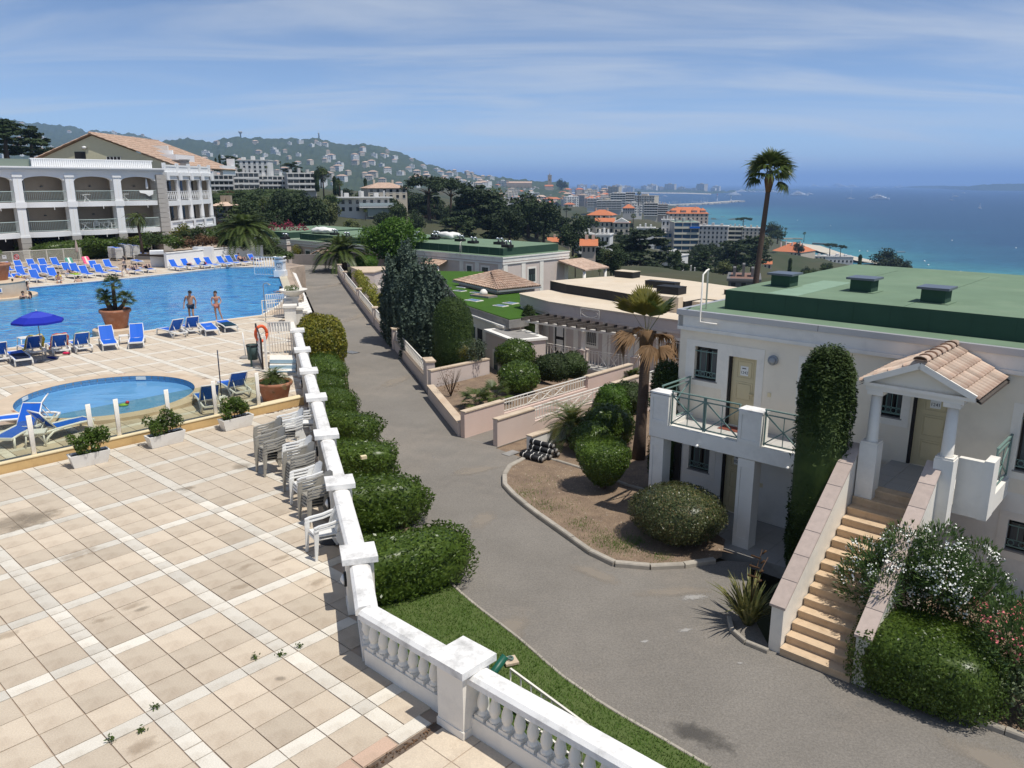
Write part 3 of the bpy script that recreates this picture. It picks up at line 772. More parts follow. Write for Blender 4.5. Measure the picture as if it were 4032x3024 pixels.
ty=thing('floating_toy','small green and red toy floating in the round paddling pool','pool toy',at(488,1597,-.12))
MB().lathe([(.05,0),(.16,.02),(.17,.05),(.06,.07)],(0,0,0),12).obj('float',M('lime_plastic',(.25,.5,.05),.4),ty)
MB().lathe([(.0,.05),(.06,.08),(.07,.13),(.0,.18)],(.12,.03,0),10).obj('head',M('red_plastic',(.6,.04,.05),.4),ty)
PLC=np.array([-20.55,40.30])
struct(MB().lathe([(.98,-.05),(.98,.24),(.95,.27),(0,.27)],(PLC[0],PLC[1],0),40,smooth=False).obj('pot_plinth',NEWP))
ov=MB();L0=[(-15.0,52.6),(-15.55,54.3),(-18.6,63.75),(-21.0,71.6)]
SANDY=M('wet_overflow_stone',(.60,.53,.38),.4,var=.15,vscale=1.5,stain=(.40,.27,.11),sscale=1,samt=.6)
for i in range(3):
 a,b=np.array(L0[i]),np.array(L0[i+1])
 for(o0,o1,z0,z1,m)in((.02,.55,.03,.03,0),(.55,.62,.03,-.08,0),(.62,.95,-.08,-.08,0),(.95,1.0,-.08,.05,0)):
  ov.quad((a[0]+o0,a[1]+o0*.3,z0),(b[0]+o0,b[1]+o0*.3,z0),(b[0]+o1,b[1]+o1*.3,z1),(a[0]+o1,a[1]+o1*.3,z1),m)
struct(ov.obj('overflow_channel',SANDY))
lv=thing('louvre_apron','long white slatted apron sloping from the pool edge to the road','apron',(-16.0,58,-.1))
e0=[at(1182,1240,-.05),at(1123,1066,-.05)];e1=[at(1229,1228,-.62),at(1157,1054,-.62)]
for i in range(26):
 t0,t1=i/26+.002,(i+1)/26-.002
 a,b=e0[0]+(e0[1]-e0[0])*t0,e0[0]+(e0[1]-e0[0])*t1;c,d=e1[0]+(e1[1]-e1[0])*t1,e1[0]+(e1[1]-e1[0])*t0
 off=np.array([-16.0,58,-.1]);mb=MB();dz=np.array([0,0,.06])
 mb.add([a-off,b-off,c-off,d-off,a-off-dz,b-off-dz,c-off-dz,d-off-dz],[(0,3,2,1),(4,5,6,7),(0,1,5,4),(2,3,7,6),(1,2,6,5),(3,0,4,7)])
 mb.obj('slat',GREYW,lv)
mb=MB();off=np.array([-16.0,58,-.1])
for t in(.05,.3,.6,.95):
 p=e1[0]+(e1[1]-e1[0])*t;q=e0[0]+(e0[1]-e0[0])*t+np.array([.1,0,-.7]);mb.bar(p-off-[0,0,.07],q-off,.05,.05)
mb.obj('bracket',GREYW,lv)
RL=[(-27.5,98),(-25.0,92),(-15.2,60.5),(-8.67,40.48),(-7.6,35.9),(-6.4,32.05),(-5.27,28.04),(-3.98,24.54),(-2.65,20.3),(-2.0,18.6),(-1.05,17.0),(-.40,16.1),(.26,15.17),(.95,14.05),(1.83,12.95),(2.35,12.45),(3.33,11.45),(5.2,9.6),(7,8)]
RR=[(-21.5,96),(-18.32,84.92),(-11.13,59.89),(-7.03,46.45),(-3.87,35.53),(-1.94,29.47)]
road_poly=RL+[(14,8),(13.5,10.2),(9.14,12.15),(8.61,12.55),(8.4,13.2),(6.67,13.89),(5.51,14.96),(5.55,17.2),(6.3,19.0),(5.61,19.09),(4.63,18.75),(3.79,18.61),(2.99,18.68),(2.41,19.02),(1.58,20.48),(.63,22.23),(-.14,23.96),(-.27,24.75),(-.15,25.93),(.25,26.57),(.5,27.0),(-.61,28.24),(2.0,31.0),(.64,32.39),(-1.94,29.47)]+RR[-2::-1]
rd=MB();ring_faces(rd,road_poly,[],ZR);road=struct(rd.obj('road',ASPH))
def STAIN(name,col,amt,sc=2.5):
 m=bpy.data.materials.new(name);m.use_nodes=True ;n=m.node_tree;b=n.nodes['Principled BSDF'];b.inputs['Base Color'].default_value=(*col,1);b.inputs['Roughness'].default_value=.9;b.inputs['Specular IOR Level'].default_value=.2
 tc=n.nodes.new('ShaderNodeTexCoord');ln=n.nodes.new('ShaderNodeVectorMath');ln.operation='LENGTH';n.links.new(tc.outputs['Object'],ln.inputs[0])
 nz=n.nodes.new('ShaderNodeTexNoise');nz.inputs['Scale'].default_value=sc;nz.inputs['Detail'].default_value=7;nz.inputs['Roughness'].default_value=.68;gp=n.nodes.new('ShaderNodeNewGeometry');n.links.new(gp.outputs['Position'],nz.inputs['Vector'])
 a=n.nodes.new('ShaderNodeMath');a.operation='MULTIPLY_ADD';a.inputs[1].default_value=1.7;n.links.new(nz.outputs['Fac'],a.inputs[0]);s=n.nodes.new('ShaderNodeMath');s.operation='SUBTRACT';s.inputs[0].default_value=.05;n.links.new(ln.outputs['Value'],s.inputs[1]);n.links.new(s.outputs[0],a.inputs[2])
 mr=n.nodes.new('ShaderNodeMapRange');mr.inputs['From Min'].default_value=.15;mr.inputs['From Max'].default_value=.62;mr.inputs['To Max'].default_value=amt;n.links.new(a.outputs[0],mr.inputs['Value'])
 t=n.nodes.new('ShaderNodeBsdfTransparent');ms=n.nodes.new('ShaderNodeMixShader');n.links.new(mr.outputs[0],ms.inputs[0]);n.links.new(t.outputs[0],ms.inputs[1]);n.links.new(b.outputs[0],ms.inputs[2]);n.links.new(ms.outputs[0],n.nodes['Material Output'].inputs['Surface']);return m
STM=MB().add([(math.cos(k*.3927),math.sin(k*.3927),0)for k in range(16)],[tuple(range(16))])
def stain(par,px,py,z,rx,ry,a,mat):
 o=link('stain',STM.mesh('stain',mat),par,at(px,py,z),a);o.scale=(rx,ry,1);return o
DIRT=STAIN('wet_dirt_stain',(.30,.25,.19),.45,1.6);BLOTCH=STAIN('dry_rust_blotch',(.40,.31,.22),.35,6);OILS=STAIN('oil_stain',(.10,.093,.085),.6,2.2);SCUF=STAIN('pale_scuff',(.42,.40,.37),.8,9);DUST=STAIN('pale_road_dust',(.36,.31,.25),.55,1.2)
for k,(px,py,rx,ry,a,m_)in enumerate([(40,2060,1.1,.75,.8,DIRT),(150,2040,.9,.5,1.2,DIRT),(745,1920,.4,.25,.7,DIRT),(950,1835,.5,.4,.7,DIRT),(970,2230,.30,.14,.8,BLOTCH),(940,2310,.3,.16,.7,BLOTCH),(1110,2195,.3,.14,.7,BLOTCH),(400,2440,.26,.14,.5,BLOTCH),(520,2385,.3,.15,.8,BLOTCH),(560,2395,.2,.1,.8,DIRT),(560,2935,.35,.2,.8,BLOTCH),(1105,2670,.12,.08,0,DIRT),(310,2180,.6,.35,.8,BLOTCH),(20,2500,.4,.2,.8,BLOTCH),(1250,2290,.3,.2,1,BLOTCH)]):stain(ter,px,py,.008+.0006*k,rx,ry,a,m_)
for k,(px,py,rx,ry,a,m_)in enumerate([(2755,2890,1.0,.42,-.5,OILS),(2540,2525,.16,.07,.4,SCUF),(2700,2480,.3,.1,.3,SCUF),(2735,2350,.5,.22,.2,SCUF),(2915,2610,.12,.05,0,SCUF),(1708,1800,.14,.05,-1.2,SCUF),(2000,2480,1.3,.5,1.1,DUST),(2350,2260,1.3,.35,-.7,DUST),(1900,2050,1.2,.5,1.2,DUST),(1880,1850,1.3,.5,.4,DUST),(2650,2330,1.5,.35,.1,DUST),(3900,2990,1.2,.5,-.7,DUST),(1560,1500,2.5,.6,1.2,DUST),(1400,1250,3,.7,1.3,DUST),(1790,2165,.35,.12,.3,OILS),(1815,2320,.3,.12,.6,OILS),(1175,1167,1.6,.7,.3,SCUF),(1330,1120,5,1.2,1.2,DUST)]):stain(road,px,py,ZR+.006+.0006*k,rx,ry,a,m_)
for k,(px,py,L_,W_,a)in enumerate([(1385,1388,.42,.28,.3),(1182,1154,.5,.22,.2)]):
 c=at(px,py,ZR);mb=MB();mb.box(-L_,L_,-W_,W_,0,.012)
 o=mb.obj('road_drain',M('cast_iron',(.035,.035,.035),.6),None,c+[0,0,.004],R(-40));tag(o,['flat iron drain grate in the road by the golden hedge dome','small iron drain in the road beside the slatted pool apron'][k],'drain')
 for i in range(7):
  MB().box(-L_+.05+i*L_*.26,-L_+.10+i*L_*.26,-W_*.85,W_*.85,.012,.02).obj('slot',GREYM,o)
c=at(2011,1785,ZR);mb=MB();mb.box(-.3,.3,-.19,.19,0,.015)
tag(mb.obj('inspection_cover',CONC,None,c+[0,0,.004],R(47)),'flat concrete inspection cover beside the pink gate wall','cover')
lawn_poly=[(x-.02,y)for x,y in RL[8:]]+[(5,7),(3.2,6.5),(-.3,9.8),(-2.1,11.5),(-2.5,13.2),(-4.6,20.1),(-4.4,22)]
lw=MB();ring_faces(lw,lawn_poly,[],ZR+.05);struct(lw.obj('lawn',M('lawn_soil',(.07,.11,.025),.95,col2=(.10,.13,.04),vscale=1.5,var=.1)))
bed_poly=[(x-.05,y)for x,y in RL[2:9]]+[(-4.6,20.1),(-5.8,23.8),(-8.1,31.1),(-9.5,35.4),(-12,43.6),(-13.6,52)]
lw=MB();ring_faces(lw,bed_poly,[],ZR+.04);struct(lw.obj('hedge_bed',SOIL))
g=np.random.default_rng(21);P=[]
while len(P)<42000:
 x,y=g.uniform(-4.6,5.2,4000),g.uniform(7,22,4000)
 for a,b in zip(x,y):
  if inpoly(lawn_poly,a,b):P.append((a,b))
P=np.array(P[:42000]);n=len(P);hgt=g.uniform(.03,.085,n);an=g.uniform(0,6.28,n);wd_=.007+.005*g.random(n);ln=g.uniform(-.05,.05,(n,2))
B0=np.c_[P,np.full(n,ZR+.045)];dx=np.c_[np.cos(an)*wd_,np.sin(an)*wd_,np.zeros(n)]
V=np.stack([B0-dx,B0+dx,B0+np.c_[ln,hgt]],1).reshape(-1,3)
tag(link('lawn_grass',fastmesh('lawn_grass',V,np.arange(3*n).reshape(n,3),GRASS)),'short green lawn grass along the balustrade by the road','grass',kind='stuff')
def kerb_line(name,pts,wd,ht,z,mat,label,step=.62,cat='kerb'):
 pts=[np.array(p,float)for p in pts];L=[0]
 for i in range(len(pts)-1):L.append(L[-1]+np.linalg.norm(pts[i+1]-pts[i]))
 n=max(1,int(L[-1]/step));K=thing(name,label,cat,(*pts[0],z))
 def P_(s):
  i=min(np.searchsorted(L,s,'right')-1,len(pts)-2);t=(s-L[i])/(L[i+1]-L[i]);return pts[i]+(pts[i+1]-pts[i])*t
 for i in range(n):
  a,b=P_(L[-1]*i/n),P_(L[-1]*(i+1)/n);d=(b-a)/np.linalg.norm(b-a);a=a+d*.008;b=b-d*.008;nn=np.array([-d[1],d[0]])*wd/2
  mb=MB(z);h=ht+g.uniform(-.008,.008);c=nn*.75
  Q=[(a-nn),(b-nn),(b+nn),(a+nn)];T=[(a-c),(b-c),(b+c),(a+c)];o=pts[0]
  mb.add([(*(q-o),z-.06)for q in Q]+[(*(q-o),z+h*.75)for q in Q]+[(*(q-o),z+h)for q in T],[(0,1,5,4),(1,2,6,5),(2,3,7,6),(3,0,4,7),(4,5,9,8),(5,6,10,9),(6,7,11,10),(7,4,8,11),(8,9,10,11)])
  mb.obj('kerb_stone',mat,K)
 return K
kerb_line('lawn_edging',RL[8:17],.07,.07,ZR,KERB,'thin pale edging between the lawn and the road',.8,'edging')
ISL=[(.42,26.85),(.25,26.57),(0,26.25),(-.15,25.93),(-.25,25.35),(-.27,24.75),(-.24,24.35),(-.14,23.96),(.2,23.15),(.63,22.23),(1.1,21.35),(1.58,20.48),(2.0,19.65),(2.41,19.02),(2.68,18.8),(2.99,18.68),(3.79,18.61),(4.63,18.75),(5.3,18.98)]
kerb_line('bed_kerb',ISL,.17,.13,ZR,KERB,'curved pale stone kerb round the bare planting bed',.85)
bed2=ISL+[(5.55,19.2),(5.9,20.2),(4.4,24),(5.8,26.2),(7.5,31),(5.0,34.2),(.75,27.6)]
be=MB();ring_faces(be,bed2,[],ZR+.07);struct(be.obj('planting_bed',SOIL))
kerb_line('hedge_kerb',[(8.2,12.9),(8.61,12.55),(9.14,12.15),(11,10.6)],.15,.12,ZR,KERB,'pale kerb at the foot of the oleander hedge, bottom right of the photo',.8)
be=MB();ring_faces(be,[(8.66,12.62),(12,9.9),(15,12),(12.5,16),(9.5,17.6),(7.0,14.6)],[],ZR+.06);struct(be.obj('oleander_bed',SOIL))
gd=MB();ring_faces(gd,[(-3.4,35.6),(-1.7,29.6),(2.2,31),(5.5,36),(7.5,31),(12,36),(9,44),(3,50),(-1,58),(-9.5,60)],[],-4.2);struct(gd.obj('garden_ground',SOIL))
gs=MB();ring_faces(gs,[(-.62,28.3),(-.3,26.8),(2,22),(6.2,19.4),(9.5,24),(8,31),(4.6,33.9)],[],ZR-.03);struct(gs.obj('garden_soil',SOIL))
g=np.random.default_rng(31);V=[];F=[]
for i in range(900):
 x,y=g.uniform(-.3,6),g.uniform(18.5,27)
 if not inpoly(bed2,x,y):continue
 r_=g.uniform(.008,.03)*(1.5 if g.random()<.06 else 1);k=len(V);c=np.array([x,y,ZR+.07])
 V+=[c+np.array(q)*r_ for q in((1,0,0),(0,1,0),(-1,0,0),(0,-1,0),(.1,.1,.7))];F+=[(k,k+1,k+4),(k+1,k+2,k+4),(k+2,k+3,k+4),(k+3,k,k+4)]
tag(link('bed_pebbles',fastmesh('bed_pebbles',np.array(V),np.array(F),M('bed_pebbles',(.36,.29,.22),.9,var=.5,vscale=2))),'small pale stones scattered over the bare planting bed','pebbles',kind='stuff')
V=[];n_t=0
for(cx,cy,rad,cnt)in[(2.0,21.2,.5,260),(2.6,20.2,.6,500),(3.0,19.7,.5,480),(3.4,20.1,.4,240),(1.0,22.6,.5,200),(.5,23.6,.6,260),(3.9,19.2,.4,200),(1.5,22.4,.8,160),(.9,24.8,.9,120)]:
 for i in range(cnt):
  x,y=cx+g.normal(0,rad*.5),cy+g.normal(0,rad*.5);a=g.uniform(0,6.28);h_=g.uniform(.03,.10);c=np.array([x,y,ZR+.065]);d=np.array([math.cos(a)*.008,math.sin(a)*.008,0])
  if inpoly(bed2,x,y):V+=[c-d,c+d,c+np.array([g.normal(0,.03),g.normal(0,.03),h_])]
n_t=len(V)//3
tag(link('bed_grass',fastmesh('bed_grass',np.array(V),np.arange(3*n_t).reshape(n_t,3),GRASS)),'thin green weeds growing along the kerb of the bare bed','grass',kind='stuff')
BALZ=dict(pl=.27,b0=.27,b1=.83,top=.98)
def baluster_mesh():
 mb=MB();mb.box(-.085,.085,-.085,.085,0,.065)
 mb.lathe([(.078,.065),(.082,.085),(.066,.11),(.050,.125),(.060,.15),(.079,.20),(.083,.245),(.072,.31),(.052,.375),(.037,.43),(.034,.465),(.050,.48),(.052,.495),(.04,.51)],(0,0,0),12)
 mb.box(-.07,.07,-.07,.07,.505,.565)
 return mb.mesh('baluster',WHITE)
BALM=baluster_mesh()
bal=thing('balustrade','long white stone balustrade with square pillars between the terrace and the road','balustrade',(-2.31,11.34,0))
BO=np.array([-2.31,11.34,0])
def coping(p,q,wd=.36,z0=.835,z1=.985):
 p=np.array(p[:2],float);q=np.array(q[:2],float);d=(q-p)/np.linalg.norm(q-p);n=np.array([-d[1],d[0]])
 prof=[(-wd/2,z0),(-wd/2,z1-.06),(-wd*.36,z1-.012),(-wd*.16,z1),(wd*.16,z1),(wd*.36,z1-.012),(wd/2,z1-.06),(wd/2,z0)]
 V=[(*(p+n*a-BO[:2]),z)for a,z in prof]+[(*(q+n*a-BO[:2]),z)for a,z in prof];k=len(prof)
 mb=MB();mb.add(V,[(i,i+k,(i+1)%k+k,(i+1)%k)for i in range(k)]+[tuple(range(k)),tuple(range(2*k-1,k-1,-1))])
 return mb.obj('coping',WHITEC,bal)
def pillar(p,ang,w_=.5,z0=-.3,zt=1.10,lamp=None):
 c=np.array([p[0],p[1],0])-BO;u=np.array([math.cos(ang),math.sin(ang),0]);v=np.array([-u[1],u[0],0])
 mb=MB();h=(zt-.12-z0)/2
 mb.obox(c+[0,0,z0+h],u*w_/2,v*w_/2,(0,0,h))
 mb.obox(c+[0,0,.05],u*(w_/2+.015),v*(w_/2+.015),(0,0,.06))
 o=mb.obj('pillar',WHITE,bal)
 cp=MB();cw=w_/2+.075;cp.obox(c+[0,0,zt-.055],u*cw,v*cw,(0,0,.055));cp.obj('cap',WHITEC,o)
 if lamp is not None:
  l=MB();f=np.array(lamp);pc=c+f*(w_/2)+[0,0,.58]
  l.tube([pc,pc+f*.045],.135,16,smooth=False);lo=l.obj('lamp',BLACKF,bal)
  l=MB();l.tube([pc+f*.045,pc+f*.07,pc+f*.11],[.10,.085,.02],14);l.obj('diffuser',PLASTIC,lo)
def run(p,q,ends=(.26,.26),plinth=True):
 p=np.array(p,float);q=np.array(q,float);L=np.linalg.norm(q-p);d=(q-p)/L;n=np.array([-d[1],d[0]])
 a,b=p+d*ends[0],q-d*ends[1];Lb=np.linalg.norm(b-a)
 coping(a-d*.02,b+d*.02)
 pl=MB();mid=(a+b)/2
 pl.obox((*(mid-BO[:2]),.12),np.array([*d,0])*(Lb/2+.01),np.array([*n,0])*.105,(0,0,.15))
 pl.obox((*(mid-BO[:2]),-.85),np.array([*d,0])*(Lb/2+.01),np.array([*n,0])*.10,(0,0,.819))
 pl.obj('plinth',WHITE,bal)
 k=max(1,round(Lb/.235));ang=math.atan2(d[1],d[0])
 for i in range(k):
  c=a+d*Lb*(i+.5)/k
  link('baluster',BALM,bal,(*(c-BO[:2]),BALZ['b0']),ang)
LDIR=np.array([-.955,-.295,0])
RP=RAILPTS
for i in range(1,8):
 a=np.array(RP[i]);d=np.array(RP[i+1])-np.array(RP[max(i-1,1)]);ang=math.atan2(d[1],d[0])
 pillar(RP[i],ang,.48,lamp=LDIR if i in(3,5,6,7,4)else None)
for i in range(1,7):run(RP[i],RP[i+1])
run(RP[7],RP[8],(.26,0.03));run(RP[8],RP[9],(0.03,.26))
pillar(RP[9],R(-42.5),.52,lamp=None)
run(RP[9],RP[11],(.27,0))
endw=thing('pool_end_wall','white stepped piers and short wall at the pool end of the balustrade','wall',(-12.3,43.5,0))
def wbox(par,name,c,u,w_,d_,z0,z1,mat=WHITE,loc0=(-12.3,43.5,0)):
 mb=MB();v=np.array([-u[1],u[0],0]);mb.obox(np.array([c[0],c[1],(z0+z1)/2])-loc0,u*w_/2,v*d_/2,(0,0,(z1-z0)/2));return mb.obj(name,mat,par)
uu=np.array([.31,.95,0])/1.0
uw=np.array([math.cos(R(-75)),math.sin(R(-75)),0])
for(px,py,z,w_,z1)in[(1141,1200,.95,.62,.95),(1172,1210,.7,.5,.7),(1152,1165,1.2,.6,1.2),(1190,1222,.55,.42,.45)]:
 c=at(px,py,z1);o=wbox(endw,'pier',c,uw,w_,w_,-2.0,z1-.12);wbox(o,'cap',c,uw,w_+.14,w_+.14,z1-.12,z1)
c0,c1=at(1141,1200,.9),at(1172,1300,.9);d_=(c1-c0)/np.linalg.norm(c1-c0)
wbox(endw,'low_wall',(c0+c1)/2,d_,np.linalg.norm(c1-c0)-.6,.28,-2,.02)
wbox(endw,'rounded_coping',at(1133,1185,.9),d_,1.5,.42,.2,.98)
bw=thing('planted_bowl','wide white bowl of low plants on the pier at the pool corner','planter',at(1156,1166,1.2))
MB().lathe([(.25,0),(.32,.03),(.62,.22),(.78,.36),(.80,.40),(.74,.40),(.60,.30),(0,.28)],(0,0,0),28).obj('bowl',WHITE,bw)
link('plants',clumpy('bowl_plants',L_BUSH,[(-.3,0,.42,.2),(0,.1,.46,.22),(.25,-.1,.40,.16),(-.1,-.25,.4,.2)],900,.06,3),bw)
gt=thing('barred_gate','white barred gate closing the steps down from the pool deck','gate',at(1105,1475,0))
def rel(px,py,z,o):return at(px,py,z)-np.array(o.location)
def gate_bars(par,p0,p1,z0,z1,nb,mat,r=.016,rails=(0,.38,1.0),namebar='bar'):
 p0,p1=np.array(p0),np.array(p1)
 fr=MB();zz=lambda t:z0+(z1-z0)*t
 for t in rails:fr.bar((*p0[:2],zz(t)),(*p1[:2],zz(t)),.04,.045)
 fr.bar((*p0[:2],z0),(*p0[:2],z1+.02),.05,.05);fr.bar((*p1[:2],z0),(*p1[:2],z1+.02),.05,.05)
 fr.obj('frame',mat,par)
 for i in range(nb):
  q=p0+(p1-p0)*(i+1)/(nb+1);b=MB();b.tube([(q[0],q[1],zz(rails[0])),(q[0],q[1],zz(rails[-1]))],r,6);b.obj(namebar,mat,par)
gp0,gp1=rel(1064,1394,0,gt),rel(1150,1391,0,gt)
gate_bars(gt,gp0,gp1,.0,1.45,7,WHITE)
pn=MB();pn.quad(gp0+[0,.03,1.02],gp1+[0,.03,1.02],gp1+[0,.03,1.43],gp0+[0,.03,1.43]);pn.obj('panel',GREYW,gt)
sg=thing('deck_railing','white barred railing beside the shower at the near pool corner','railing',at(1080,1255,0))
gate_bars(sg,rel(1036,1252,0,sg),rel(1120,1245,0,sg),.1,1.0,8,WHITE)
gate_bars(sg,rel(1050,1222,0,sg),rel(1122,1215,0,sg),.1,.95,8,WHITE)
f=MB();f.bar(rel(1036,1252,.1,sg),rel(1120,1245,.95,sg),.03,.03);f.bar(rel(1036,1252,.95,sg),rel(1120,1245,.1,sg),.03,.03);f.obj('cross_brace',WHITE,sg)
lo=thing('pool_shower','thin chrome pool shower with a bent head by the deck railing','shower',at(1047,1265,0))
MB().tube([(0,0,0),(0,0,2.0),(.06,0,2.12),(.2,0,2.15),(.32,0,2.1)],.022,8).obj('pipe',GREYM,lo)
MB().lathe([(.02,.04),(.09,0),(.09,-.02),(0,-.02)],(.34,0,2.06),12).obj('shower_head',GREYM,lo)
wb=thing('tall_gate_post','white square gate post with an orange lifebuoy cover','post',at(1052,1465,0))
MB().box(-.04,.04,-.04,.04,0,1.5).obj('post',WHITE,wb)
lf=thing('lifebuoy','orange lifebuoy hung on the white gate post by the pool','lifebuoy',at(1035,1400,.0)+[0,0,1.0])
mb=MB();P=[(.26*math.cos(t),0,.34*math.sin(t))for t in np.linspace(0,2*math.pi,21)];mb.tube(P,.07,8);mb.obj('ring',M('orange_buoy',(.78,.12,.035),.5),lf,None,R(40))
wg=thing('wrought_iron_gate','dark wrought iron gate standing open with a scroll lattice','gate',at(1030,1455,0))
ga,gb=np.array([0,0,0.]),np.array([.25,-1.2,0.]);ga=rel(1012,1290,0,wg)*.0+rel(1015,1385,0,wg);gb=rel(1036,1455,0,wg)
fm=MB()
for z in(.06,1.3):fm.bar(ga+[0,0,z],gb+[0,0,z],.05,.05)
for t in(0,1):fm.bar(ga+(gb-ga)*t+[0,0,0],ga+(gb-ga)*t+[0,0,1.32],.06,.06)
fm.obj('frame',M('rust_black_iron',(.035,.025,.022),.6),wg)
lt=MB()
for i in range(7):
 z0=.08+i*.175
 for(s0,s1)in((0,1),(1,0)):lt.bar(ga+(gb-ga)*s0+[0,0,z0],ga+(gb-ga)*s1+[0,0,z0+.175],.02,.02)
lt.obj('lattice',GREYM,wg)
st=thing('blue_edged_steps','pale blue steps going down between the gate and the balustrade','steps',at(1110,1420,0))
for k,(ya,yb,z)in enumerate([(1398,1418,.32),(1418,1440,.16),(1440,1462,.04)]):
 A=[rel(1062,ya,z,st),rel(1158,ya,z,st),rel(1165,yb,z,st),rel(1062,yb,z,st)]
 mb=MB();mb.prism([(p[0],p[1])for p in A],-.1,z,0);mb.obj('step',WHITE,st)
 mb=MB();mb.bar(A[3]+[0,-.02,-.05],A[2]+[0,-.02,-.05],.03,.14);mb.obj('edge_strip',M('pale_blue_tile',(.33,.47,.56),.5)if k==0 else bpy.data.materials['pale_blue_tile'],st)
YEL=M('yellow_kerb_stucco',(.62,.42,.19),.85,var=.12,vscale=2,stain=(.45,.28,.12),sscale=1.5,samt=.5)
YTOP=M('pale_kerb_top',(.78,.66,.42),.8,var=.05,vscale=2)
kw=thing('kerb_wall','low yellow kerb wall under the glass fence round the paddling pool','wall',AB(9,23.6,0))
def abw(a,b,z):return AB(a,b,z)-AB(9,23.6,0)
mb=MB();mb.prism([tuple(abw(a,b,0)[:2])for a,b in((-3,23.46),(14.75,23.46),(14.75,23.76),(-3,23.76))],-.05,.255);mb.obj('wall',YEL,kw)
mb=MB();mb.prism([tuple(abw(a,b,0)[:2])for a,b in((-3,23.44),(14.75,23.44),(14.75,23.78),(-3,23.78))],.256,.285);mb.obj('coping',YTOP,kw)
gf=thing('glass_fence','clear glass fence with white ribbed posts round the paddling pool','fence',AB(9,23.6,.285))
GLZ=bpy.data.materials.new('clear_fence_glass');GLZ.use_nodes=True ;n=GLZ.node_tree;n.nodes.remove(n.nodes['Principled BSDF'])
tr=n.nodes.new('ShaderNodeBsdfTransparent');tr.inputs[0].default_value=(.86,.88,.80,1);gl=n.nodes.new('ShaderNodeBsdfGlossy');gl.inputs['Roughness'].default_value=.02
fn_=n.nodes.new('ShaderNodeFresnel');fn_.inputs[0].default_value=1.5;ms=n.nodes.new('ShaderNodeMixShader')
n.links.new(fn_.outputs[0],ms.inputs[0]);n.links.new(tr.outputs[0],ms.inputs[1]);n.links.new(gl.outputs[0],ms.inputs[2]);n.links.new(ms.outputs[0],n.nodes['Material Output'].inputs['Surface'])
posts=[]
for px,py in[(133,1647),(363,1600),(472,1579),(673,1541),(857,1505),(1025,1471)]:posts.append(float(at(px,py,1.41)@UA))
def fpost(a,b):
 mb=MB();c=abw(a,b,0);
 for k in range(4):
  q=c+UA*(-.045+.03*k);mb.tube([q+[0,0,0],q+[0,0,1.12]],.022,6)
 mb.obox(c+[0,0,.55],UA*.055,UB*.018,(0,0,.54));return mb.obj('post',WHITE,gf)
for a in[2.7]+posts:fpost(a,23.6)
allp=[2.7]+posts
for i in range(len(allp)-1):
 mb=MB();a0,a1=allp[i]+.06,allp[i+1]-.06;m_=(a0+a1)/2
 mb.obox(abw(m_,23.6,.52),UA*(a1-a0)/2,UB*.006,(0,0,.47));mb.obj('pane',GLZ,gf)
p_=abw(5.9,24.9,0);p_[2]=-.285
def lounger_parts(ang,name='sun_lounger',foot_up=False):
 t=thing(name,'x','sun lounger')
 f=MB()
 for s in(-1,1):
  f.tube([(s*.30,-.95,.30),(s*.315,-.5,.335),(s*.315,.3,.335),(s*.315,.78,.30),(s*.28,.95,.27)],[.032,.036,.036,.036,.03],6)
 f.bar((-.31,-.95,.30),(.31,-.95,.30),.06,.07);f.bar((-.29,.95,.27),(.29,.95,.27),.06,.06);f.bar((-.30,.2,.31),(.30,.2,.31),.05,.05)
 f.obj('frame',PLASTIC,t)
 for s in(-1,1):
  l=MB();l.tube([(s*.31,-.86,.31),(s*.325,-.89,.16),(s*.33,-.90,0)],[.04,.034,.034],6);l.obj('leg',PLASTIC,t)
  l=MB();l.tube([(s*.315,.05,.33),(s*.33,.38,.28),(s*.335,.58,.14),(s*.335,.66,0)],[.036,.036,.034,.034],6)
  l.tube([(s*.315,.85,.29),(s*.33,.76,.18),(s*.335,.66,0)],[.03,.03,.034],6);l.obj('leg',PLASTIC,t)
 b=MB();b.add([(-.285,-.93,.315),(.285,-.93,.315),(.285,-.3,.335),(.285,.22,.345),(-.285,.22,.345),(-.285,-.3,.335),(0,-.93,.305),(0,-.3,.32),(0,.22,.33)],[(0,6,7,5),(6,1,2,7),(5,7,8,4),(7,2,3,8)]);b.obj('seat_sling',BLUES,t)
 c,s_=math.cos(ang),math.sin(ang);L=.76
 def B(x,q,o=0):return(x,.22+q*c-o*s_,.345+q*s_+o*c)
 k=MB();k.add([B(-.285,0),B(0,0,-.01),B(.285,0),B(-.285,L),B(0,L,-.02),B(.285,L)],[(0,1,4,3),(1,2,5,4)])
 bk=k.obj('back_sling',BLUES,t)
 k=MB();k.tube([B(-.30,0,-.02),B(-.305,L*.6,-.03),B(-.29,L,-.015),B(.29,L,-.015),B(.305,L*.6,-.03),B(.30,0,-.02)],.024,6)
 if ang>.3:k.tube([B(-.2,L*.55,-.03),(-.2,.75,.28)],.016,5);k.tube([B(.2,L*.55,-.03),(.2,.75,.28)],.016,5)
 k.obj('back_frame',PLASTIC,t)
 return t
NOTAG=[]
LUP=lounger_parts(R(52));LFLAT=lounger_parts(R(3));LMID=lounger_parts(R(30))
USED=set()
def lounger(kind,c,head,label,group=None):
 """c = ground under the middle of the foot end; head = direction from head to foot in degrees"""
 a=R(head);loc=np.array([c[0],c[1],0])-np.array([math.cos(a),math.sin(a),0])*.95
 rz=a+math.pi/2
 if id(kind)in USED:o=dup(kind,loc,rz,label,group)
 else:
  USED.add(id(kind));kids_=kids(kind);KIDS[kind.name]=[(q,kids(q))for q in kids_]
  kind.location=loc;kind.rotation_euler=(0,0,rz);o=kind;o['label']=label
  if group:o['group']=group
 return o
GL='blue sun loungers round the pool'
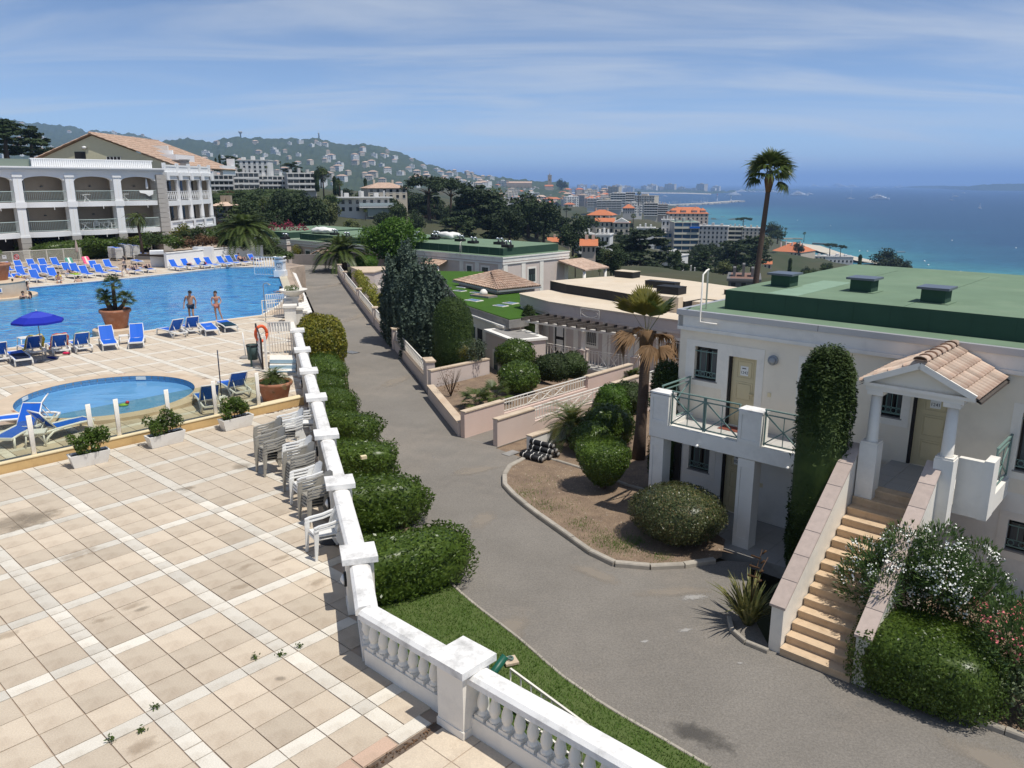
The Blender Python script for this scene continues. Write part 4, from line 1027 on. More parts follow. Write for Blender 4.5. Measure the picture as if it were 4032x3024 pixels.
ordn=['first','second','third','fourth','fifth','sixth','seventh','eighth','ninth','tenth','eleventh']
LOUNGERS={}
fr=[(-37.28,60.71,LMID,'blue lounger under the sunbather in yellow at the far pool edge'),(-36.57,61.69,LUP,'blue upright lounger just right of the sunbather in yellow'),(-35.95,63.1,LUP,'blue upright lounger behind the boy in the yellow shirt'),(-35.03,64.25,LFLAT,'flat lounger with a lime towel over its foot end'),(-34.26,64.75,LUP,'blue upright lounger just right of the lime towel'),(-33.55,65.75,LUP,'blue upright lounger third left of the walking woman'),(-32.75,66.5,LFLAT,'flat blue lounger just left of the walking woman at the pool edge'),(-31.56,67.45,LFLAT,'lounger under the sunbather with raised knees right of the walking woman'),(-30.99,68.6,LFLAT,'lounger under the sunbather in dark trunks beside the potted palm')]
for x,y,k,lab in fr:LOUNGERS[lab]=lounger(k,(x,y),-40,lab,GL)
row2=[(-39.6,62.9),(-39.3,64.4),(-38.9,65.9),(-37.8,65.3),(-37.1,67.3),(-36.1,66.7),(-35.7,69.1),(-35.0,70.2)]
for i,(x,y)in enumerate(row2):
 lounger(LUP,(x,y),-40,'blue upright lounger in the middle row across the pool, %s from its left end'%ordn[i],GL)
row3=[(-42.5,67.8),(-42.4,69.4),(-42.0,70.6),(-41.3,71.2),(-40.7,72.1),(-38.9,71.3),(-38.0,72.5)]
for i,(x,y)in enumerate(row3):
 lounger(LUP,(x,y),-38,['blue upright lounger at the left end of the back row by the railing','blue upright lounger second from left in the back row by the railing','blue upright lounger in the middle of the back row by the railing','blue upright lounger two left of the green towel in the back row','blue upright lounger just left of the striped green towel','lounger draped with the green and white striped towel','lounger draped with the pink patterned towel'][i],GL)
lounger(LFLAT,(-35.2,75.6),-48,'flat blue lounger standing alone left of the lounger stacks',GL)
rowr=[(-29.03,70.29),(-28.32,71.16),(-27.42,71.94),(-26.79,72.6),(-25.99,73.6),(-25.40,74.25),(-24.75,74.95),(-23.76,75.75)]
rl=['blue lounger at the left end of the row along the white planter wall, by the green bin','blue lounger second from the green bin with clothes on it','blue lounger third from the green bin with a pale bag on it','blue lounger by the white wall just right of the pale bag','empty blue lounger fifth from the green bin by the white wall','empty blue lounger just left of the far sunbather with dark hair','blue lounger under the far sunbather with dark hair','blue lounger at the right end of the white wall row by the white gate']
for(x,y),lab in zip(rowr,rl):lounger(LUP,(x,y),-33,lab,GL)
ns=0
for si,(px,py,nn,wh)in enumerate([(475,1027,9,'left'),(512,1022,11,'middle'),(542,1021,10,'right')]):
 c=at(px,py,0)
 for k in range(nn):
  lab=('topmost blue lounger of the %s stack of loungers'%wh)if k==nn-1 else 'white framed lounger lying in the %s stack of loungers'%wh
  o=lounger(LFLAT,(c[0]+g.normal(0,.015),c[1]+g.normal(0,.015)),-40+g.normal(0,1),lab,'loungers stacked by the hedge' if k==nn-1 else 'loungers in the %s stack'%wh)
  o.location.z=.115*k;o.scale=(1,1,1)
c=at(578,1012,0);lounger(LFLAT,c,-40,'flat blue lounger on the deck right of the lounger stacks',GL)
def two(kind,f,h_):
 f,h_=at(*f,0),at(*h_,0);return kind,f,math.degrees(math.atan2(*(f-h_)[1::-1]))
near_l=[(LUP,at(438,1381,0),-58,'blue lounger facing the camera left of the small white table'),(LUP,at(537,1374,0),-68,'blue lounger facing the camera right of the small white table'),(*two(LUP,(-24,1409),(24,1445)),'blue lounger cut by the left edge of the photo, its back towards us'),(*two(LFLAT,(98,1443),(49,1405)),'flat blue lounger holding a dark towel left of the parasol'),(*two(LUP,(98,1384),(183,1417)),'lounger draped with the yellow towel under the blue parasol'),(*two(LUP,(212,1376),(260,1407)),'lounger draped with the orange towel'),(*two(LUP,(297,1368),(342,1394)),'lounger draped with the teal towel'),(*two(LUP,(640,1315),(735,1335)),'half raised lounger at the left of the four by the near pool edge'),(*two(LUP,(732,1300),(785,1329)),'upright lounger behind the bathing man, seen from its back'),(*two(LFLAT,(838,1323),(797,1286)),'flat blue lounger below the bathing woman'),(*two(LFLAT,(913,1309),(855,1278)),'flat lounger under the dark towel right of the bathing woman'),(*two(LUP,(800,1579),(832,1617)),'upright lounger by the dark pole at the right of the paddling pool'),(*two(LUP,(890,1530),(955,1568)),'upright lounger beside the big pot behind the glass fence'),(*two(LUP,(12,1768),(165,1690)),'blue lounger with raised back at the left corner of the paddling pool'),(*two(LUP,(351,1683),(170,1734)),'blue lounger behind the glass fence with its back to the left'),(LUP,at(-35,1690,0),200,'white leg and blue corner of a lounger cut by the left edge beside the paddling pool')]
for k,c,h,lab in near_l:LOUNGERS[lab]=lounger(k,c,h,lab,GL)
def towel(name,label,lg,col,back=True,stripe=None,wide=.66,cat='towel',ang=52):
 """a cloth laid over a lounger back (or bed), hanging over its sides"""
 m1=M(name+'_cloth',col,.9,var=.12,vscale=6);mats=[m1]+([M(name+'_stripe',stripe,.9)]if stripe else[])
 V=[];F=[];MI=[];a=R(ang);c,s_=math.cos(a),math.sin(a);g_=np.random.default_rng(len(label));nx,nq=9,12
 for j in range(nq):
  for i in range(nx):
   x=-wide/2+wide*i/(nx-1);q=-.35+1.12*j/(nq-1)if back else -1.15+1.2*j/(nq-1)
   w1=.018*math.sin(i*1.7+j)+g_.normal(0,.006)
   if back:
    if q<=.0:y,z=.22+q,.365+w1
    else:y,z=.22+q*c-.03*s_,.365+q*s_+.03*c+w1
   else:y,z=.22+q,.365+abs(w1)
   if abs(x)>.30:z-=.10*(abs(x)-.30)/.05
   V.append((x,y,z))
 for j in range(nq-1):
  for i in range(nx-1):
   F.append((j*nx+i,j*nx+i+1,(j+1)*nx+i+1,(j+1)*nx+i));MI.append(1 if stripe and i in(3,4)else 0)
 me=fastmesh(name,np.array(V),np.array(F),mats,MI,True);o=link(name,me,None,lg.location,lg.rotation_euler[2])
 md=o.modifiers.new('s','SOLIDIFY');md.thickness=.012
 return tag(o,label,cat)
allL={o['label']:o for o in COL.objects if o.get('category')=='sun lounger'}
towel('striped_towel','green and white striped towel over a back row lounger',allL['lounger draped with the green and white striped towel'],(.10,.30,.22),True,(.75,.78,.72))
towel('pink_towel','pink and white patterned towel over the lounger by the closed parasol',allL['lounger draped with the pink patterned towel'],(.75,.12,.22),True,(.85,.6,.5))
towel('lime_towel','lime green towel spread at the far pool edge',allL['flat lounger with a lime towel over its foot end'],(.42,.62,.05),False,None,.5)
towel('yellow_towel','big yellow towel draped over the lounger under the parasol',allL['lounger draped with the yellow towel under the blue parasol'],(.55,.46,.06),True,None,.82)
towel('orange_towel','orange red patterned towel over a lounger back',allL['lounger draped with the orange towel'],(.72,.10,.03),True,(.75,.25,.08),.74)
towel('teal_towel','teal towel over the lounger back at the right of the orange one',allL['lounger draped with the teal towel'],(.10,.32,.32),True,None,.70)
towel('dark_towel','dark navy towel lying on the flat lounger left of the parasol',allL['flat blue lounger holding a dark towel left of the parasol'],(.010,.018,.05),False,None,.5,ang=3)
towel('dark_green_towel','dark blue green towel on the flat lounger right of the bathing woman',allL['flat lounger under the dark towel right of the bathing woman'],(.006,.04,.07),False,None,.74,ang=3)
def bag(label,lg,cols,seed,y=-.25):
 g_=np.random.default_rng(seed);a=lg.rotation_euler[2];x_,y_=rot2(0,y,a)
 t=thing('beach_bag',label,'bag',(lg.location[0]+x_,lg.location[1]+y_,.35),a)
 for k,c in enumerate(cols):
  fn=superell(.2+.05*k,.15,.11+.03*(k%2),2.4,None,seed+k,.1);V,F=core_mesh(fn,14,8);V=V+[(-.12+.14*k)if len(cols)>1 else 0,.06*k,0]
  link(['body','flap','cloth'][k],fastmesh('bag',V,F,M('bag_%d_%d'%(seed,k),c,.8),None,True),t)
bag('dark and pink bundle of clothes on the lounger second from the green bin',allL[rl[1]],[(.03,.02,.03),(.6,.4,.4)],2)
bag('pale bag and red cloth on the lounger third from the green bin',allL[rl[2]],[(.6,.58,.55),(.05,.05,.05),(.45,.03,.05)],5)
bag('dark bundle on the lounger at the right end of the white wall row',allL[rl[7]],[(.02,.02,.04),(.6,.6,.6)],9)
def table(px,py,label,rz,s=.23):
 t=thing('side_table',label,'table',at(px,py,0),R(rz),'small white plastic tables between the loungers')
 mb=MB();mb.box(-s,s,-s,s,.40,.43)
 for i in range(6):mb.box(-s+.03+i*.07,-s+.055+i*.07,-s+.04,s-.04,.43,.436)
 mb.obj('tabletop',PLASTIC,t)
 for sx in(-1,1):
  for sy in(-1,1):l=MB();l.tube([(sx*(s-.04),sy*(s-.04),.40),(sx*s,sy*s,0)],[.025,.02],6);l.obj('leg',PLASTIC,t)
table(492,1354,'small white table between the two loungers facing the camera',30)
table(105,1392-30,'small white table behind the yellow towel at the pool edge',48,.3)
table(150,1752,'small white table behind the glass fence post by the kids pool loungers',20,.26)
def parasol(loc,label,col,open_=True,h=2.15,rad=1.02,tilt=0):
 t=thing('parasol',label,'parasol',loc)
 MB().tube([(0,0,.05),(0,0,h+.05)],.02,8).obj('pole',GREYM,t)
 MB().lathe([(.24,0),(.26,.02),(.25,.06),(.04,.08),(.035,.22),(0,.22)],(0,0,0),20).obj('base',CONC,t)
 m1=M('parasol_cloth_'+str(len(label)),col,.8,var=.05,vscale=4)
 if open_:
  m2=M('parasol_cloth_pale',(col[0]*1.8+.02,col[1]*1.8+.02,col[2]*1.15+.05),.8);V=[(0,0,h+.06)];F=[];MI=[];nseg=8;rings=[.18,.62,1.0]
  for r_ in rings:
   for k in range(nseg):
    a=6.283*k/nseg;V.append((rad*r_*math.cos(a),rad*r_*math.sin(a),h+.06-.40*r_**1.35))
  for k in range(nseg):
   V.append((rad*1.0*math.cos(6.283*k/nseg),rad*1.0*math.sin(6.283*k/nseg),h+.06-.40-.09))
  mb=MB();k2=lambda r_,k:1+r_*nseg+k%nseg
  Fs=[(0,k2(0,k),k2(0,k+1))for k in range(nseg)];mb.add(V,Fs+[(k2(r_,k),k2(r_+1,k),k2(r_+1,k+1),k2(r_,k+1))for r_ in(0,2)for k in range(nseg)],0)
  mb.add(V,[(k2(1,k),k2(2,k),k2(2,k+1),k2(1,k+1))for k in range(nseg)],0)
  mb.add([np.array(V[k2(r_,k)])+[0,0,.002]for k in range(nseg)for r_ in(0,1)],[(2*k,2*k+1,(2*k+3)%16,(2*k+2)%16)for k in range(nseg)],1)
  o=mb.obj('canopy',[m1,m2],t)
  for k in range(nseg):q=MB();a=6.283*k/nseg;q.tube([(0,0,h-.02),(rad*.62*math.cos(a),rad*.62*math.sin(a),h+.02-.40*.62**1.35),(rad*.99*math.cos(a),rad*.99*math.sin(a),h-.36)],.007,4);q.obj('rib',GREYM,t)
  MB().tube([(0,0,h+.05),(0,0,h+.13)],[.025,.008],8).obj('finial',PLASTIC,t)
 else:
  MB().lathe([(.10,h-1.05),(.135,h-.9),(.12,h-.5),(.07,h-.1),(.02,h+.08),(0,h+.1)],(0,0,0),9,smooth=False).obj('folded_canopy',m1,t)
 return t
parasol(at(172,1424,0),'open blue parasol on a thin pole left of the planted pot',(.010,.022,.36))
tag(link('parasol_bag',fastmesh('parasol_bag',*core_mesh(superell(.32,.07,.045,2.2,None,8,.2)),M('navy_bag',(.008,.02,.20),.7),None,True),None,at(205,1412,0),R(-30)),'empty blue parasol bag lying on the deck under the parasol','bag')
parasol(at(310,1041,0),'folded pale parasol standing behind the far loungers',(.42,.33,.29),False,2.2)
tag(link('swim_ring',fastmesh('swim_ring',*core_mesh(superell(.16,.12,.06,2.2,None,4,.1)),M('pink_vinyl',(.65,.03,.10),.4),None,True),None,at(262,1395,0)),'pink swim toy lying under the orange towel lounger','toy')
def bin_(loc,label,col,h,r0,r1,cat='bin',stand=False):
 t=thing('waste_bin',label,cat,loc);z=.28 if stand else 0
 MB().lathe([(r0,z),(r1,z+h),(r1-.02,z+h),(r0-.02,z+.05),(0,z+.05)],(0,0,0),18).obj('body',M('bin_'+cat+str(len(label)),col,.5),t)
 MB().lathe([(r1+.012,z+h-.05),(r1+.02,z+h),(r1+.0,z+h+.02),(r1-.02,z+h),(r1-.02,z+h-.05)],(0,0,0),18,cap=False).obj('rim',BLACKF if stand else M('bin_rim_green',(.01,.12,.03),.5),t)
 if stand:
  MB().box(-.03,.03,-.03-r1,.03-r1,0,z+h).obj('stand',M('dark_green_steel',(.03,.06,.055),.5),t)
 return t
bin_(at(998,1440,0),'dark green litter bin with a black liner by the iron gate',(.045,.075,.07),.62,.20,.235,'bin',True)
bin_(at(652,1046,0),'bright green bin beside the white planter wall across the pool',(.01,.22,.05),.85,.26,.32)
u_=thing('umbrella_weight','empty parasol base with its white tube beside the litter bin','parasol base',at(968,1410,0))
MB().lathe([(.26,0),(.27,.03),(.18,.09),(.04,.10),(0,.10)],(0,0,0),20).obj('base',CONC,u_);MB().tube([(0,0,.1),(-.05,0,1.15)],.025,8).obj('tube',PLASTIC,u_)
u_=thing('bare_pole','dark bare parasol pole behind the glass fence right of the paddling pool','pole',at(873,1566,0))
MB().tube([(0,0,.05),(0,0,1.75)],.022,8).obj('pole',M('dark_blue_steel',(.02,.025,.05),.4),u_);MB().lathe([(.22,0),(.22,.05),(.04,.07),(0,.07)],(0,0,0),16).obj('base',PLASTIC,u_)
for k,(px,py)in enumerate([(1163,1596),(1290,2168)]):
 pass
tag(MB().lathe([(.26,0),(.27,.03),(.2,.075),(.05,.09),(.05,.16),(0,.16)],(0,0,0),20).obj('umbrella_weight',M('dark_stone_base',(.05,.05,.05),.8),None,at(1304,2128,0)),'dark round parasol foot behind the front pair of white chairs','parasol base')
PLW=M('white_planter_plastic',(.80,.78,.73),.5,var=.04,vscale=3,stain=(.5,.42,.33),sscale=2,samt=.35)
def trough(a,b,label,seed,dens=1.0):
 a,b=np.array(a),np.array(b);c=(a+b)/2;d=b-a;L=np.linalg.norm(d);ang=math.atan2(d[1],d[0])
 t=thing('trough_planter',label,'planter',(*c,0),ang,'white trough planters in front of the glass fence')
 h=.36;x0,x1=L/2-.06,L/2+.03;y0,y1=.13,.19;mb=MB()
 mb.add([(-x0,-y0,0),(x0,-y0,0),(x0,y0,0),(-x0,y0,0),(-x1,-y1,h),(x1,-y1,h),(x1,y1,h),(-x1,y1,h),(-x1+.04,-y1+.04,h),(x1-.04,-y1+.04,h),(x1-.04,y1-.04,h),(-x1+.04,y1-.04,h),(-x1+.05,-y1+.05,h-.09),(x1-.05,-y1+.05,h-.09),(x1-.05,y1-.05,h-.09),(-x1+.05,y1-.05,h-.09)],[(3,2,1,0),(0,1,5,4),(1,2,6,5),(2,3,7,6),(3,0,4,7),(4,5,9,8),(5,6,10,9),(6,7,11,10),(7,4,8,11),(8,9,13,12),(9,10,14,13),(10,11,15,14),(11,8,12,15)]);mb.obj('box',PLW,t)
 mb=MB();mb.quad((-x1+.05,-y1+.05,h-.05),(x1-.05,-y1+.05,h-.05),(x1-.05,y1-.05,h-.05),(-x1+.05,y1-.05,h-.05));mb.obj('soil',BROWNS,t)
 g_=np.random.default_rng(seed);bl=[(g_.uniform(-L*.42,L*.42),g_.uniform(-.16,.2),.48+g_.random()*.45,g_.uniform(.11,.20))for _ in range(17)]
 link('plant',clumpy('trough_plant',L_BUSH,bl,int(2900*dens),.085,seed,.42),t)
 st_=MB()
 for q in bl[:9]:st_.tube([(q[0]*.6,0,h-.06),(q[0]*.85,q[1]*.5,q[2]*.7),q[:3]],[.012,.01,.006],5)
 st_.obj('stems',BARK,t)
trough((-11.98,20.30),(-11.27,20.95),'white trough planter with dense dark shrub, nearest the left edge of the photo',31)
trough((-10.60,21.95),(-9.91,22.72),'white trough planter with a loose open shrub, middle of the three',32,.8)
trough((-9.05,23.62),(-8.39,24.38),'white trough planter at the foot of the big pot and near the stacked chairs',33)
def big_pot(loc,label,rtop,h,cat='pot'):
 t=thing('terracotta_pot',label,cat,loc)
 rb=rtop*.68
 MB().lathe([(rb,0),(rtop*.93,h*.78),(rtop*.95,h*.80),(rtop*1.04,h*.84),(rtop*1.07,h*.90),(rtop*1.04,h),(rtop*.95,h),(rtop*.90,h*.92),(0,h*.9)],(0,0,0),32).obj('pot',TERRA,t)
 MB().lathe([(rtop*.92,h*.92),(0,h*.94)],(0,0,0),20).obj('soil',BROWNS,t);return t
def fan_leaf_mesh(name,mat,L=.5,nb=16,droop=.25,stem=.45,seed=1,spread=2.5):
 """one palmate fan: a stalk and radiating blades"""
 g_=np.random.default_rng(seed);V=[];F=[]
 def q(a,b,c,d):
  k=len(V);V.extend([a,b,c,d]);F.append((k,k+1,k+2,k+3))
 q((0,-.008,0),(0,.008,0),(stem,.006,.0),(stem,-.006,.0));q((0,0,-.008),(0,0,.008),(stem,0,.006),(stem,0,-.006))
 for i in range(nb):
  a=-spread/2+spread*i/(nb-1);l=L*(1-.25*abs(a)/spread*2)*g_.uniform(.9,1.05);w_=L*.055
  d=np.array([math.cos(a),math.sin(a),0]);s_=np.array([-d[1],d[0],0]);b=np.array([stem,0,0]);fold=np.array([0,0,.02*(1 if i%2 else -1)])
  m_=b+d*l*.6+np.array([0,0,-droop*l*.15])+fold;e=b+d*l+np.array([0,0,-droop*l*g_.uniform(.5,1.4)])
  q(b,m_-s_*w_,e,m_+s_*w_)
 return fastmesh(name,np.array(V),np.array(F),mat)
def fan_palm_crown(par,name,mesh_list,c,n,elev0,elev1,seed,scale=1.0,matname='frond'):
 g_=np.random.default_rng(seed)
 for i in range(n):
  az=i*2.39996+g_.uniform(-.2,.2);t=(i+.5)/n;el=elev1+(elev0-elev1)*t**.9+g_.normal(0,.06);sc=scale*g_.uniform(.85,1.1)
  o=link('frond',mesh_list[i%len(mesh_list)],par,c);o.rotation_euler=(g_.normal(0,.25),-el,az);o.scale=(sc,)*3
FANM=[fan_leaf_mesh('fan_leaf',L_PALM,.42,15,.35,.30,k)for k in range(3)]
pot=big_pot((PLC[0]+.15,PLC[1]+.1,.27),'big terracotta pot on the round plinth at the near pool edge',.72,.98)
fp=thing('fan_palm','many stemmed fan palm growing in the big terracotta pot by the pool','palm',(PLC[0]+.15,PLC[1]+.1,1.18))
for k,(dx,dy,hh,sc)in enumerate([(.02,.05,1.35,1.0),(-.5,.1,.75,.85),(.62,-.05,.55,1.0),(-.28,-.2,.5,.8)]):
 mb=MB();mb.tube([(dx*.25,dy,-.02),(dx*.8,dy,hh*.55),(dx,dy,hh)],[.11,.10,.085],8);mb.obj('stem',PALMT,fp)
 fan_palm_crown(fp,'frond',FANM,(dx,dy,hh-.03),20,-.35,1.35,50+k,sc*.92)
p_=at(1085,1578,0)
pot2=big_pot(p_,'wide terracotta pot behind the right end of the glass fence',.60,.72)
FEATH=[]
def feather_mesh(name,mat,L=2.2,nl=26,ll=.36,arch=.9,seed=1,w_=.028,vee=.5):
 """an arching feather frond: rib with paired leaflets"""
 g_=np.random.default_rng(seed);V=[];F=[]
 def P(t):return np.array([L*(t-.18*arch*t*t),0,L*(.55*arch*t*(1-t)*1.2-.38*arch*t**2.4)])
 pts=[P(t)for t in np.linspace(0,1,9)]
 for i in range(8):
  a,b=pts[i],pts[i+1];r=.022*(1-i/9);k=len(V);V.extend([a+[0,-r,0],a+[0,r,0],b+[0,r*.85,0],b+[0,-r*.85,0]]);F.append((k,k+1,k+2,k+3))
  k=len(V);V.extend([a+[0,0,-r],a+[0,0,r],b+[0,0,r*.85],b+[0,0,-r*.85]]);F.append((k,k+1,k+2,k+3))
 for i in range(nl):
  t=.14+.86*i/nl;c=P(t);d=P(min(1,t+.02))-P(t-.02);d/=np.linalg.norm(d);l=ll*(math.sin(math.pi*(.12+.85*t))**.6)*g_.uniform(.85,1.1)
  for s_ in(-1,1):
   dr_=d*.55+np.array([0,s_*.8,vee*.5-.25*t]);dr_/=np.linalg.norm(dr_);e=c+dr_*l+np.array([0,0,-.12*l]);m_=c+dr_*l*.5;wv=d*w_
   k=len(V);V.extend([c,m_-wv,e,m_+wv]);F.append((k,k+1,k+2,k+3))
 return fastmesh(name,np.array(V),np.array(F),mat)
def feather_crown(par,meshes,c,n,el0,el1,seed,scale=1.0):
 g_=np.random.default_rng(seed)
 for i in range(n):
  az=i*2.39996+g_.uniform(-.15,.15);t=(i+.5)/n;el=el1+(el0-el1)*t+g_.normal(0,.05)
  o=link('frond',meshes[i%len(meshes)],par,c);o.rotation_euler=(g_.normal(0,.15),-el,az);o.scale=(scale*g_.uniform(.85,1.08),)*3
FTS=[feather_mesh('feather_leaf',L_PALM,.8,18,.2,1.1,k,.012)for k in range(2)]
dp=thing('dwarf_palm','small feathery palm in the wide pot behind the glass fence','palm',p_+[0,0,.66])
feather_crown(dp,FTS,(0,0,.05),26,-.1,1.25,5,1.0)
gcv=clumpy('pot_groundcover',L_BUSH,[(.3*math.cos(t),.3*math.sin(t),.06,.2)for t in np.linspace(0,6,8)],900,.05,8)
tag(link('pot_creeper',gcv,None,p_+[0,0,.66]),'leafy creeper round the small palm in the wide pot','plant')
isl=thing('pool_island','round stone pool island with two blue pictogram tiles, left edge of the photo','pool island',at(20,1168,0))
MB().lathe([(2.6,-1.1),(2.6,.0),(1.95,.0),(1.95,.95),(2.0,.98),(0,.98)],(-1.1,.6,0),40,smooth=False).obj('drum',NEWP,isl)
p0=at(36,1148,.3)-np.array(isl.location);
c_=np.array([-1.1,.6,0]);dd=np.array([.62,-.78,0]);ss=np.array([.78,.62,0])
plq=MB();plq.obox(c_+dd*1.962+[0,0,.52],ss*.30,dd*.012,(0,0,.15));po=plq.obj('sign_plate',WHITE,isl)
for k in(-1,1):
 q=MB();q.obox(c_+dd*1.976+ss*k*.14+[0,0,.52],ss*.10,dd*.004,(0,0,.10));q.obj('pictogram',M('sign_blue',(.05,.16,.42),.5)if k<0 else bpy.data.materials['sign_blue'],po)
lpot=big_pot(at(8,1160,0)+np.array([-.3,.3,.98]),'terracotta pot on the pool island at the left edge of the photo',.85,1.15)
lp=thing('fan_palm','fan palm in the pot on the pool island, left edge of the photo','palm',np.array(lpot.location)+[0,0,1.08])
fan_palm_crown(lp,'frond',FANM,(-.2,0,.9),26,-.5,1.3,60,1.1);MB().tube([(0,0,0),(-.2,0,.9)],.12,8).obj('stem',PALMT,lp)
def chair(mat,label,style=0):
 t=thing('plastic_armchair',label,'chair')
 s=MB();s.add([(-.22,-.24,.43),(.22,-.24,.43),(.24,.0,.415),(.21,.22,.40),(-.21,.22,.40),(-.24,.0,.415),(-.2,-.25,.40),(.2,-.25,.40),(.2,.2,.37),(-.2,.2,.37)],[(0,1,2,5),(5,2,3,4),(0,6,7,1),(6,9,8,7),(3,8,9,4),(1,7,8,3),(4,9,6,0)]);s.obj('seat',mat,t)
 def bk(x,q):return(x*(1-.10*q),.22+.17*q+.03*(x/.24)**2*-1,.42+.46*q)
 b=MB();nx=7
 if style==0:
  V=[];F=[]
  for j in range(6):
   q=j/5;wq=.235 if q<.75 else .235*math.sqrt(max(.05,1-((q-.75)/.27)**2))
   for i in range(nx):V.append(bk(-wq+2*wq*i/(nx-1),q))
  for j in range(5):
   for i in range(nx-1):F.append((j*nx+i,j*nx+i+1,(j+1)*nx+i+1,(j+1)*nx+i))
  b.add(V,F);b.add([np.array(v)+[0,.015,0]for v in V],[f[::-1]for f in F])
  bo=b.obj('backrest',mat,t)
 else:
  b.tube([bk(-.225,0),bk(-.235,.6),bk(-.19,.92),bk(-.08,1.03),bk(.08,1.03),bk(.19,.92),bk(.235,.6),bk(.225,0)],.02,6)
  for i in range(5):x=-.15+.075*i;b.bar(bk(x,.08),bk(x*.9,.96),.035,.012)
  bo=b.obj('backrest',mat,t)
 def plate(P,x,th):
  m=MB();n_=len(P);m.add([(x-th,p[0],p[1])for p in P]+[(x+th,p[0],p[1])for p in P],[tuple(range(n_))[::-1],tuple(range(n_,2*n_))]+[(i,(i+1)%n_,(i+1)%n_+n_,i+n_)for i in range(n_)]);return m
 for s_ in(-1,1):
  a=plate([(-.28,.625),(-.22,.645),(.10,.655),(.31,.70),(.33,.735),(.08,.69),(-.2,.68),(-.29,.655)],s_*.275,.03)
  if style==0:V_=plate([(.08,.44),(.22,.43),(.31,.70),(.16,.66)],s_*.262,.012);a.add(V_.V[0],V_.F)
  a.obj('armrest',mat,t)
  plate([(-.30,.66),(-.205,.655),(-.215,.42),(-.262,0),(-.31,0),(-.298,.4)],s_*.268,.02).obj('leg',mat,t)
  plate([(.14,.42),(.26,.43),(.395,0),(.345,0)],s_*.235,.02).obj('leg',mat,t)
 return t
CW=chair(PLASTIC,'w');CT=chair(TAUPE,'t');CF=chair(PLASTIC,'f',1)
face=R(214)
groups=[(CF,(-3.92,15.22),2,'white slatted','front pair nearest the corner of the balustrade',.0),(CT,(-4.50,16.90),4,'taupe','stack of four behind the front white pair',.05),(CW,(-4.93,17.75),3,'white','short stack of three beside the taupe four',.0),(CT,(-5.32,18.55),6,'taupe','tallest taupe stack in the middle of the row',.02),(CW,(-5.62,19.55),4,'white','white stack behind the tallest taupe stack',-.03),(CT,(-6.45,20.0),5,'taupe','taupe stack furthest out from the balustrade',.1),(CT,(-6.85,21.15),4,'taupe','last taupe stack towards the pool',.1),(CW,(-6.45,21.9),5,'white','leaning white stack beside the last taupe one',-.05),(CF,(-6.25,23.0),2,'white','pair at the far end below the glass fence',-.2)]
used=set()
for proto,(x,y),nn,colr,where,da in groups:
 for k in range(nn):
  loc=np.array([x,y,.075*k])+np.array([math.cos(face),math.sin(face),0])*-.010*k;rz=face+da+math.pi/2+g.normal(0,.01)
  lab=('top %s chair of the %s' if k==nn-1 else '%s chair lower in the %s')%(colr,where);gp_='plastic chairs stacked along the balustrade' if k==nn-1 else 'chairs inside the '+where
  if id(proto)not in used:
   used.add(id(proto));KIDS[proto.name]=[(q,kids(q))for q in kids(proto)];proto.location=loc;proto.rotation_euler=(0,0,rz);proto['label']=lab;proto['group']=gp_
  else:dup(proto,loc,rz,lab,gp_)
tb=thing('green_tube','dark green garden tube standing behind the big balustrade pillar','garden light',at(1985,2600,-1.6))
q0=at(1935,2630,-1.45)-np.array(tb.location);q1=at(1990,2583,-1.30)-np.array(tb.location);q2=q0+(q0-q1)*1.2+np.array([0,0,-.35])
MB().tube([q2,q1],.075,14).obj('tube',M('dark_green_plastic',(.012,.095,.06),.4),tb)
pt=thing('cable_tray','small square cream tray with a coiled dark cable on the lawn','tray',at(2010,2606,ZR+.08))
MB().box(-.14,.14,-.14,.14,0,.05).obj('tray',NEWP,pt,None,R(20));
mb=MB();mb.tube([(.06*math.cos(t),.06*math.sin(t),.065+.004*t)for t in np.linspace(0,12,30)],.012,5);mb.obj('cable',RAILG,pt)
wr=thing('lawn_railing','low white barred railing seen through the near balusters','railing',at(2140,2810,ZR))
for i in range(9):
 a=at(2010+40*i,2800+32*i,ZR)-np.array(wr.location);b=MB();b.tube([a,a+[0,0,.9]],.014,5);b.obj('bar',WHITE,wr)
a,b=at(2010,2800,ZR)-np.array(wr.location),at(2330,3056,ZR)-np.array(wr.location);mb=MB()
for z in(.08,.9):mb.bar(a+[0,0,z],b+[0,0,z],.04,.04)
mb.bar(a+[0,0,.08],a+(b-a)*.5+[0,0,.9],.025,.025);mb.obj('rail',WHITE,wr)
br=thing('yellow_block','small yellow sandstone block lying on the trimmed hedge','block',at(1432,1806,-.95));MB().box(-.09,.09,-.07,.07,0,.10).obj('block',YTOP,br,None,.5)
rc=thing('bitumen_roll','x','roll');MB().tube([(-.5,0,0),(.5,0,0)],.095,14).obj('felt',BLACKF,rc)
for x in(-.34,.0,.36):MB().tube([(x-.015,0,0),(x+.015,0,0)],.0965,14).obj('white_band',GREYW,rc)
for s in(-1,1):MB().tube([(s*.5,0,0),(s*.503,0,0)],.085,14).obj('end_face',CONC,rc)
rb=math.atan2(-.42,.52);c0=at(2120,1815,ZR+.1);v=np.array([-math.sin(rb),math.cos(rb),0])
KIDS[rc.name]=[(q,kids(q))for q in kids(rc)]
rolls=[(0,0,'lowest black roll lying nearest the road'),(.20,0,'bottom roll second from the road in the bitumen pile'),(.40,0,'bottom roll third from the road in the bitumen pile'),(.60,0,'bottom roll under the tall end of the bitumen pile'),(.80,0,'bottom roll furthest from the road in the bitumen pile'),(.50,.166,'middle layer roll nearest the road in the bitumen pile'),(.70,.166,'middle layer roll behind the front one in the bitumen pile'),(.60,.332,'topmost roll of the black bitumen pile')]
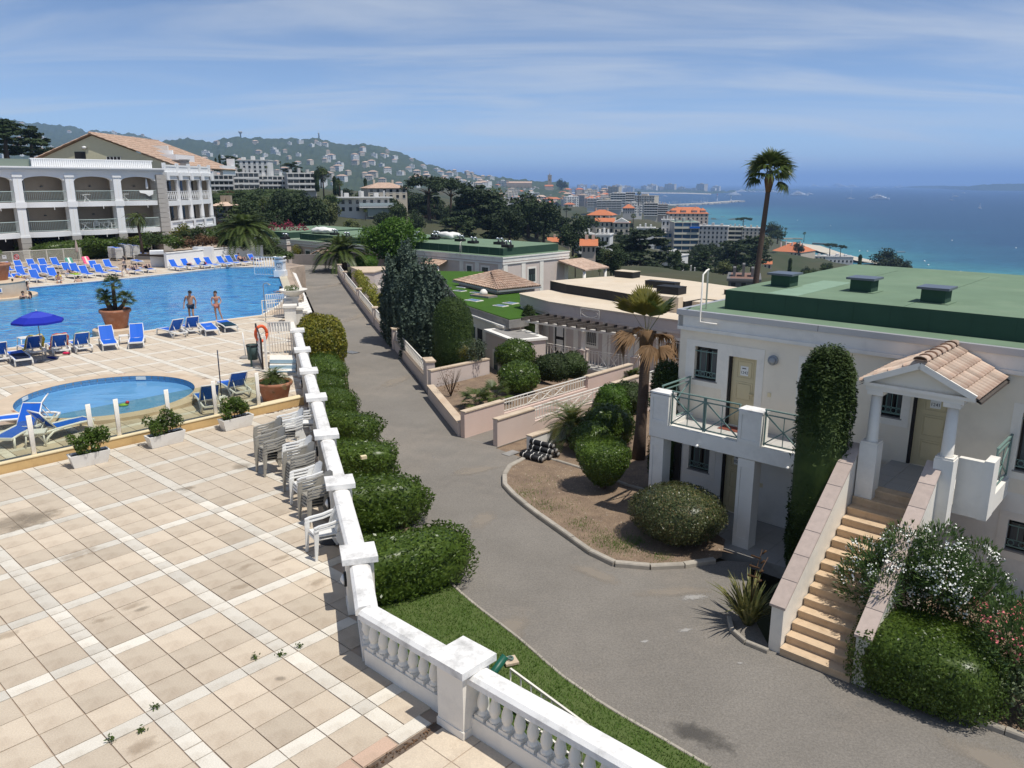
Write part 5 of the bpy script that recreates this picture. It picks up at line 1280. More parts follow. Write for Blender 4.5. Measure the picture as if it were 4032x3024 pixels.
for k,(o_,h_,lab)in enumerate(rolls):
 loc=c0+v*o_+np.array([math.cos(rb),math.sin(rb),0])*(-.25+g.normal(0,.05))+np.array([0,0,h_+.09])
 if k==0:rc.location=loc;rc.rotation_euler=(0,0,rb);rc['label']=lab;rc['group']='black bitumen rolls piled by the gate wall'
 else:dup(rc,loc,rb+g.normal(0,.03),lab,'black bitumen rolls piled by the gate wall')
def facade(mb,x0,x1,z0,z1,y,ops=(),d=.18,m=0,tf=None):
 tf=tf or(lambda s,w_,z:(s,w_,z))
 xs=sorted(set([x0,x1]+[v for o in ops for v in o[:2]]));zs=sorted(set([z0,z1]+[v for o in ops for v in o[2:4]]))
 for i in range(len(xs)-1):
  for j in range(len(zs)-1):
   cx,cz=(xs[i]+xs[i+1])/2,(zs[j]+zs[j+1])/2
   if any(o[0]<cx<o[1]and o[2]<cz<o[3]for o in ops):continue
   mb.quad(tf(xs[i],y,zs[j]),tf(xs[i+1],y,zs[j]),tf(xs[i+1],y,zs[j+1]),tf(xs[i],y,zs[j+1]),m)
 for o in ops:
  a,b,c,e=o[:4]
  mb.quad(tf(a,y,c),tf(a,y,e),tf(a,y+d,e),tf(a,y+d,c),m);mb.quad(tf(b,y,e),tf(b,y,c),tf(b,y+d,c),tf(b,y+d,e),m)
  mb.quad(tf(a,y,e),tf(b,y,e),tf(b,y+d,e),tf(a,y+d,e),m);mb.quad(tf(b,y,c),tf(a,y,c),tf(a,y+d,c),tf(b,y+d,c),m)
def surround(par,a,b,c,e,y,w_=.17,t=.012,mat=None,sill=True,name='surround',z0=0,below=None):
 mb=MB(z0);f=y-t
 mb.box(a-w_,a,f,y-.001,c-(w_ if sill else 0),e+w_);mb.box(b,b+w_,f,y-.001,c-(w_ if sill else 0),e+w_)
 mb.box(a,b,f,y-.001,e,e+w_)
 if sill:mb.box(a,b,f,y-.001,c-w_,c)
 return mb.obj(name,mat or WHITE,par)
def villa_window(par,a,b,c,e,y,d=.18,grille=RAILG,z0=0,curtain=True):
 w_=thing0('window',par)
 mb=MB(z0);yy=y+d-.05
 mb.box(a,a+.05,yy,yy+.05,c,e);mb.box(b-.05,b,yy,yy+.05,c,e);mb.box(a,b,yy,yy+.05,e-.05,e);mb.box(a,b,yy,yy+.05,c,c+.05);mb.box((a+b)/2-.03,(a+b)/2+.03,yy,yy+.05,c,e)
 mb.obj('frame',M('dark_window_frame',(.03,.024,.02),.5)if 'dark_window_frame' not in bpy.data.materials else bpy.data.materials['dark_window_frame'],w_)
 mb=MB(z0);mb.box(a,b,yy+.052,yy+.06,c,e);mb.obj('pane',GLASS,w_)
 if curtain:
  mb=MB(z0);n_=8
  for s0,s1 in((a+.04,a+(b-a)*.36),(b-(b-a)*.36,b-.04)):
   for i in range(n_):
    x0,x1=s0+(s1-s0)*i/n_,s0+(s1-s0)*(i+1)/n_
    mb.quad((x0,yy+.048+.004*(i%2),c+.07),(x1,yy+.048+.004*((i+1)%2),c+.07),(x1,yy+.048+.004*((i+1)%2),e-.12),(x0,yy+.048+.004*(i%2),e-.12))
  mb.obj('curtain',CURT,w_)
 if grille:
  mb=MB(z0);y1=y+.03;L=b-a
  mb.bar((a,y1,e-.14),(b,y1,e-.14),.022,.028);mb.bar((a,y1,c+.10),(b,y1,c+.10),.022,.028);mb.bar((a,y1,c+.26),(b,y1,c+.26),.018,.018)
  k=4 if L<1 else 6
  for i in range(1,k):x=a+L*i/k;mb.bar((x,y1,c+.26),(x,y1,e-.08),.015,.015)
  for i in range(k):
   x=a+L*(i+.5)/k;r_=.065
   mb.tube([(x+r_*math.cos(t),y1,c+.18+r_*math.sin(t))for t in np.linspace(0,6.283,13)],.011,4,cap=False)
  mb.obj('grille',grille,w_)
 mb=MB(z0);mb.box(a-.04,b+.04,y-.02,y+d-.04,c-.03,c+.004);mb.obj('sill',CONC,w_)
 return w_
def thing0(name,par):
 return link(name,None,par)
def panel_door(par,a,b,c,e,y,d=.16,mat=DOORY,num=None,z0=0):
 o=thing0('door',par);yy=y+d-.05
 mb=MB(z0);mb.box(a+.07,b,yy,yy+.05,c,e);mb.obj('leaf',mat,o)
 mb=MB(z0);mb.box(a,a+.068,y+.02,yy+.05,c,e);mb.obj('jamb',DARK,o)
 H_=e-c
 for k in range(3):
  z1,z2=c+.12+k*(H_-.1)/3,c+.02+(k+1)*(H_-.1)/3
  mb=MB(z0);x0,x1=a+.07+(b-a)*.17,b-(b-a)*.15
  mb.box(x0,x1,yy-.012,yy-.001,z1,z1+.03);mb.box(x0,x1,yy-.012,yy-.001,z2-.03,z2);mb.box(x0,x0+.03,yy-.012,yy-.001,z1+.03,z2-.03);mb.box(x1-.03,x1,yy-.012,yy-.001,z1+.03,z2-.03)
  mb.box(x0+.06,x1-.06,yy-.016,yy-.001,z1+.06,z2-.06)
  mb.obj('panel',mat,o)
 mb=MB(z0);mb.tube([(b-.09,yy,c+1.0),(b-.09,yy-.05,c+1.0),(b-.2,yy-.05,c+1.0)],.014,6);mb.obj('handle',YTOP,o)
 if num:
  mb=MB(z0);xc=(a+b)/2+.03;zc=e-.40;mb.box(xc-.12,xc+.12,yy-.024,yy-.0165,zc-.14,zc+.14);pl=mb.obj('number_plate',PLASTIC,o)
  t=flat_text('number',num,(xc,yy-.0262,zc-.05-z0),0,.115,DARK,o);t.rotation_euler=(R(90),0,0)
  mb=MB(z0);mb.box(xc-.07,xc+.05,yy-.027,yy-.0245,zc+.06,zc+.085);mb.obj('plate_emblem',DARK,o)
 return o
def cross_rail(par,p,q,z0,z1,mat,nx=2,name='railing',pick=False,side_bars=0):
 """metal railing with crossed panels"""
 p,q=np.array(p,float),np.array(q,float);mb=MB();d=q-p;o=thing0(name,par)
 a3=lambda t,z:(*(p+d*t)[:2],z)
 mb.bar(a3(0,z1),a3(1,z1),.055,.03);mb.bar(a3(0,z1-.13),a3(1,z1-.13),.03,.03);mb.bar(a3(0,z0+.05),a3(1,z0+.05),.03,.03);mb.obj('rail',mat,o)
 L=np.linalg.norm(d);sb=side_bars
 for i in range(sb):
  for t in((i+1)/(sb+1)*.26,1-(i+1)/(sb+1)*.26):
   mb=MB();mb.bar(a3(t,z0+.05),a3(t,z1),.036,.036);mb.obj('bar',mat,o)
 t0,t1=(.26,.74)if sb else(0,1)
 for i in range(nx):
  u0,u1=t0+(t1-t0)*i/nx+.012,t0+(t1-t0)*(i+1)/nx-.012;um=(u0+u1)/2
  for t in(u0,u1):mb=MB();mb.bar(a3(t,z0),a3(t,z1),.034,.034);mb.obj('post',mat,o)
  mb=MB();mb.bar(a3(u0,z0+.05),a3(u1,z1-.13),.03,.03);mb.bar(a3(u0,z1-.13),a3(u1,z0+.05),.03,.03)
  mb.bar(a3(um,z0+.05),a3(um,z1-.13),.018,.018);mb.obj('cross',mat,o)
 return o
def tiled_face(mb,A,B,C,D,n,rows,r=.075,m=0,jit=.012,seed=0):
 """roman tiles: A-B along the eaves, D-C along the ridge; half round tiles in overlapping rows"""
 A,B,C,D=[np.array(q,float)for q in(A,B,C,D)];g_=np.random.default_rng(seed);nrm=np.cross(B-A,D-A);nrm/=np.linalg.norm(nrm)
 if nrm[2]<0:nrm=-nrm
 mb.add([A,B,C,D],[(0,1,2,3)],m)
 for i in range(n):
  s_=(i+.5)/n
  for j in range(rows):
   t0,t1=j/rows,(j+1.08)/rows
   if t0>.98:continue
   t1=min(t1,1.0)
   P0=(A+(B-A)*s_)*(1-t0)+(D+(C-D)*s_)*t0;P1=(A+(B-A)*s_)*(1-t1)+(D+(C-D)*s_)*t1
   w0=((B-A)*(1-t0)+(C-D)*t0)/n*.52;w1=((B-A)*(1-t1)+(C-D)*t1)/n*.44
   if np.linalg.norm(w0)<.03:continue
   o=nrm*(r*.35+g_.uniform(0,jit));V=[]
   for(P,w_,up)in((P0,w0,.028),(P1,w1,.0)):
    for k in range(5):
     a=math.pi*k/4;V.append(P+w_*math.cos(a)+nrm*(r*math.sin(a)+up)+o*.5)
   mb.add(V,[(k,k+1,k+6,k+5)for k in range(4)]+[(0,1,2,3,4)],m,True)
VO=np.array([6.28,22.47]);VA=R(-42.5);VZ=ZR
V1=thing('villa','white two storey villa with green felt roof, outside stair and doors 1242 and 1241','villa',(*VO,VZ),VA)
def v(name,mat,fn,par=None):
 mb=MB(VZ);fn(mb);return mb.obj(name,mat,par or V1)
SL,SR,SB=-1.62,13.5,11.9
opsU=[(-1.09,-.35,1.80,2.80),(.02,.88,.60,2.66),(2.28,2.98,1.74,2.76),(4.30,4.80,1.72,2.58),(5.06,5.98,.60,2.66),(7.40,8.3,1.0,2.4)]
opsL=[(-1.10,-.40,-1.07,-.15),(.02,.88,ZR,-.06),(2.28,2.98,-1.1,-.1),(7.46,8.35,-.98,-.22)]
v('upper_wall',CREAM,lambda m:(facade(m,SL,SR,.45,3.32,0,opsU),m.quad((SL,SB,ZR),(SL,0,ZR),(SL,0,3.3),(SL,SB,3.3)),m.quad((SR,0,ZR),(SR,SB,ZR),(SR,SB,3.3),(SR,0,3.3)),m.quad((SR,SB,ZR),(SL,SB,ZR),(SL,SB,3.3),(SR,SB,3.3))))
v('lower_wall',GREYW,lambda m:facade(m,SL,SR,ZR-.3,.45,0.0,opsL))
v('cornice',GREYW,lambda m:(m.box(SL-.06,SR,-.10,.1,3.26,3.36),m.box(SL-.05,SR,-.06,.1,3.361,3.70),m.box(SL-.07,SL+.1,-.06,SB,3.26,3.70)))
v('gutter_flashing',M('zinc_flashing',(.50,.50,.50),.45,metal=.4),lambda m:(m.box(SL-.10,SR,-.12,.04,3.70,3.86),m.box(SL-.10,SL+.04,.04,SB,3.70,3.86)))
for a in(2.55,5.9,8.9):v('flashing_joint',DARK,lambda m:m.box(a,a+.012,-.123,-.1195,3.70,3.862))
v('roof_ledge',GREENF,lambda m:m.box(SL-.06,SR,-.0,SB,3.60,3.845))
DX0,DX1,DY0,DY1=-.72,SR,.95,11.4
DECK=[(DX0,DY0),(DX1,DY0),(DX1,10.2),(6.2,10.2),(6.2,DY1),(DX0,DY1)]
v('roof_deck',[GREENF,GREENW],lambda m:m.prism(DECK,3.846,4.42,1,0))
for i,(y0,y1,x0,x1)in enumerate([(DY0+.05,DY1-.05,.45,1.42)]):v('felt_strip',GREENL,lambda m:m.box(.55,1.45,DY0+.04,5.2,4.42,4.428))
for i in range(13):v('felt_seam',GREENW,lambda m:m.box(DX0+.95*i+.9,DX0+.95*i+.912,DY0-.006,DY0-.001,3.85,4.41))
for i in(2,5,8):v('roof_lap',GREENW,lambda m:m.box(DX0+.1+.98*i,DX0+.106+.98*i,DY0+.03,DY1-1.4,4.4205,4.4245))
for i,(x,y)in enumerate([(.22,2.9),(2.45,3.35),(4.65,2.4)]):
 vt=thing('roof_vent',['boxy green roof vent nearest the palm trunk','boxy green roof vent in the middle of the villa roof','boxy green roof vent furthest right on the villa roof'][i],'vent',(*(VO+np.array(rot2(x,y,VA))),4.42),VA,'roof vents on the villa')
 MB().box(-.42,.42,-.42,.42,.006,.016).obj('flashing',GREENF,vt);MB().box(-.30,.30,-.30,.30,.016,.36).obj('box',GREENW,vt);MB().box(-.40,.40,-.40,.40,.36,.42).obj('lid',M('slate_lid',(.10,.115,.14),.35,spec=.5)if i==0 else bpy.data.materials['slate_lid'],vt)
v('wall_socket',PLASTIC,lambda m:m.box(7.05,7.17,DY0-.02,DY0-.006,4.10,4.24))
def hoop(par,pts,r,name='ladder_hoop',mat=WHITE,z0=VZ):mb=MB(z0);mb.tube(pts,r,8);return mb.obj(name,mat,par)
hoop(V1,[(-1.12,.55,3.85),(-1.12,.55,4.95),(-1.05,.45,5.04),(-.92,.1,5.04),(-.90,-.13,4.95),(-.90,-.16,3.62),(-.88,-.17,3.56),(-.35,-.17,3.56)],.026)
for o in[opsU[0],opsU[2],opsU[3],opsU[5],opsL[0],opsL[2],opsL[3]]:villa_window(V1,*o[:4],0,z0=VZ)
for o,num in((opsU[1],'1242'),(opsU[4],'1241'),(opsL[1],'0242')):panel_door(V1,*o[:4],0,num=num,z0=VZ)
for a,b,c,e in[(-1.38,1.10,1.62,2.98)]:
 v('surround',WHITE,lambda m:(m.box(a,b,-.014,-.001,2.80,e),m.box(a,-1.09,-.014,-.001,c,2.80),m.box(-.35,.02,-.014,-.001,c,2.80),m.box(.88,b,-.014,-.001,.66,2.80),m.box(-1.09,-.35,-.014,-.001,c,1.80),m.box(-.16,.02,-.014,-.001,.66,c),m.box(.02,.88,-.014,-.001,2.66,2.80)))
for o,zz in((opsU[2],0),(opsU[3],0),(opsU[5],0),(opsL[3],0),(opsL[0],0)):surround(V1,*o[:4],0,.2,z0=VZ)
v('wall_lamp',M('lamp_grey',(.34,.36,.38),.4),lambda m:(m.tube([(1.36,-.001,2.73),(1.36,-.08,2.73)],.14,16),m.tube([(1.36,-.08,2.73),(1.36,-.12,2.73)],[.115,.05],16)))
v('bell_switch',YTOP,lambda m:m.box(1.27,1.37,-.015,-.001,1.66,1.78))
v('bell_switch',YTOP,lambda m:m.box(1.25,1.35,-.015,-.001,-1.06,-.94))
v('balcony_slab',GREYW,lambda m:(m.box(-1.25,4.35,-2.02,-.002,.44,.60),m.box(-1.27,4.36,-2.06,-1.84,.46,.86),m.box(-1.27,-1.05,-1.84,-.002,.46,.72)))
FLT=M('balcony_floor_tile',(.52,.50,.46),.6,var=.06,vscale=2)
for i in range(11):
 for j in range(4):
  mb=MB(VZ);mb.box(-1.02+i*.48,-.55+i*.48,-1.82+j*.45,-1.38+j*.45,.60,.612);mb.obj('floor_tile',FLT,V1)
def panel_pier(a,b,y0,y1,z0,z1,name='pier',pz=.12):
 o=v(name,GREYW,lambda m:(m.box(a,b,y0,y1,z0,z1),m.box(a,b,y0-.02,y0-.001,z0,z0+pz),m.box(a,b,y0-.02,y0-.001,z1-pz*.8,z1),m.box(a,a+.09,y0-.02,y0-.001,z0+pz,z1-pz*.8),m.box(b-.09,b,y0-.02,y0-.001,z0+pz,z1-pz*.8)))
 return o
panel_pier(-1.26,-.66,-2.06,-1.66,.861,1.72);panel_pier(1.46,2.10,-2.06,-1.66,.861,1.74)
v('pier_cap',WHITEC,lambda m:(m.box(-1.28,-.64,-2.08,-1.64,1.741,1.79),m.box(1.44,2.12,-2.08,-1.64,1.741,1.79)))
cross_rail(V1,(-.64,-1.95),(1.44,-1.95),.89-VZ,1.86-VZ,RAILG,2);cross_rail(V1,(2.12,-1.95),(4.2,-1.95),.89-VZ,1.86-VZ,RAILG,2);cross_rail(V1,(-1.16,-1.62),(-1.16,-.06),.75-VZ,1.86-VZ,RAILG,1)
panel_pier(-1.24,-.80,-2.0,-1.6,ZR,.43,'column',.3);panel_pier(1.50,1.97,-2.0,-1.6,ZR,.43,'column',.3)
v('dark_curtain_strip',DARK,lambda m:m.box(-1.60,-1.36,-.05,-.004,ZR,.42))
for a in(.32,2.9):v('drain_spout',PLASTIC,lambda m:m.tube([(a,-2.06,.52),(a,-2.17,.505)],.035,10))
v('door_mat',M('rust_mat',(.20,.06,.04),.9),lambda m:m.box(.1,.85,-.6,-.15,.612,.625))
PT=M('patio_tile',(.40,.385,.36),.7,var=.06,vscale=2)
v('patio',CONC,lambda m:m.box(-1.5,4.4,-2.35,-.002,ZR-.3,ZR+.02))
for i in range(9):
 for j in range(4):
  mb=MB(VZ);mb.box(-.0+i*.48,.47+i*.48,-2.3+j*.56,-1.75+j*.56,ZR+.02,ZR+.03);mb.obj('patio_tile',PT,V1)
STP=M('travertine_step',(.60,.45,.30),.85,var=.1,vscale=5,stain=(.30,.20,.11),sscale=4,samt=.45)
X0,X1=4.72,6.16;NS=15;Y0,Y1=-6.1,-2.12
for i in range(NS):
 y0=Y0+(Y1-Y0)*i/NS;z1=ZR+(.60-ZR)*(i+1)/NS
 v('step',STP,lambda m:(m.box(X0,X1,y0,y0+.30,ZR-.02,z1-.035),m.box(X0+.002,X1-.002,y0-.03,y0+.30,z1-.0345,z1)))
v('landing',GREYW,lambda m:m.box(X0,X1+.3,-2.12,-.002,.2,.598))
for i in range(3):
 for j in range(5):v('landing_tile',PT,lambda m:m.box(X0+.01+i*.48,X0+.475+i*.48,-2.1+j*.42,-1.69+j*.42,.598,.61))
COPE=M('pinkish_coping_stone',(.52,.42,.36),.85,var=.1,vscale=8,stain=(.36,.29,.25),sscale=5,samt=.4,objvar=.07)
def parapet(xa,xb,zt0,zt1,y0,y1,n,par=V1):
 """sloping stair wall with coping slabs; top from zt0 at y0 to zt1 at y1"""
 s_=(zt1-zt0)/(y1-y0)
 mb=MB(VZ);mb.add([(xa,y0,ZR-.1),(xb,y0,ZR-.1),(xb,y1,ZR-.1),(xa,y1,ZR-.1),(xa,y0,zt0),(xb,y0,zt0),(xb,y1,zt1),(xa,y1,zt1)],[(3,2,1,0),(4,5,6,7),(0,1,5,4),(1,2,6,5),(2,3,7,6),(3,0,4,7)]);w_=mb.obj('stair_parapet',WHITE,par)
 for i in range(n):
  a,b=y0-.04+(y1-y0+.04)*i/n+.006,y0-.04+(y1-y0+.04)*(i+1)/n-.006;za,zb=zt0+(a-y0)*s_,zt0+(b-y0)*s_
  mb=MB(VZ);mb.add([(xa-.04,a,za),(xb+.04,a,za),(xb+.04,b,zb),(xa-.04,b,zb),(xa-.04,a,za+.055),(xb+.04,a,za+.055),(xb+.04,b,zb+.055),(xa-.04,b,zb+.055)],[(3,2,1,0),(4,5,6,7),(0,1,5,4),(1,2,6,5),(2,3,7,6),(3,0,4,7)]);mb.obj('coping_stone',COPE,w_)
parapet(4.44,4.70,-1.08,1.60,-6.05,-2.45,7);parapet(6.18,6.44,-1.08,1.55,-6.05,-2.45,7)
def col(x,y,zb,zt,r=.13):
 o=thing0('column',V1);mb=MB(VZ);mb.box(x-r*1.5,x+r*1.5,y-r*1.5,y+r*1.5,.2,zb);mb.obj('pedestal',GREYW,o)
 mb=MB(VZ);mb.box(x-r*1.4,x+r*1.4,y-r*1.4,y+r*1.4,zb,zb+.05);mb.lathe([(r*1.1,zb+.05),(r*1.02,zb+.08),(r,zb+.1),(r*.86,zt-.1)],(x,y,0),18);mb.box(x-r*1.3,x+r*1.3,y-r*1.3,y+r*1.3,zt-.1,zt);mb.obj('shaft',WHITE,o)
col(4.93,-2.42,1.72,2.98);col(6.50,-2.42,1.72,2.98)
v('portico_beam',GREYW,lambda m:(m.box(4.72,6.72,-2.58,-2.28,2.98,3.14),m.box(4.72,5.0,-2.28,-.002,2.98,3.14),m.box(6.44,6.72,-2.28,-.002,2.98,3.14)))
AP=(5.80,3.76);
def prismY(m,P,y0,y1,mi=0):
 n_=len(P);m.add([(p[0],y0,p[1])for p in P]+[(p[0],y1,p[1])for p in P],[tuple(range(n_)),tuple(range(2*n_-1,n_-1,-1))]+[(i,i+n_,(i+1)%n_+n_,(i+1)%n_)for i in range(n_)],mi)
v('pediment',CREAM,lambda m:prismY(m,[(4.80,3.16),(6.80,3.16),(AP[0],AP[1]-.14)],-2.5,-2.3))
v('pediment_moulding',WHITE,lambda m:(m.bar((4.70,-2.62,3.20),(AP[0]+.02,-2.62,AP[1]-.05),.16,.13),m.bar((AP[0],-2.62,AP[1]-.05),(6.94,-2.62,3.18),.16,.13),m.box(4.68,6.94,-2.66,-2.5,3.09,3.165)))
TM=MB();VV=[]
for(P,w_,up)in((np.array([0,0,0.]),.115,.03),(np.array([0,.42,0.]),.095,0)):
 for k in range(7):
  a=math.pi*k/6;VV.append(P+np.array([w_*math.cos(a),0,.062*math.sin(a)+up]))
TM.add(VV,[(k,k+1,k+8,k+7)for k in range(6)]+[tuple(range(7))],0,True)
TM.add([np.array(q)-[0,0,.014]for q in VV],[(k+7,k+8,k+1,k)for k in range(6)]+[tuple(range(6,-1,-1))],0,True)
TM=TM.mesh('roof_tile',TILE)
rfp=thing0('portico_roof',V1)
for sgn in(-1,1):
 dx,dz=(1.25*sgn,-.66);L=math.hypot(dx,dz);slope=math.atan2(.66,1.25)
 base=MB(VZ);base.add([(AP[0],-2.62,AP[1]+.0),(AP[0]+dx,-2.62,AP[1]+dz),(AP[0]+dx,-.01,AP[1]+dz),(AP[0],-.01,AP[1])],[(0,1,2,3)]);base.add([(AP[0],-2.62,AP[1]-.05),(AP[0]+dx,-2.62,AP[1]+dz-.05),(AP[0]+dx,-.01,AP[1]+dz-.05),(AP[0],-.01,AP[1]-.05)],[(3,2,1,0)]);base.obj('boarding',WOODD,rfp)
 for i in range(11):
  for j in range(4):
   q=j*.335+.06
   y=-2.56+i*.235;cx,cz=AP[0]+sgn*(L-q)*math.cos(slope),AP[1]-(L-q)*math.sin(slope)+.02
   o=link('roof_tile',TM,rfp,(cx,y,cz-VZ))
   o.rotation_euler=Matrix(((0,-sgn*math.cos(slope),sgn*math.sin(slope)),(sgn,0,0),(0,math.sin(slope),math.cos(slope)))).to_euler()
for j in range(7):
 o=link('ridge_tile',TM,rfp,(AP[0],-2.7+j*.39,AP[1]+.045-VZ));o.scale=(1.25,1,1.25)
v('balcony_parapet',GREYW,lambda m:(m.box(6.66,7.16,-2.02,-1.86,.36,1.66),m.box(7.161,7.35,-2.03,-1.5,.35,1.70),m.box(6.66,7.16,-1.859,-.002,.36,.60),m.box(7.161,7.34,-1.499,-.002,.36,.80)))
cross_rail(V1,(7.27,-1.48),(7.27,-.05),.85-VZ,1.86-VZ,RAILG,1)
MO=np.array([1.6,50.08]);MA=R(-42.0);MZ=-3.4
V2=thing('villa','low pale pink villa with sand coloured flat roof, black upstand and wooden pergola','villa',(*MO,MZ),MA)
def v2(name,mat,fn,par=None,z0=MZ):
 mb=MB(z0);fn(mb);return mb.obj(name,mat,par or V2)
front=[(-4.25,3.3),(-2.3,2.55),(-.3,1.75),(2.5,1.45),(4.6,1.30),(8.6,1.05),(13.0,1.0)]
def along(P,off):
 O=[]
 for i,p in enumerate(P):
  a,b=np.array(P[max(i-1,0)]),np.array(P[min(i+1,len(P)-1)]);d=(b-a)/np.linalg.norm(b-a);O.append((p[0]+d[1]*off,p[1]-d[0]*off))
 return O
def fwall(m,P,z0,z1,ops=()):
 for i in range(len(P)-1):
  a,b=np.array(P[i]),np.array(P[i+1]);L=np.linalg.norm(b-a);d=(b-a)/L;nn=np.array([-d[1],d[0]])
  tf=lambda s,w_,z:(*(a+d*s+nn*w_),z)
  facade(m,0,L,z0,z1,0,[o[1:]for o in ops if o[0]==i],.15,tf=tf)
v2('wall',BEIGEP,lambda m:(fwall(m,front,-5.2,-.02),m.quad((-2.9,13,-5.2),(-4.25,3.3,-5.2),(-4.25,3.3,-.02),(-2.9,13,-.02)),m.quad((13,1,-5.2),(13,12,-5.2),(13,12,-.02),(13,1,-.02))))
v2('cornice',BEIGEP,lambda m:(m.prism(along(front,.13)+[(13.2,12.2),(-3.1,13.2),(-4.4,3.35)],-.78,-.62),m.prism(along(front,.10)+[(13.1,12.1),(-3.0,13.1),(-4.35,3.35)],-.62,-.06)))
v2('roof_ledge',SAND,lambda m:m.prism(along(front,.16)+[(13.2,12.2),(-3.1,13.2),(-4.5,3.4)],-.06,.02))
dk2=[(-4.1,6.3),(-1.94,5.45),(2.1,4.75),(5.3,3.9),(8.5,3.6),(8.6,5.4),(9.9,5.6),(13,5.6),(13,11.6),(7.7,11.9),(3.0,13.2),(-1.5,13.6),(-2.9,10.6)]
v2('roof_deck',[SAND,BLACKF],lambda m:m.prism(dk2,.02,.66,1,0))
v2('upstand_wing',[SAND,BLACKF],lambda m:(m.box(6.3,8.4,3.0,3.55,.02,.95),m.box(8.65,12.9,4.2,5.35,.02,.62)))
for i,(x,y,sx,sy,hh,m_)in enumerate([(-1.2,11.9,.8,.5,.45,0),(4.1,8.2,1.15,.35,.42,1),(6.0,6.2,.8,.5,.45,1),(9.3,8.4,.55,.4,.3,0)]):
 o=tag(MB().box(-sx,sx,-sy,sy,0,hh).obj('roof_box',BLACKF,None,(*(MO+np.array(rot2(x,y,MA))),.661),MA),['black box with a pale lid on the back edge of the sand roof','long black skylight curb behind the dying palm','black upstand box in the middle right of the sand roof','small black box at the right of the sand roof'][i],'roof box')
 MB().box(-sx-.02,sx+.02,-sy-.02,sy+.02,hh,hh+.03).obj('lid',SAND if m_==0 else BLACKF,o)
tag(MB().lathe([(.35,0),(.35,.18),(.3,.22),(0,.24)],(0,0,0),12,smooth=False).obj('roof_hatch',CONC,None,(*(MO+np.array(rot2(10.4,7.2,MA))),.661),MA),'low grey hatch at the right edge of the sand roof','hatch')
hoop(V2,[(7.1,2.6,.0),(7.1,2.6,1.25),(7.2,2.4,1.34),(7.45,1.5,1.34),(7.5,1.3,1.25),(7.5,1.2,-.05)],.03,z0=MZ)
def on_front(s):
 P=front
 for i in range(len(P)-1):
  a,b=np.array(P[i]),np.array(P[i+1])
  if a[0]<=s<=b[0]:
   t=(s-a[0])/(b[0]-a[0]);return a+(b-a)*t,math.atan2(b[1]-a[1],b[0]-a[0])
for k,(s,wd,z0_,z1_,kind)in enumerate([(-1.45,.5,-2.3,-1.15,'w'),(.55,.85,-3.4,-1.25,'do'),(3.3,.8,-2.35,-1.2,'w'),(5.3,.9,-3.4,-1.25,'d'),(7.35,.8,-2.35,-1.2,'w'),(9.6,.8,-2.35,-1.2,'w')]):
 c,a=on_front(s);sub=thing0('window' if kind=='w' else 'door',V2);sub.location=(*c,0);sub.rotation_euler=(0,0,a);h=wd/2
 mb=MB(MZ);mb.box(-h-.17,-h,-.02,-.002,z0_-(.17 if kind=='w' else 0),z1_+.17);mb.box(h,h+.17,-.02,-.002,z0_-(.17 if kind=='w' else 0),z1_+.17);mb.box(-h,h,-.02,-.002,z1_,z1_+.17)
 if kind=='w':mb.box(-h,h,-.02,-.002,z0_-.17,z0_)
 mb.obj('surround',WHITE,sub)
 if kind=='w':
  mb=MB(MZ);mb.box(-h,h,-.012,-.003,z0_,z1_);mb.obj('pane',GLASS,sub)
  mb=MB(MZ)
  for i in range(5):x=-h+wd*(i+.5)/5;mb.bar((x,-.04,z0_),(x,-.04,z1_),.025,.025)
  mb.bar((-h,-.04,z0_+.12),(h,-.04,z0_+.12),.03,.03);mb.bar((-h,-.04,z1_-.12),(h,-.04,z1_-.12),.03,.03);mb.obj('grille',WHITE,sub)
 else:
  mb=MB(MZ);mb.box(-h,h,-.012,-.003,z0_,z1_);mb.obj('leaf',DARK if kind=='do' else BEIGEP,sub)
  for j in range(2):mb=MB(MZ);mb.box(-h+.15,h-.1,-.03,-.013,z0_+.25+.95*j,z0_+1.0+.95*j);mb.obj('panel',GREYW if kind=='do' else BEIGEP,sub)
for s in(-4.1,-.75,2.0,4.4,6.4,8.4):
 c,a=on_front(s if s>-4.2 else -4.2);mb=MB(MZ);mb.box(-.2,.2,-.03,-.002,-5,-.79);o=mb.obj('pilaster',WHITE,V2);o.location=(*c,0);o.rotation_euler=(0,0,a)
pc,pa=on_front(3.3);mb=MB(MZ)
sp=thing0('parapet_grille',V2);sp.location=(*pc,0);sp.rotation_euler=(0,0,pa)
for(a,b)in(((-.75,-.22,-.60),(.75,-.22,-.60)),((-.75,-.22,-.08),(.75,-.22,-.08)),((-.75,-.22,-.6),(-.75,-.22,-.08)),((.75,-.22,-.6),(.75,-.22,-.08))):mb.bar(a,b,.03,.035)
mb.tube([(.66*math.cos(t),-.22,-.34+.22*math.sin(t))for t in np.linspace(0,6.283,24)],.012,4,cap=False);mb.obj('frame',WHITE,sp)
v2('floor',PT,lambda m:m.prism([(-2.6,2.5),(-.8,-.35),(7.6,-.35),(9.5,1.0),(-.3,1.7)],-5,-3.42))
cols2=[(0,.0),(3.78,-.1),(7.4,.25)]
for(x,y)in cols2:
 o=thing0('column',V2);mb=MB(MZ);mb.box(x-.24,x+.24,y-.24,y+.24,-3.9,-2.4);mb.box(x-.27,x+.27,y-.27,y+.27,-2.4,-2.32);mb.obj('pedestal',BEIGEP,o)
 mb=MB(MZ);mb.lathe([(.17,-2.32),(.15,-2.26),(.14,-2.2),(.11,-1.25),(.16,-1.2)],(x,y,0),14);mb.obj('shaft',WHITE,o)
v2('pergola_beam',WHITE,lambda m:(m.bar((-1.0,.0,-1.12),(3.78,-.1,-1.12),.16,.16),m.bar((3.78,-.1,-1.12),(9.6,.35,-1.12),.16,.16)))
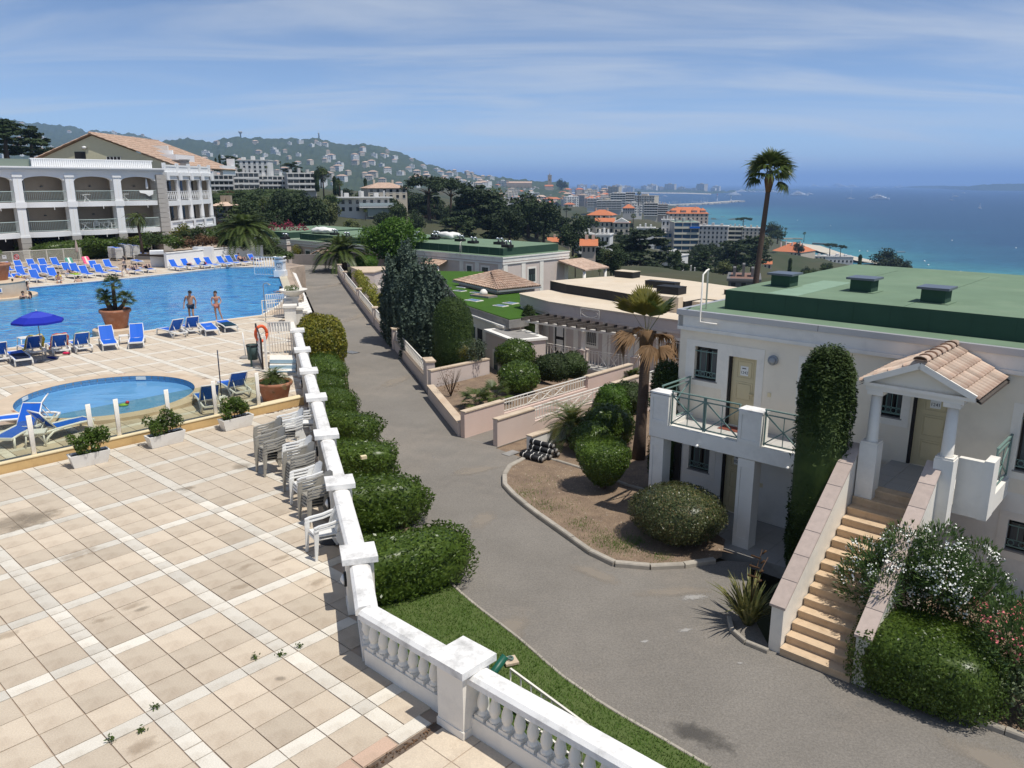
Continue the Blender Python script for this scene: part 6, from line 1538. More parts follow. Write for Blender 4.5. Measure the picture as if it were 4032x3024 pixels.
for i in range(14):
 s=-.75+i*.72;c,a=on_front(s);y0=-.5+.02*i;mb=MB(MZ);mb.bar((s-.12,y0,-.93),(s+.25,c[1]-.02,-.93),.10,.20);mb.obj('rafter',WOODD,V2)
cross_rail(V2,(.28,.0),(3.5,-.1),-3.35-MZ,-2.35-MZ,WHITE,2,side_bars=3);cross_rail(V2,(4.05,-.1),(7.1,.2),-3.35-MZ,-2.35-MZ,WHITE,2,side_bars=3)
TZ0=-1.0
tp=[(-7.4,79.5),(-3.32,57.26),(-.1,50.9),(2.0,52.6),(1.2,63.0),(-1.6,69.4),(-3.0,79)]
V3=thing('turf_roof_house','low house with a bright green artificial turf roof between the cypress and pergola villa','house',(-3,60,-5.5))
o3=np.array([-3,60])
def L3(P):return[(p[0]-o3[0],p[1]-o3[1])for p in P]
mb=MB(-5.5);mb.prism(L3(tp),-5.5,-1.62);mb.obj('wall',BEIGEP,V3)
tpi=offset_poly([np.array(p)for p in L3(tp)],.25)
mb=MB(-5.5);mb.prism([tuple(p)for p in tpi],-1.60,-1.06,0);mb.obj('fascia',CONC,V3)
mb=MB(-5.5);mb.prism([tuple(p)for p in offset_poly([np.array(p)for p in L3(tp)],.2)],-1.058,-1.0);mb.obj('turf',TURF,V3)
for k,(px,py,sx,sy)in enumerate([(1823,1130,.5,.35),(1810,1144,.5,.35),(1877,1152,.55,.3),(1866,1182,.62,.42),(2010,1193,.5,.4),(1971,1203,.5,.35)]):
 c=at(px,py,-.96)-np.array([-3,60,0]);mb=MB(-5.5);mb.box(-sx,sx,-sy,sy,-1.0,-.95);q=mb.obj('skylight',WHITE,V3,(c[0],c[1],0),R(-42));mb=MB(-5.5);mb.box(-sx*.8,sx*.8,-sy*.75,sy*.75,-.95,-.935);mb.obj('pane',BLUEG,q)
c=at(1904,1163,-.9)-np.array([-3,60,0]);mb=MB(-5.5);mb.box(-1.0,1.0,-.5,.5,-1.0,-.86);q=mb.obj('roof_hatch',CONC,V3,(c[0],c[1],0),R(-42));mb=MB(-5.5);mb.box(-.9,.9,-.4,.4,-.87,-.85);mb.obj('hatch_floor',M('brown_deck',(.3,.22,.15),.9),q);mb=MB(-5.5);mb.lathe([(.34,-.85),(.30,-.62),(.16,-.45),(0,-.40)],(0,0,0),14);mb.obj('dome',WHITE,q)
HR=thing('tiled_hip_roof_house','house under a brown tiled hip roof behind the turf roof','house',(-1,66,-4))
hA,hB,hC,hD=[np.array(q,float)for q in((-5.1,68.5,-.62),(-1.1,61.8,-.62),(2.35,64.5,-.62),(-1.4,71.2,-.62))];ap0,ap1=np.array([-1.75,65.7,.42]),np.array([-1.1,66.8,.42])
oo=np.array([-1,66,0])
mb=MB(-4)
tiled_face(mb,hA-oo,hB-oo,ap0-oo,ap1-oo,26,9,.09,seed=1);tiled_face(mb,hB-oo,hC-oo,ap1-oo+[.05,0,0],ap0-oo,17,9,.09,seed=2);tiled_face(mb,hC-oo,hD-oo,ap1-oo,ap1-oo,20,6,.09,seed=3)
rf=mb.obj('roof_tiles',TILEF,HR);stuff(rf)
mb=MB(-4);mb.prism([tuple((q-oo)[:2])for q in(hA+[.5,-.1,0],hB+[0,.6,0],hC+[-.5,.1,0],hD+[0,-.6,0])],-4,-.72);mb.obj('wall',BEIGEP,HR)
mb=MB(-4)
for a,b in((hA,hB),(hB,hC)):mb.bar(a-oo-[0,0,.08],b-oo-[0,0,.08],.12,.12)
mb.obj('gutter',GREYM,HR)
AN=thing('annex','low pale annex with a white L shaped parapet in front of the turf roof','annex',(-2.6,54.5,-5.2))
oa=np.array([-2.6,54.5,0])
qa=[at(1842,1233,-1.5),at(1985,1284,-1.5)];da=(qa[1]-qa[0])/np.linalg.norm(qa[1]-qa[0]);na=np.array([-da[1],da[0],0])
P1=[qa[0],qa[1],qa[1]+na*1.2,qa[0]+na*1.2]
mb=MB(-5.2);mb.prism([tuple((p-oa)[:2])for p in P1],-5.2,-1.62);mb.obj('wall',CREAM,AN)
mb=MB(-5.2);mb.prism([tuple((p-oa)[:2])for p in(qa[0]-na*.1,qa[1]-na*.1,qa[1]+na*1.2,qa[0]+na*1.2)],-1.62,-1.5);mb.obj('parapet',GREYW,AN)
qb=at(1912,1296,-1.8);P2=[qb,qb+da*4.2,qb+da*4.2+na*2.2,qb+na*2.2]
mb=MB(-5.2);mb.prism([tuple((p-oa)[:2])for p in P2],-5.2,-1.95);mb.obj('wing_wall',BEIGEP,AN)
mb=MB(-5.2);mb.prism([tuple((p-oa)[:2])for p in(qb-da*.1-na*.1,qb+da*4.3-na*.1,qb+da*4.3+na*2.3,qb+na*2.3-da*.1)],-1.95,-1.81);mb.obj('wing_parapet',GREYW,AN)
mb=MB(-5.2);mb.prism([tuple((p-oa)[:2])for p in(qb+da*.3+na*.3,qb+da*3.9+na*.3,qb+da*3.9+na*1.9,qb+da*.3+na*1.9)],-1.809,-1.79);mb.obj('wing_roof',CONC,AN)
for base,s0,z0_,z1_ in((qa[0],1.05,-3.3,-2.3),(qb,1.6,-4.2,-3.1)):
 p=base+da*s0-na*.015-oa;w_=thing0('window',AN)
 mb=MB(-5.2);mb.obox((p[0],p[1],(z0_+z1_)/2),da*.48,na*.012,(0,0,(z1_-z0_)/2+.18));mb.obj('surround',WHITE,w_)
 mb=MB(-5.2);q=p-na*.014;mb.obox((q[0],q[1],(z0_+z1_)/2),da*.30,na*.008,(0,0,(z1_-z0_)/2));mb.obj('pane',GLASS,w_)
 mb=MB(-5.2);q=p-na*.03
 for i in range(4):mb.bar((q+da*(-.24+.16*i))[:2].tolist()+[z0_],(q+da*(-.24+.16*i))[:2].tolist()+[z1_],.02,.02)
 mb.obj('grille',RAILG,w_)
p=qa[0]+da*2.1-na*.02-oa;mb=MB(-5.2);mb.obox((p[0],p[1],-3.4),da*.4,na*.01,(0,0,1.1));mb.obj('door',DARK,AN)
GO=np.array([-.95,83.4]);GA=R(-42.5)
GROUPV='green roofed villas below the road end'
def green_villa(t0,t1,depth,label,wallm,windows,right_face=True,zr=0.0,deck=True,vents=(),dome=None,floor=-3.6):
 o=thing('villa',label,'villa',(*(GO+np.array(rot2(-t0,0,GA))),floor),GA,GROUPV);L=t1-t0
 def q(name,mat,fn,par=None):mb=MB(floor);fn(mb);return mb.obj(name,mat,par or o)
 q('wall',wallm,lambda m:m.box(-L,0,0,depth,floor-2.5,zr-.5));q('cornice',GREYW,lambda m:(m.box(-L-.1,.1,-.1,depth+.1,zr-.75,zr-.62),m.box(-L-.06,.06,-.06,depth+.06,zr-.5,zr-.12)))
 q('parapet',GREYM if False else GREYW,lambda m:m.box(-L-.12,.12,-.12,depth+.12,zr-.12,zr+.02));q('roof_ledge',GREENF,lambda m:m.box(-L-.05,.05,-.05,depth+.05,zr+.02,zr+.05))
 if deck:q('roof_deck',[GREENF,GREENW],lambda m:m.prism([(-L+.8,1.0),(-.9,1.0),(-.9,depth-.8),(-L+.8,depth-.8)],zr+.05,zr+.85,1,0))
 for i in range(int(L/1.6)):q('felt_seam',GREENF,lambda m:m.box(-L+1.2+i*1.6,-L+1.23+i*1.6,.992,.999,zr+.06,zr+.84))
 for(x,z0_,z1_,w_,y)in windows:
  wn=thing0('window',o)
  if y is None:q('surround',WHITE,lambda m:m.box(x-w_/2-.2,x+w_/2+.2,-.03,-.001,z0_-.2,z1_+.2),wn);q('pane',GLASS,lambda m:m.box(x-w_/2,x+w_/2,-.045,-.031,z0_,z1_),wn);q('grille',RAILG,lambda m:[m.bar((x-w_/2+w_*(i+.5)/4,-.06,z0_),(x-w_/2+w_*(i+.5)/4,-.06,z1_),.03,.03)for i in range(4)],wn)
  else:q('surround',WHITE,lambda m:m.box(.001,.03,y-w_/2-.2,y+w_/2+.2,z0_-.2,z1_+.2),wn);q('pane',GLASS,lambda m:m.box(.031,.045,y-w_/2,y+w_/2,z0_,z1_),wn);q('grille',RAILG,lambda m:[m.bar((.06,y-w_/2+w_*(i+.5)/4,z0_),(.06,y-w_/2+w_*(i+.5)/4,z0_+(z1_-z0_)*.55),.03,.03)for i in range(4)],wn)
 return o,q
gv1,q1=green_villa(0,17,11,'pale pink villa with white pilasters and a long green roof, nearest of the row',BEIGEP,[(-2.6,-2.4,-1.2,.9,None),(-5.0,-2.4,-1.2,.7,None),(0,-2.9,-1.5,1.1,4.6)])
for y in(.35,3.2,6.2,10.6):q1('pilaster',WHITE,lambda m:m.box(.001,.06,y-.32,y+.32,-6,-.76))
for s in(-.35,-3.8,-6.2):q1('pilaster',WHITE,lambda m:m.box(s-.3,s+.3,-.06,-.001,-6,-.76))
lg=thing0('loggia',gv1)
q1('canopy_roof',TILEF,lambda m:m.add([(.1,9.0,-.9),(3.9,9.0,-1.7),(3.9,13.5,-1.7),(.1,13.5,-.9),(.1,9,-1.05),(3.9,9,-1.85),(3.9,13.5,-1.85),(.1,13.5,-1.05)],[(0,1,2,3),(7,6,5,4),(0,4,5,1),(1,5,6,2)]),lg)
for y in(9.3,13.2):q1('post',WHITE,lambda m:m.lathe([(.2,-6),(.17,-1.8)],(3.6,y,0),12),lg)
cross_rail(gv1,(.2,9.1),(3.5,9.1),-4.6+3.6,-3.5+3.6,WHITE,2)
mb=MB(-3.6);tiled_face(mb,(-11.5,-1.4,-1.35),(-8.4,-1.4,-1.35),(-8.4,-.05,-.85),(-11.5,-.05,-.85),12,4,.08);stuff(mb.obj('porch_tiles',TILEF,gv1))
for x in(-8.7,-11.2):q1('porch_post',WHITE,lambda m:m.lathe([(.13,-5),(.11,-1.4)],(x,-1.25,0),10))
hoop(gv1,[(-6.6,.4,.05),(-6.6,.4,1.2),(-6.5,.3,1.3),(-6.3,-.05,1.3),(-6.25,-.14,1.2),(-6.25,-.2,-.25)],.03,z0=-3.6)
gv2,q2=green_villa(18.5,40,12,'far peach villa with tiled porch and green roof at the end of the road',PINK,[(-19.6,-2.6,-1.3,.9,None),(-17.4,-3.6,-1.3,1.0,None),(-15.8,-3.6,-1.3,.9,None),(-8,-2.4,-1.2,.9,None)])
pr=thing0('porch',gv2);mb=MB(-3.6)
mb.add([(-13.4,-2.2,-1.45),(-11.9,-2.2,-.95),(-10.4,-2.2,-1.45)],[(0,1,2)]);mb.box(-13.4,-10.4,-2.2,-2.0,-1.7,-1.46);mb.obj('pediment',WHITE,pr)
mb=MB(-3.6);tiled_face(mb,(-10.3,-2.3,-1.42),(-10.3,-.05,-1.42),(-11.9,-.05,-.88),(-11.9,-2.3,-.88),9,4,.08);tiled_face(mb,(-13.5,-.05,-1.42),(-13.5,-2.3,-1.42),(-11.9,-2.3,-.88),(-11.9,-.05,-.88),9,4,.08);stuff(mb.obj('porch_tiles',TILEF,pr))
for x in(-13.2,-10.6):mb=MB(-3.6);mb.lathe([(.15,-5),(.13,-1.7)],(x,-2.1,0),10);mb.obj('column',WHITE,pr)
gv3,q3=green_villa(41,56,16,'furthest green roofed villa, mostly hidden behind the pool palms',BEIGEP,[(-4,-2.4,-1.2,.9,None)])
kit=thing('roof_cowl','x','roof vent',(0,0,0),GA)
MB().box(-.55,.55,-.4,.4,0,.28).obj('curb',BLACKF,kit)
for s in(-1,1):MB().tube([(s*.3,.2,.28),(s*.3,.2,.55),(s*.3,.1,.66),(s*.3,-.12,.62)],.11,8).obj('cowl',M('chrome_cowl',(.6,.61,.62),.25,metal=.8)if s<0 else bpy.data.materials['chrome_cowl'],kit)
KIDS[kit.name]=[(q,kids(q))for q in kids(kit)]
for k,(px,py)in enumerate([(1863,958),(1966,962),(1998,974),(1812,950),(1716,932),(1734,936),(1642,933),(1365,937),(1249,919),(1318,925),(1122,942),(1710,943)]):
 c=at(px,py,.86);lab='small black roof vent with chrome cowls on the green roofs, %s'%['third from the right','second from the right end of the near roof','at the right end of the near roof','right of the white tarpaulin','under the white tarpaulin left edge','behind the white tarpaulin','just left of the white tarpaulin','left of the leafy tree','by the far white tarpaulin','right of the far white tarpaulin','above the peach villa','before the white tarpaulin'][k]
 if k==0:kit.location=c;kit['label']=lab;kit['group']='roof vents on the green roofs'
 else:dup(kit,c,GA,lab,'roof vents on the green roofs')
for k,(px,py,s_)in enumerate([(1765,940,1.5),(1275,920,1.9)]):
 fn=superell(s_,s_*.6,.42,2.6,None,40+k,.16,5);V,F=core_mesh(fn,26,10);V[:,2]=np.maximum(V[:,2],0)
 tag(link('tarpaulin',fastmesh('tarpaulin',V,F,M('white_tarpaulin_%d'%k,(.78,.77,.73),.6,var=.08,vscale=2),None,True),None,at(px,py,.86),GA),['white tarpaulin bundle on the near green roof','white tarpaulin bundle on the far green roof'][k],'tarpaulin')
UAx=UA.copy()
rw=thing('railing_wall','long pale wall with white crossed railings and piers along the right of the road','wall',(*RR[4],ZR))
ro=np.array([*RR[4],0]);PIERS=[(-18.4,85.0),(-16.4,78.0),(-12.6,65.1),(-9.55,54.9),(-6.95,46.6),(-3.98,37.05)]
def seg_box(mb,p,q,wd,z0,z1,off=0.0):
 p=np.array(p[:2],float);q=np.array(q[:2],float);d=q-p;L=np.linalg.norm(d);d/=L;n=np.array([-d[1],d[0]]);c=(p+q)/2+n*off
 mb.obox((*c,(z0+z1)/2),np.array([*d,0])*L/2,np.array([*n,0])*wd/2,(0,0,(z1-z0)/2))
for i in range(len(PIERS)-1):
 p,q=np.array(PIERS[i])-ro[:2],np.array(PIERS[i+1])-ro[:2];d=(q-p)/np.linalg.norm(q-p);a,b=p+d*.27,q-d*.27
 mb=MB(ZR);seg_box(mb,a,b,.26,-3.2,-1.62);mb.obj('wall',BEIGEP,rw)
 mb=MB(ZR);seg_box(mb,a,b,.30,-1.62,-1.58);mb.obj('coping',NEWP,rw)
 mb=MB(ZR);mb.bar((*a,-1.0),(*b,-1.0),.06,.05);mb.bar((*a,-1.5),(*b,-1.5),.04,.04);mb.obj('rail',WHITE,rw)
 L=np.linalg.norm(b-a);n_=int(L/.36)
 mb=MB(ZR)
 for k in range(n_):
  s0,s1=a+(b-a)*k/n_,a+(b-a)*(k+1)/n_
  mb.bar((*s0,-1.5),(*s0,-1.0),.035,.035);mb.bar((*s0,-1.5),(*s1,-1.02),.03,.03);mb.bar((*s1,-1.5),(*s0,-1.02),.03,.03)
 stuff(mb.obj('railing_bars',WHITE,rw))
for i,p in enumerate(PIERS):
 c=np.array(p)-ro[:2];mb=MB(ZR);ang=math.atan2(*(np.array(PIERS[max(i,1)])-np.array(PIERS[max(i,1)-1]))[::-1]);u=np.array([math.cos(ang),math.sin(ang),0]);w_=np.array([-u[1],u[0],0]);ln=.23 if i<5 else .42;zt=-.92 if i<5 else -.72
 mb.obox((*c,(zt-3.2)/2),u*ln,w_*.2,(0,0,(zt+3.2)/2));o=mb.obj('pier',BEIGEP,rw);mb=MB(ZR);mb.obox((*c,zt+.035),u*(ln+.05),w_*.25,(0,0,.035));mb.obj('cap',NEWP,o)
mb=MB(ZR);seg_box(mb,np.array([-3.86,36.0])-ro[:2],np.array([-1.2,38.6])-ro[:2],.22,-3.2,-1.0);mb.obj('return_wall',BEIGEP,rw)
mb=MB(ZR);seg_box(mb,np.array([-3.86,36.0])-ro[:2],np.array([-1.2,38.6])-ro[:2],.28,-1.0,-.94);mb.obj('coping',NEWP,rw)
pw=thing('planter_wall','low pale wall edging the raised garden beside the road','wall',(-2,29.7,ZR));po_=np.array([-2,29.7])
mb=MB(ZR);seg_box(mb,np.array([-3.78,35.5])-po_,np.array([-1.98,29.65])-po_,.24,-2.6,-1.56);mb.obj('wall',BEIGEP,pw)
mb=MB(ZR);seg_box(mb,np.array([-3.78,35.5])-po_,np.array([-1.98,29.65])-po_,.34,-1.56,-1.52);mb.obj('coping',NEWP,pw)
gp=MB();ring_faces(gp,[(-3.7,35.6),(-1.85,29.65),(2.9,34.8),(.9,37.9),(-1.2,38.4)],[],-1.72);struct(gp.obj('raised_garden_bed',SOIL))
def gate_wall(name,label,p0,ang,parts,mat,thick=.22,z_top=-1.05,base=-2.3,basefall=.0):
 """parts: (length, 'wall'|'rail')"""
 t=thing(name,label,'wall',(*p0,ZR));u=np.array([math.cos(R(ang)),math.sin(R(ang))]);s=0.0
 for L,k in parts:
  a,b=u*s,u*(s+L);mb=MB(ZR);bz=base-basefall*s
  if k=='wall':
   seg_box(mb,a,b,thick,bz-basefall*L,z_top-.05);mb.obj('wall',mat,t)
   mb=MB(ZR);n_=max(1,int(L/.55))
   for i in range(n_):mb=MB(ZR);seg_box(mb,a+(b-a)*(i/n_)+u*.004,a+(b-a)*((i+1)/n_)-u*.004,thick+.07,z_top-.05,z_top);mb.obj('coping_stone',NEWP,t)
  else:
   seg_box(mb,a+u*.003,b-u*.003,thick*.96,bz-basefall*L,z_top-.56);mb.obj('wall',mat,t)
   cross_rail(t,a+u*.05,b-u*.05,z_top-.53-ZR,z_top-.02-ZR,WHITE,3,side_bars=7)
  s+=L
 return t
gate_wall('gate_wall','pink stucco wall left of the garden path with a white crossed railing',(-1.92,29.47),47.4,[(2.25,'wall'),(5.6,'rail'),(3.6,'wall')],PINK,basefall=.10)
gate_wall('gate_wall','pale pink stucco wall right of the garden path, nearest the bitumen rolls',(-.63,28.45),47.4,[(2.15,'wall'),(5.4,'rail'),(2.0,'wall'),(1.6,'rail'),(.6,'wall')],M('gate_pink_stucco',(.66,.53,.455),.85,var=.05,vscale=.7,stain=(.62,.44,.35),sscale=.5,samt=.5,bump=.2,bscale=90),basefall=.08)  # right gate wall has its own slightly paler pink
gate_wall('low_white_wall','low white wall under the feather palm behind the bitumen rolls',(.62,27.75),47.4,[(4.4,'wall')],GREYW,z_top=-1.48)
pa_=MB();u=UA[:2]
A0,B0_=np.array([-1.85,29.4]),np.array([-.6,28.5])
pa_.add([(*A0,ZR+.004),(*B0_,ZR+.004),(*(B0_+u*12),-3.35),(*(A0+u*12),-3.35)],[(0,1,2,3)]);struct(pa_.obj('garden_path',CONC))
kerb_line('garden_kerb',[(.75,27.3),(2.0,26.3),(3.9,24.1),(4.6,23.6)],.12,.12,ZR,KERB,'straight pale kerb running from the bitumen rolls to the villa corner',.9)
ew=thing('curved_end_wall','curved grey wall closing the far end of the road','wall',(-23,94.5,ZR));E0=np.array([-23,94.5])
ep=[np.array(at(x,1041,ZR)[:2])-E0 for x in(1150,1190,1230,1270,1310,1345)]
ep=[p+np.array([0,.6*math.sin(3.14*i/5)])for i,p in enumerate(ep)]
CEM=M('grey_cement',(.24,.215,.20),.9,var=.1,vscale=1.5)
for i in range(5):mb=MB(ZR);seg_box(mb,ep[i],ep[i+1],.3,ZR-.5,-.95);mb.obj('wall_panel',CEM,ew)
mb=MB(ZR);seg_box(mb,ep[0]+[-.1,0],np.array(at(1105,1060,-1.0)[:2])-E0,.3,ZR-.4,-.7);mb.obj('left_return',BEIGEP,ew)
bh=thing('stair_house','plain grey stucco house front with a small tiled porch beside the road railing','house',(-11,68,-5));bo=np.array([-11,68,0])
def bhbox(name,pts,z0,z1,mat):mb=MB(-5);mb.prism([(p[0]-bo[0],p[1]-bo[1])for p in pts],z0,z1);return mb.obj(name,mat,bh)
q0,q1_,q2_=at(1433,1069,-.6),at(1473,1067,-.6),at(1550,1130,-1.6)
bhbox('wall',[q0,q1_,q1_+[1.2,5,0],q0+[-2.2,5,0]],-5,-.75,BEIGEP);bhbox('coping',[q0-[.1,.1,0],q1_+[.1,-.1,0],q1_+[1.3,5,0],q0+[-2.3,5,0]],-.75,-.65,NEWP)
q3_=at(1475,1137,-1.75);q4_=at(1555,1137,-1.75)
bhbox('lower_wall',[q3_-[1.6,0,0],q4_,q4_+[.4,2.5,0],q3_+[-1.6,2.5,0]],-5,-1.75,BEIGEP)
cross_rail(bh,q3_-bo,q4_-bo,-1.75+5,-.95+5,WHITE,3)
for k in range(8):mb=MB(-5);c=at(1487,1128,-1.9)-bo;mb.box(c[0]-.7,c[0]+.7,c[1]+.3*k+1,c[1]+.3*k+1.3,-3,-2.6+.2*k);mb.obj('stair_step',CEM,bh)
c=at(1532,1190,-3.2)-bo
mb=MB(-5);mb.lathe([(.16,-5),(.16,-3.6),(.12,-3.4),(.11,-2.4),(.16,-2.3)],(c[0],c[1],0),10);mb.obj('column',WHITE,bh)
mb=MB(-5);mb.lathe([(.16,-5),(.16,-3.6),(.12,-3.4),(.11,-2.4),(.16,-2.3)],(c[0]-.8,c[1]+.9,0),10);mb.obj('column',WHITE,bh)
mb=MB(-5);mb.box(c[0]-.2,c[0]+.5,c[1]-.3,c[1]+2.2,-2.3,-2.1);mb.obj('beam',WHITE,bh)
mb=MB(-5);tiled_face(mb,(c[0]+1.6,c[1]-.3,-2.05),(c[0]+1.6,c[1]+2.2,-2.05),(c[0]+.4,c[1]+2.2,-1.5),(c[0]+.4,c[1]-.3,-1.5),9,5,.08);tiled_face(mb,(c[0]-.8,c[1]+2.2,-2.05),(c[0]-.8,c[1]-.3,-2.05),(c[0]+.4,c[1]-.3,-1.5),(c[0]+.4,c[1]+2.2,-1.5),9,5,.08);stuff(mb.obj('porch_tiles',TILEF,bh))
HO=np.array([-48.2,79.6]);HA=R(51.8)
HT=thing('hotel','white hotel wing with arched balconies, tiled gable and columned corner across the pool','hotel',(*HO,-.3),HA)
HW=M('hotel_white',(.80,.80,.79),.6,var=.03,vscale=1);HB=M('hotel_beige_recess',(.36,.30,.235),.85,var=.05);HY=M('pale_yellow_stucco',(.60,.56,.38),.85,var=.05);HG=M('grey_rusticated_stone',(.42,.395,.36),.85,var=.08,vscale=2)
def h(name,mat,fn,par=None):mb=MB(-.3);fn(mb);return mb.obj(name,mat,par or HT)
BAYS=[-9.7,-4.85,0,4.85,9.7,14.55]
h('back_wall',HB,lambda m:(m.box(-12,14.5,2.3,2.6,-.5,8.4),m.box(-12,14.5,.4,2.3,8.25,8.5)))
h('cornice',HW,lambda m:(m.box(-12,15.0,-.25,2.8,8.66,8.98),m.box(-12,14.9,-.12,2.7,8.40,8.66),m.box(-12,15.1,-.42,2.85,8.98,9.12)))
h('gutter',GREYM,lambda m:m.box(-12,15,-.44,-.3,8.80,8.86))
for x in BAYS[:-1]:
 o=h('column',HW,lambda m:(m.box(x-.40,x+.40,-.15,.7,2.45,8.10),m.box(x-.46,x+.46,-.22,.7,8.10,8.40),m.box(x-.5,x+.5,-.24,.7,5.15,5.72),m.box(x-.46,x+.46,-.2,.7,2.25,2.45)))
 h('column_groove',GREYW,lambda m:(m.box(x-.03,x+.03,-.156,-.151,5.8,8.0),m.box(x-.03,x+.03,-.156,-.151,2.5,5.1)),o)
 for k in range(5):h('rusticated_block',HG,lambda m:m.box(x-.47+.02*(k%2),x+.47-.02*(k%2),-.22,.7,-.35+k*.52,.14+k*.52),HT)
for k in range(17):h('rusticated_block',HG,lambda m:m.box(14.05,15.15,-.28,1.2,-.35+k*.52,.14+k*.52),HT)
RAILH=M('pale_green_rail',(.40,.48,.45),.5)
for bi in range(5):
 x0,x1=BAYS[bi]+.42,BAYS[bi+1]-(.42 if bi<4 else .55)
 if x1<-5.2:continue
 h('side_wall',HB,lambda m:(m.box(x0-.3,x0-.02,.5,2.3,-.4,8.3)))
 n_=14;mid=(x0+x1)/2;rx=(x1-x0)/2
 def arch(m):
  for i in range(n_):
   a,b=x0+(x1-x0)*i/n_,x0+(x1-x0)*(i+1)/n_;za,zb=[7.72+.48*math.sqrt(max(0,1-((q-mid)/rx)**2))for q in(a,b)]
   m.add([(a,-.05,za),(b,-.05,zb),(b,-.05,8.42),(a,-.05,8.42),(a,.5,za),(b,.5,zb),(b,.5,8.42),(a,.5,8.42)],[(0,1,2,3),(7,6,5,4),(0,4,5,1)])
 h('arch',HW,arch)
 for zs in(5.18,2.28):
  bl=thing0('balcony',HT);pts=[(x0+(x1-x0)*t,-.1-.85*math.sin(math.pi*min(max(t,0),1))**.7)for t in np.linspace(0,1,15)]
  h('slab',HW,lambda m:m.prism(pts+[(x1,2.3),(x0,2.3)],zs,zs+.48),bl)
  h('top_rail',RAILH,lambda m:(m.tube([(p[0],p[1]+.12,zs+1.55)for p in pts],.045,6),m.tube([(p[0],p[1]+.12,zs+.62)for p in pts],.03,5)),bl)
  def brs(m):
   for t in np.linspace(.02,.98,26):
    p=(x0+(x1-x0)*t,.02-.85*math.sin(math.pi*t)**.7);m.bar((p[0],p[1],zs+.6),(p[0],p[1],zs+1.55),.02,.02)
  stuff(h('rail_bars',RAILH,brs,bl))
  h('glass_door',GLASS,lambda m:m.box(x0+.05,x0+.95,2.2,2.29,zs+.5,zs+2.7),bl);h('door_frame',GREYM,lambda m:m.box(x0+.95,x0+1.05,2.15,2.29,zs+.5,zs+2.7),bl);h('curtain',CURT,lambda m:m.box(x0+.3,x0+.62,2.17,2.195,zs+.5,zs+2.65),bl)
  h('drain_spout',PLASTIC,lambda m:m.bar((mid+.3,-.96,zs+.1),(mid+.3,-.99,zs-.25),.05,.05),bl);h('wall_light',CURT,lambda m:m.lathe([(.0,0),(.16,.02),(.12,.12),(0,.14)],(mid+.6,2.15,zs+1.95),8),bl)
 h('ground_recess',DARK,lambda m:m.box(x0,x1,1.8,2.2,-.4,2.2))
def hpt(x,y,z):q=HO+np.array(rot2(x,y,HA));return(q[0],q[1],z)
def btable(x,zs,label,sz=.75,rz=0):
 t=thing('balcony_table',label,'table',hpt(x,.6,zs+.48),HA+rz,'white tables on the hotel balconies');MB().box(-sz/2,sz/2,-.3,.3,.70,.74).obj('tabletop',PLASTIC,t)
 for s in(-1,1):mb=MB();mb.bar((s*sz*.4,-.25,0),(-s*sz*.25,.25,.7),.06,.06);mb.obj('leg',PLASTIC,t)
btable(6.6,5.18,'white folding table on the upper balcony left of the closed white parasol bay');btable(6.2,2.28,'white table on the lower middle hotel balcony',1.1);btable(8.1,2.28,'white table with chairs on the lower middle hotel balcony, right one',.9)
btable(10.7,5.18,'white table beside the hanging towels on the top right balcony',.7)
for k,x in enumerate((7.3,8.9)):dup(CF,hpt(x,.5,2.76),HA+(.3 if k else -.4),['white chair between the tables on the lower middle hotel balcony','white chair at the right end of the lower middle hotel balcony'][k],'chairs on the hotel balcony')
pp=parasol(hpt(13.2,.4,5.66),'closed white parasol on the top right hotel balcony',(.70,.70,.72),False,2.3)
tw=MB();
tw.add([(-1,0,.0),(1.0,0,.0),(.9,-.04,-.42),(.3,-.05,-.62),(-.2,-.05,-.35),(-.9,-.04,-.25)],[(0,5,4,3,2,1)]);o=tag(tw.obj('hanging_towel',PLASTIC,None,hpt(12.4,-.92,6.76),HA),'white towel hung over the rail of the top right hotel balcony','towel');o.scale=(.8,1,1)
h('slatted_screen',HW,lambda m:(m.box(1.9,14.3,.9,1.0,9.1,9.85),m.box(1.8,14.4,.82,1.08,9.85,9.95)))
for i in range(60):h('slat',HW,lambda m:m.box(1.95+i*.206,2.08+i*.206,.83,.899,9.14,9.83))
h('roof_box',M('dark_green_cladding',(.03,.075,.05),.7),lambda m:m.box(-6,-1.1,1.6,5,9.1,10.35));h('roof_box_panel',M('sage_panel',(.19,.23,.19),.8),lambda m:m.box(-1.05,1.85,1.2,1.4,9.1,9.85))
mb=MB(-.3);tiled_face(mb,(-6.5,1.2,10.55),(-.9,1.2,10.55),(-2.6,3.2,11.3),(-6.5,3.2,11.3),18,6,.1);stuff(mb.obj('hip_roof_tiles',TILEF,HT))
h('hip_roof_eaves',GREYW,lambda m:m.box(-6.5,-.95,1.2,5,10.36,10.53))
WO=np.array([15.0,.3]);WA=R(36.2)
def wtf(s,d,z):q=WO+np.array(rot2(s,d,WA));return(q[0],q[1],z)
def wb(m,s0,s1,d0,d1,z0,z1,mi=0):
 V=[wtf(s0,d0,z0),wtf(s1,d0,z0),wtf(s1,d1,z0),wtf(s0,d1,z0),wtf(s0,d0,z1),wtf(s1,d0,z1),wtf(s1,d1,z1),wtf(s0,d1,z1)]
 m.add(V,[(3,2,1,0),(4,5,6,7),(0,1,5,4),(1,2,6,5),(2,3,7,6),(3,0,4,7)],mi)
h('wing_back_wall',HB,lambda m:(wb(m,.6,13.2,1.6,2.0,-.4,8.4),wb(m,13.0,13.4,.0,6,-.4,8.4)))
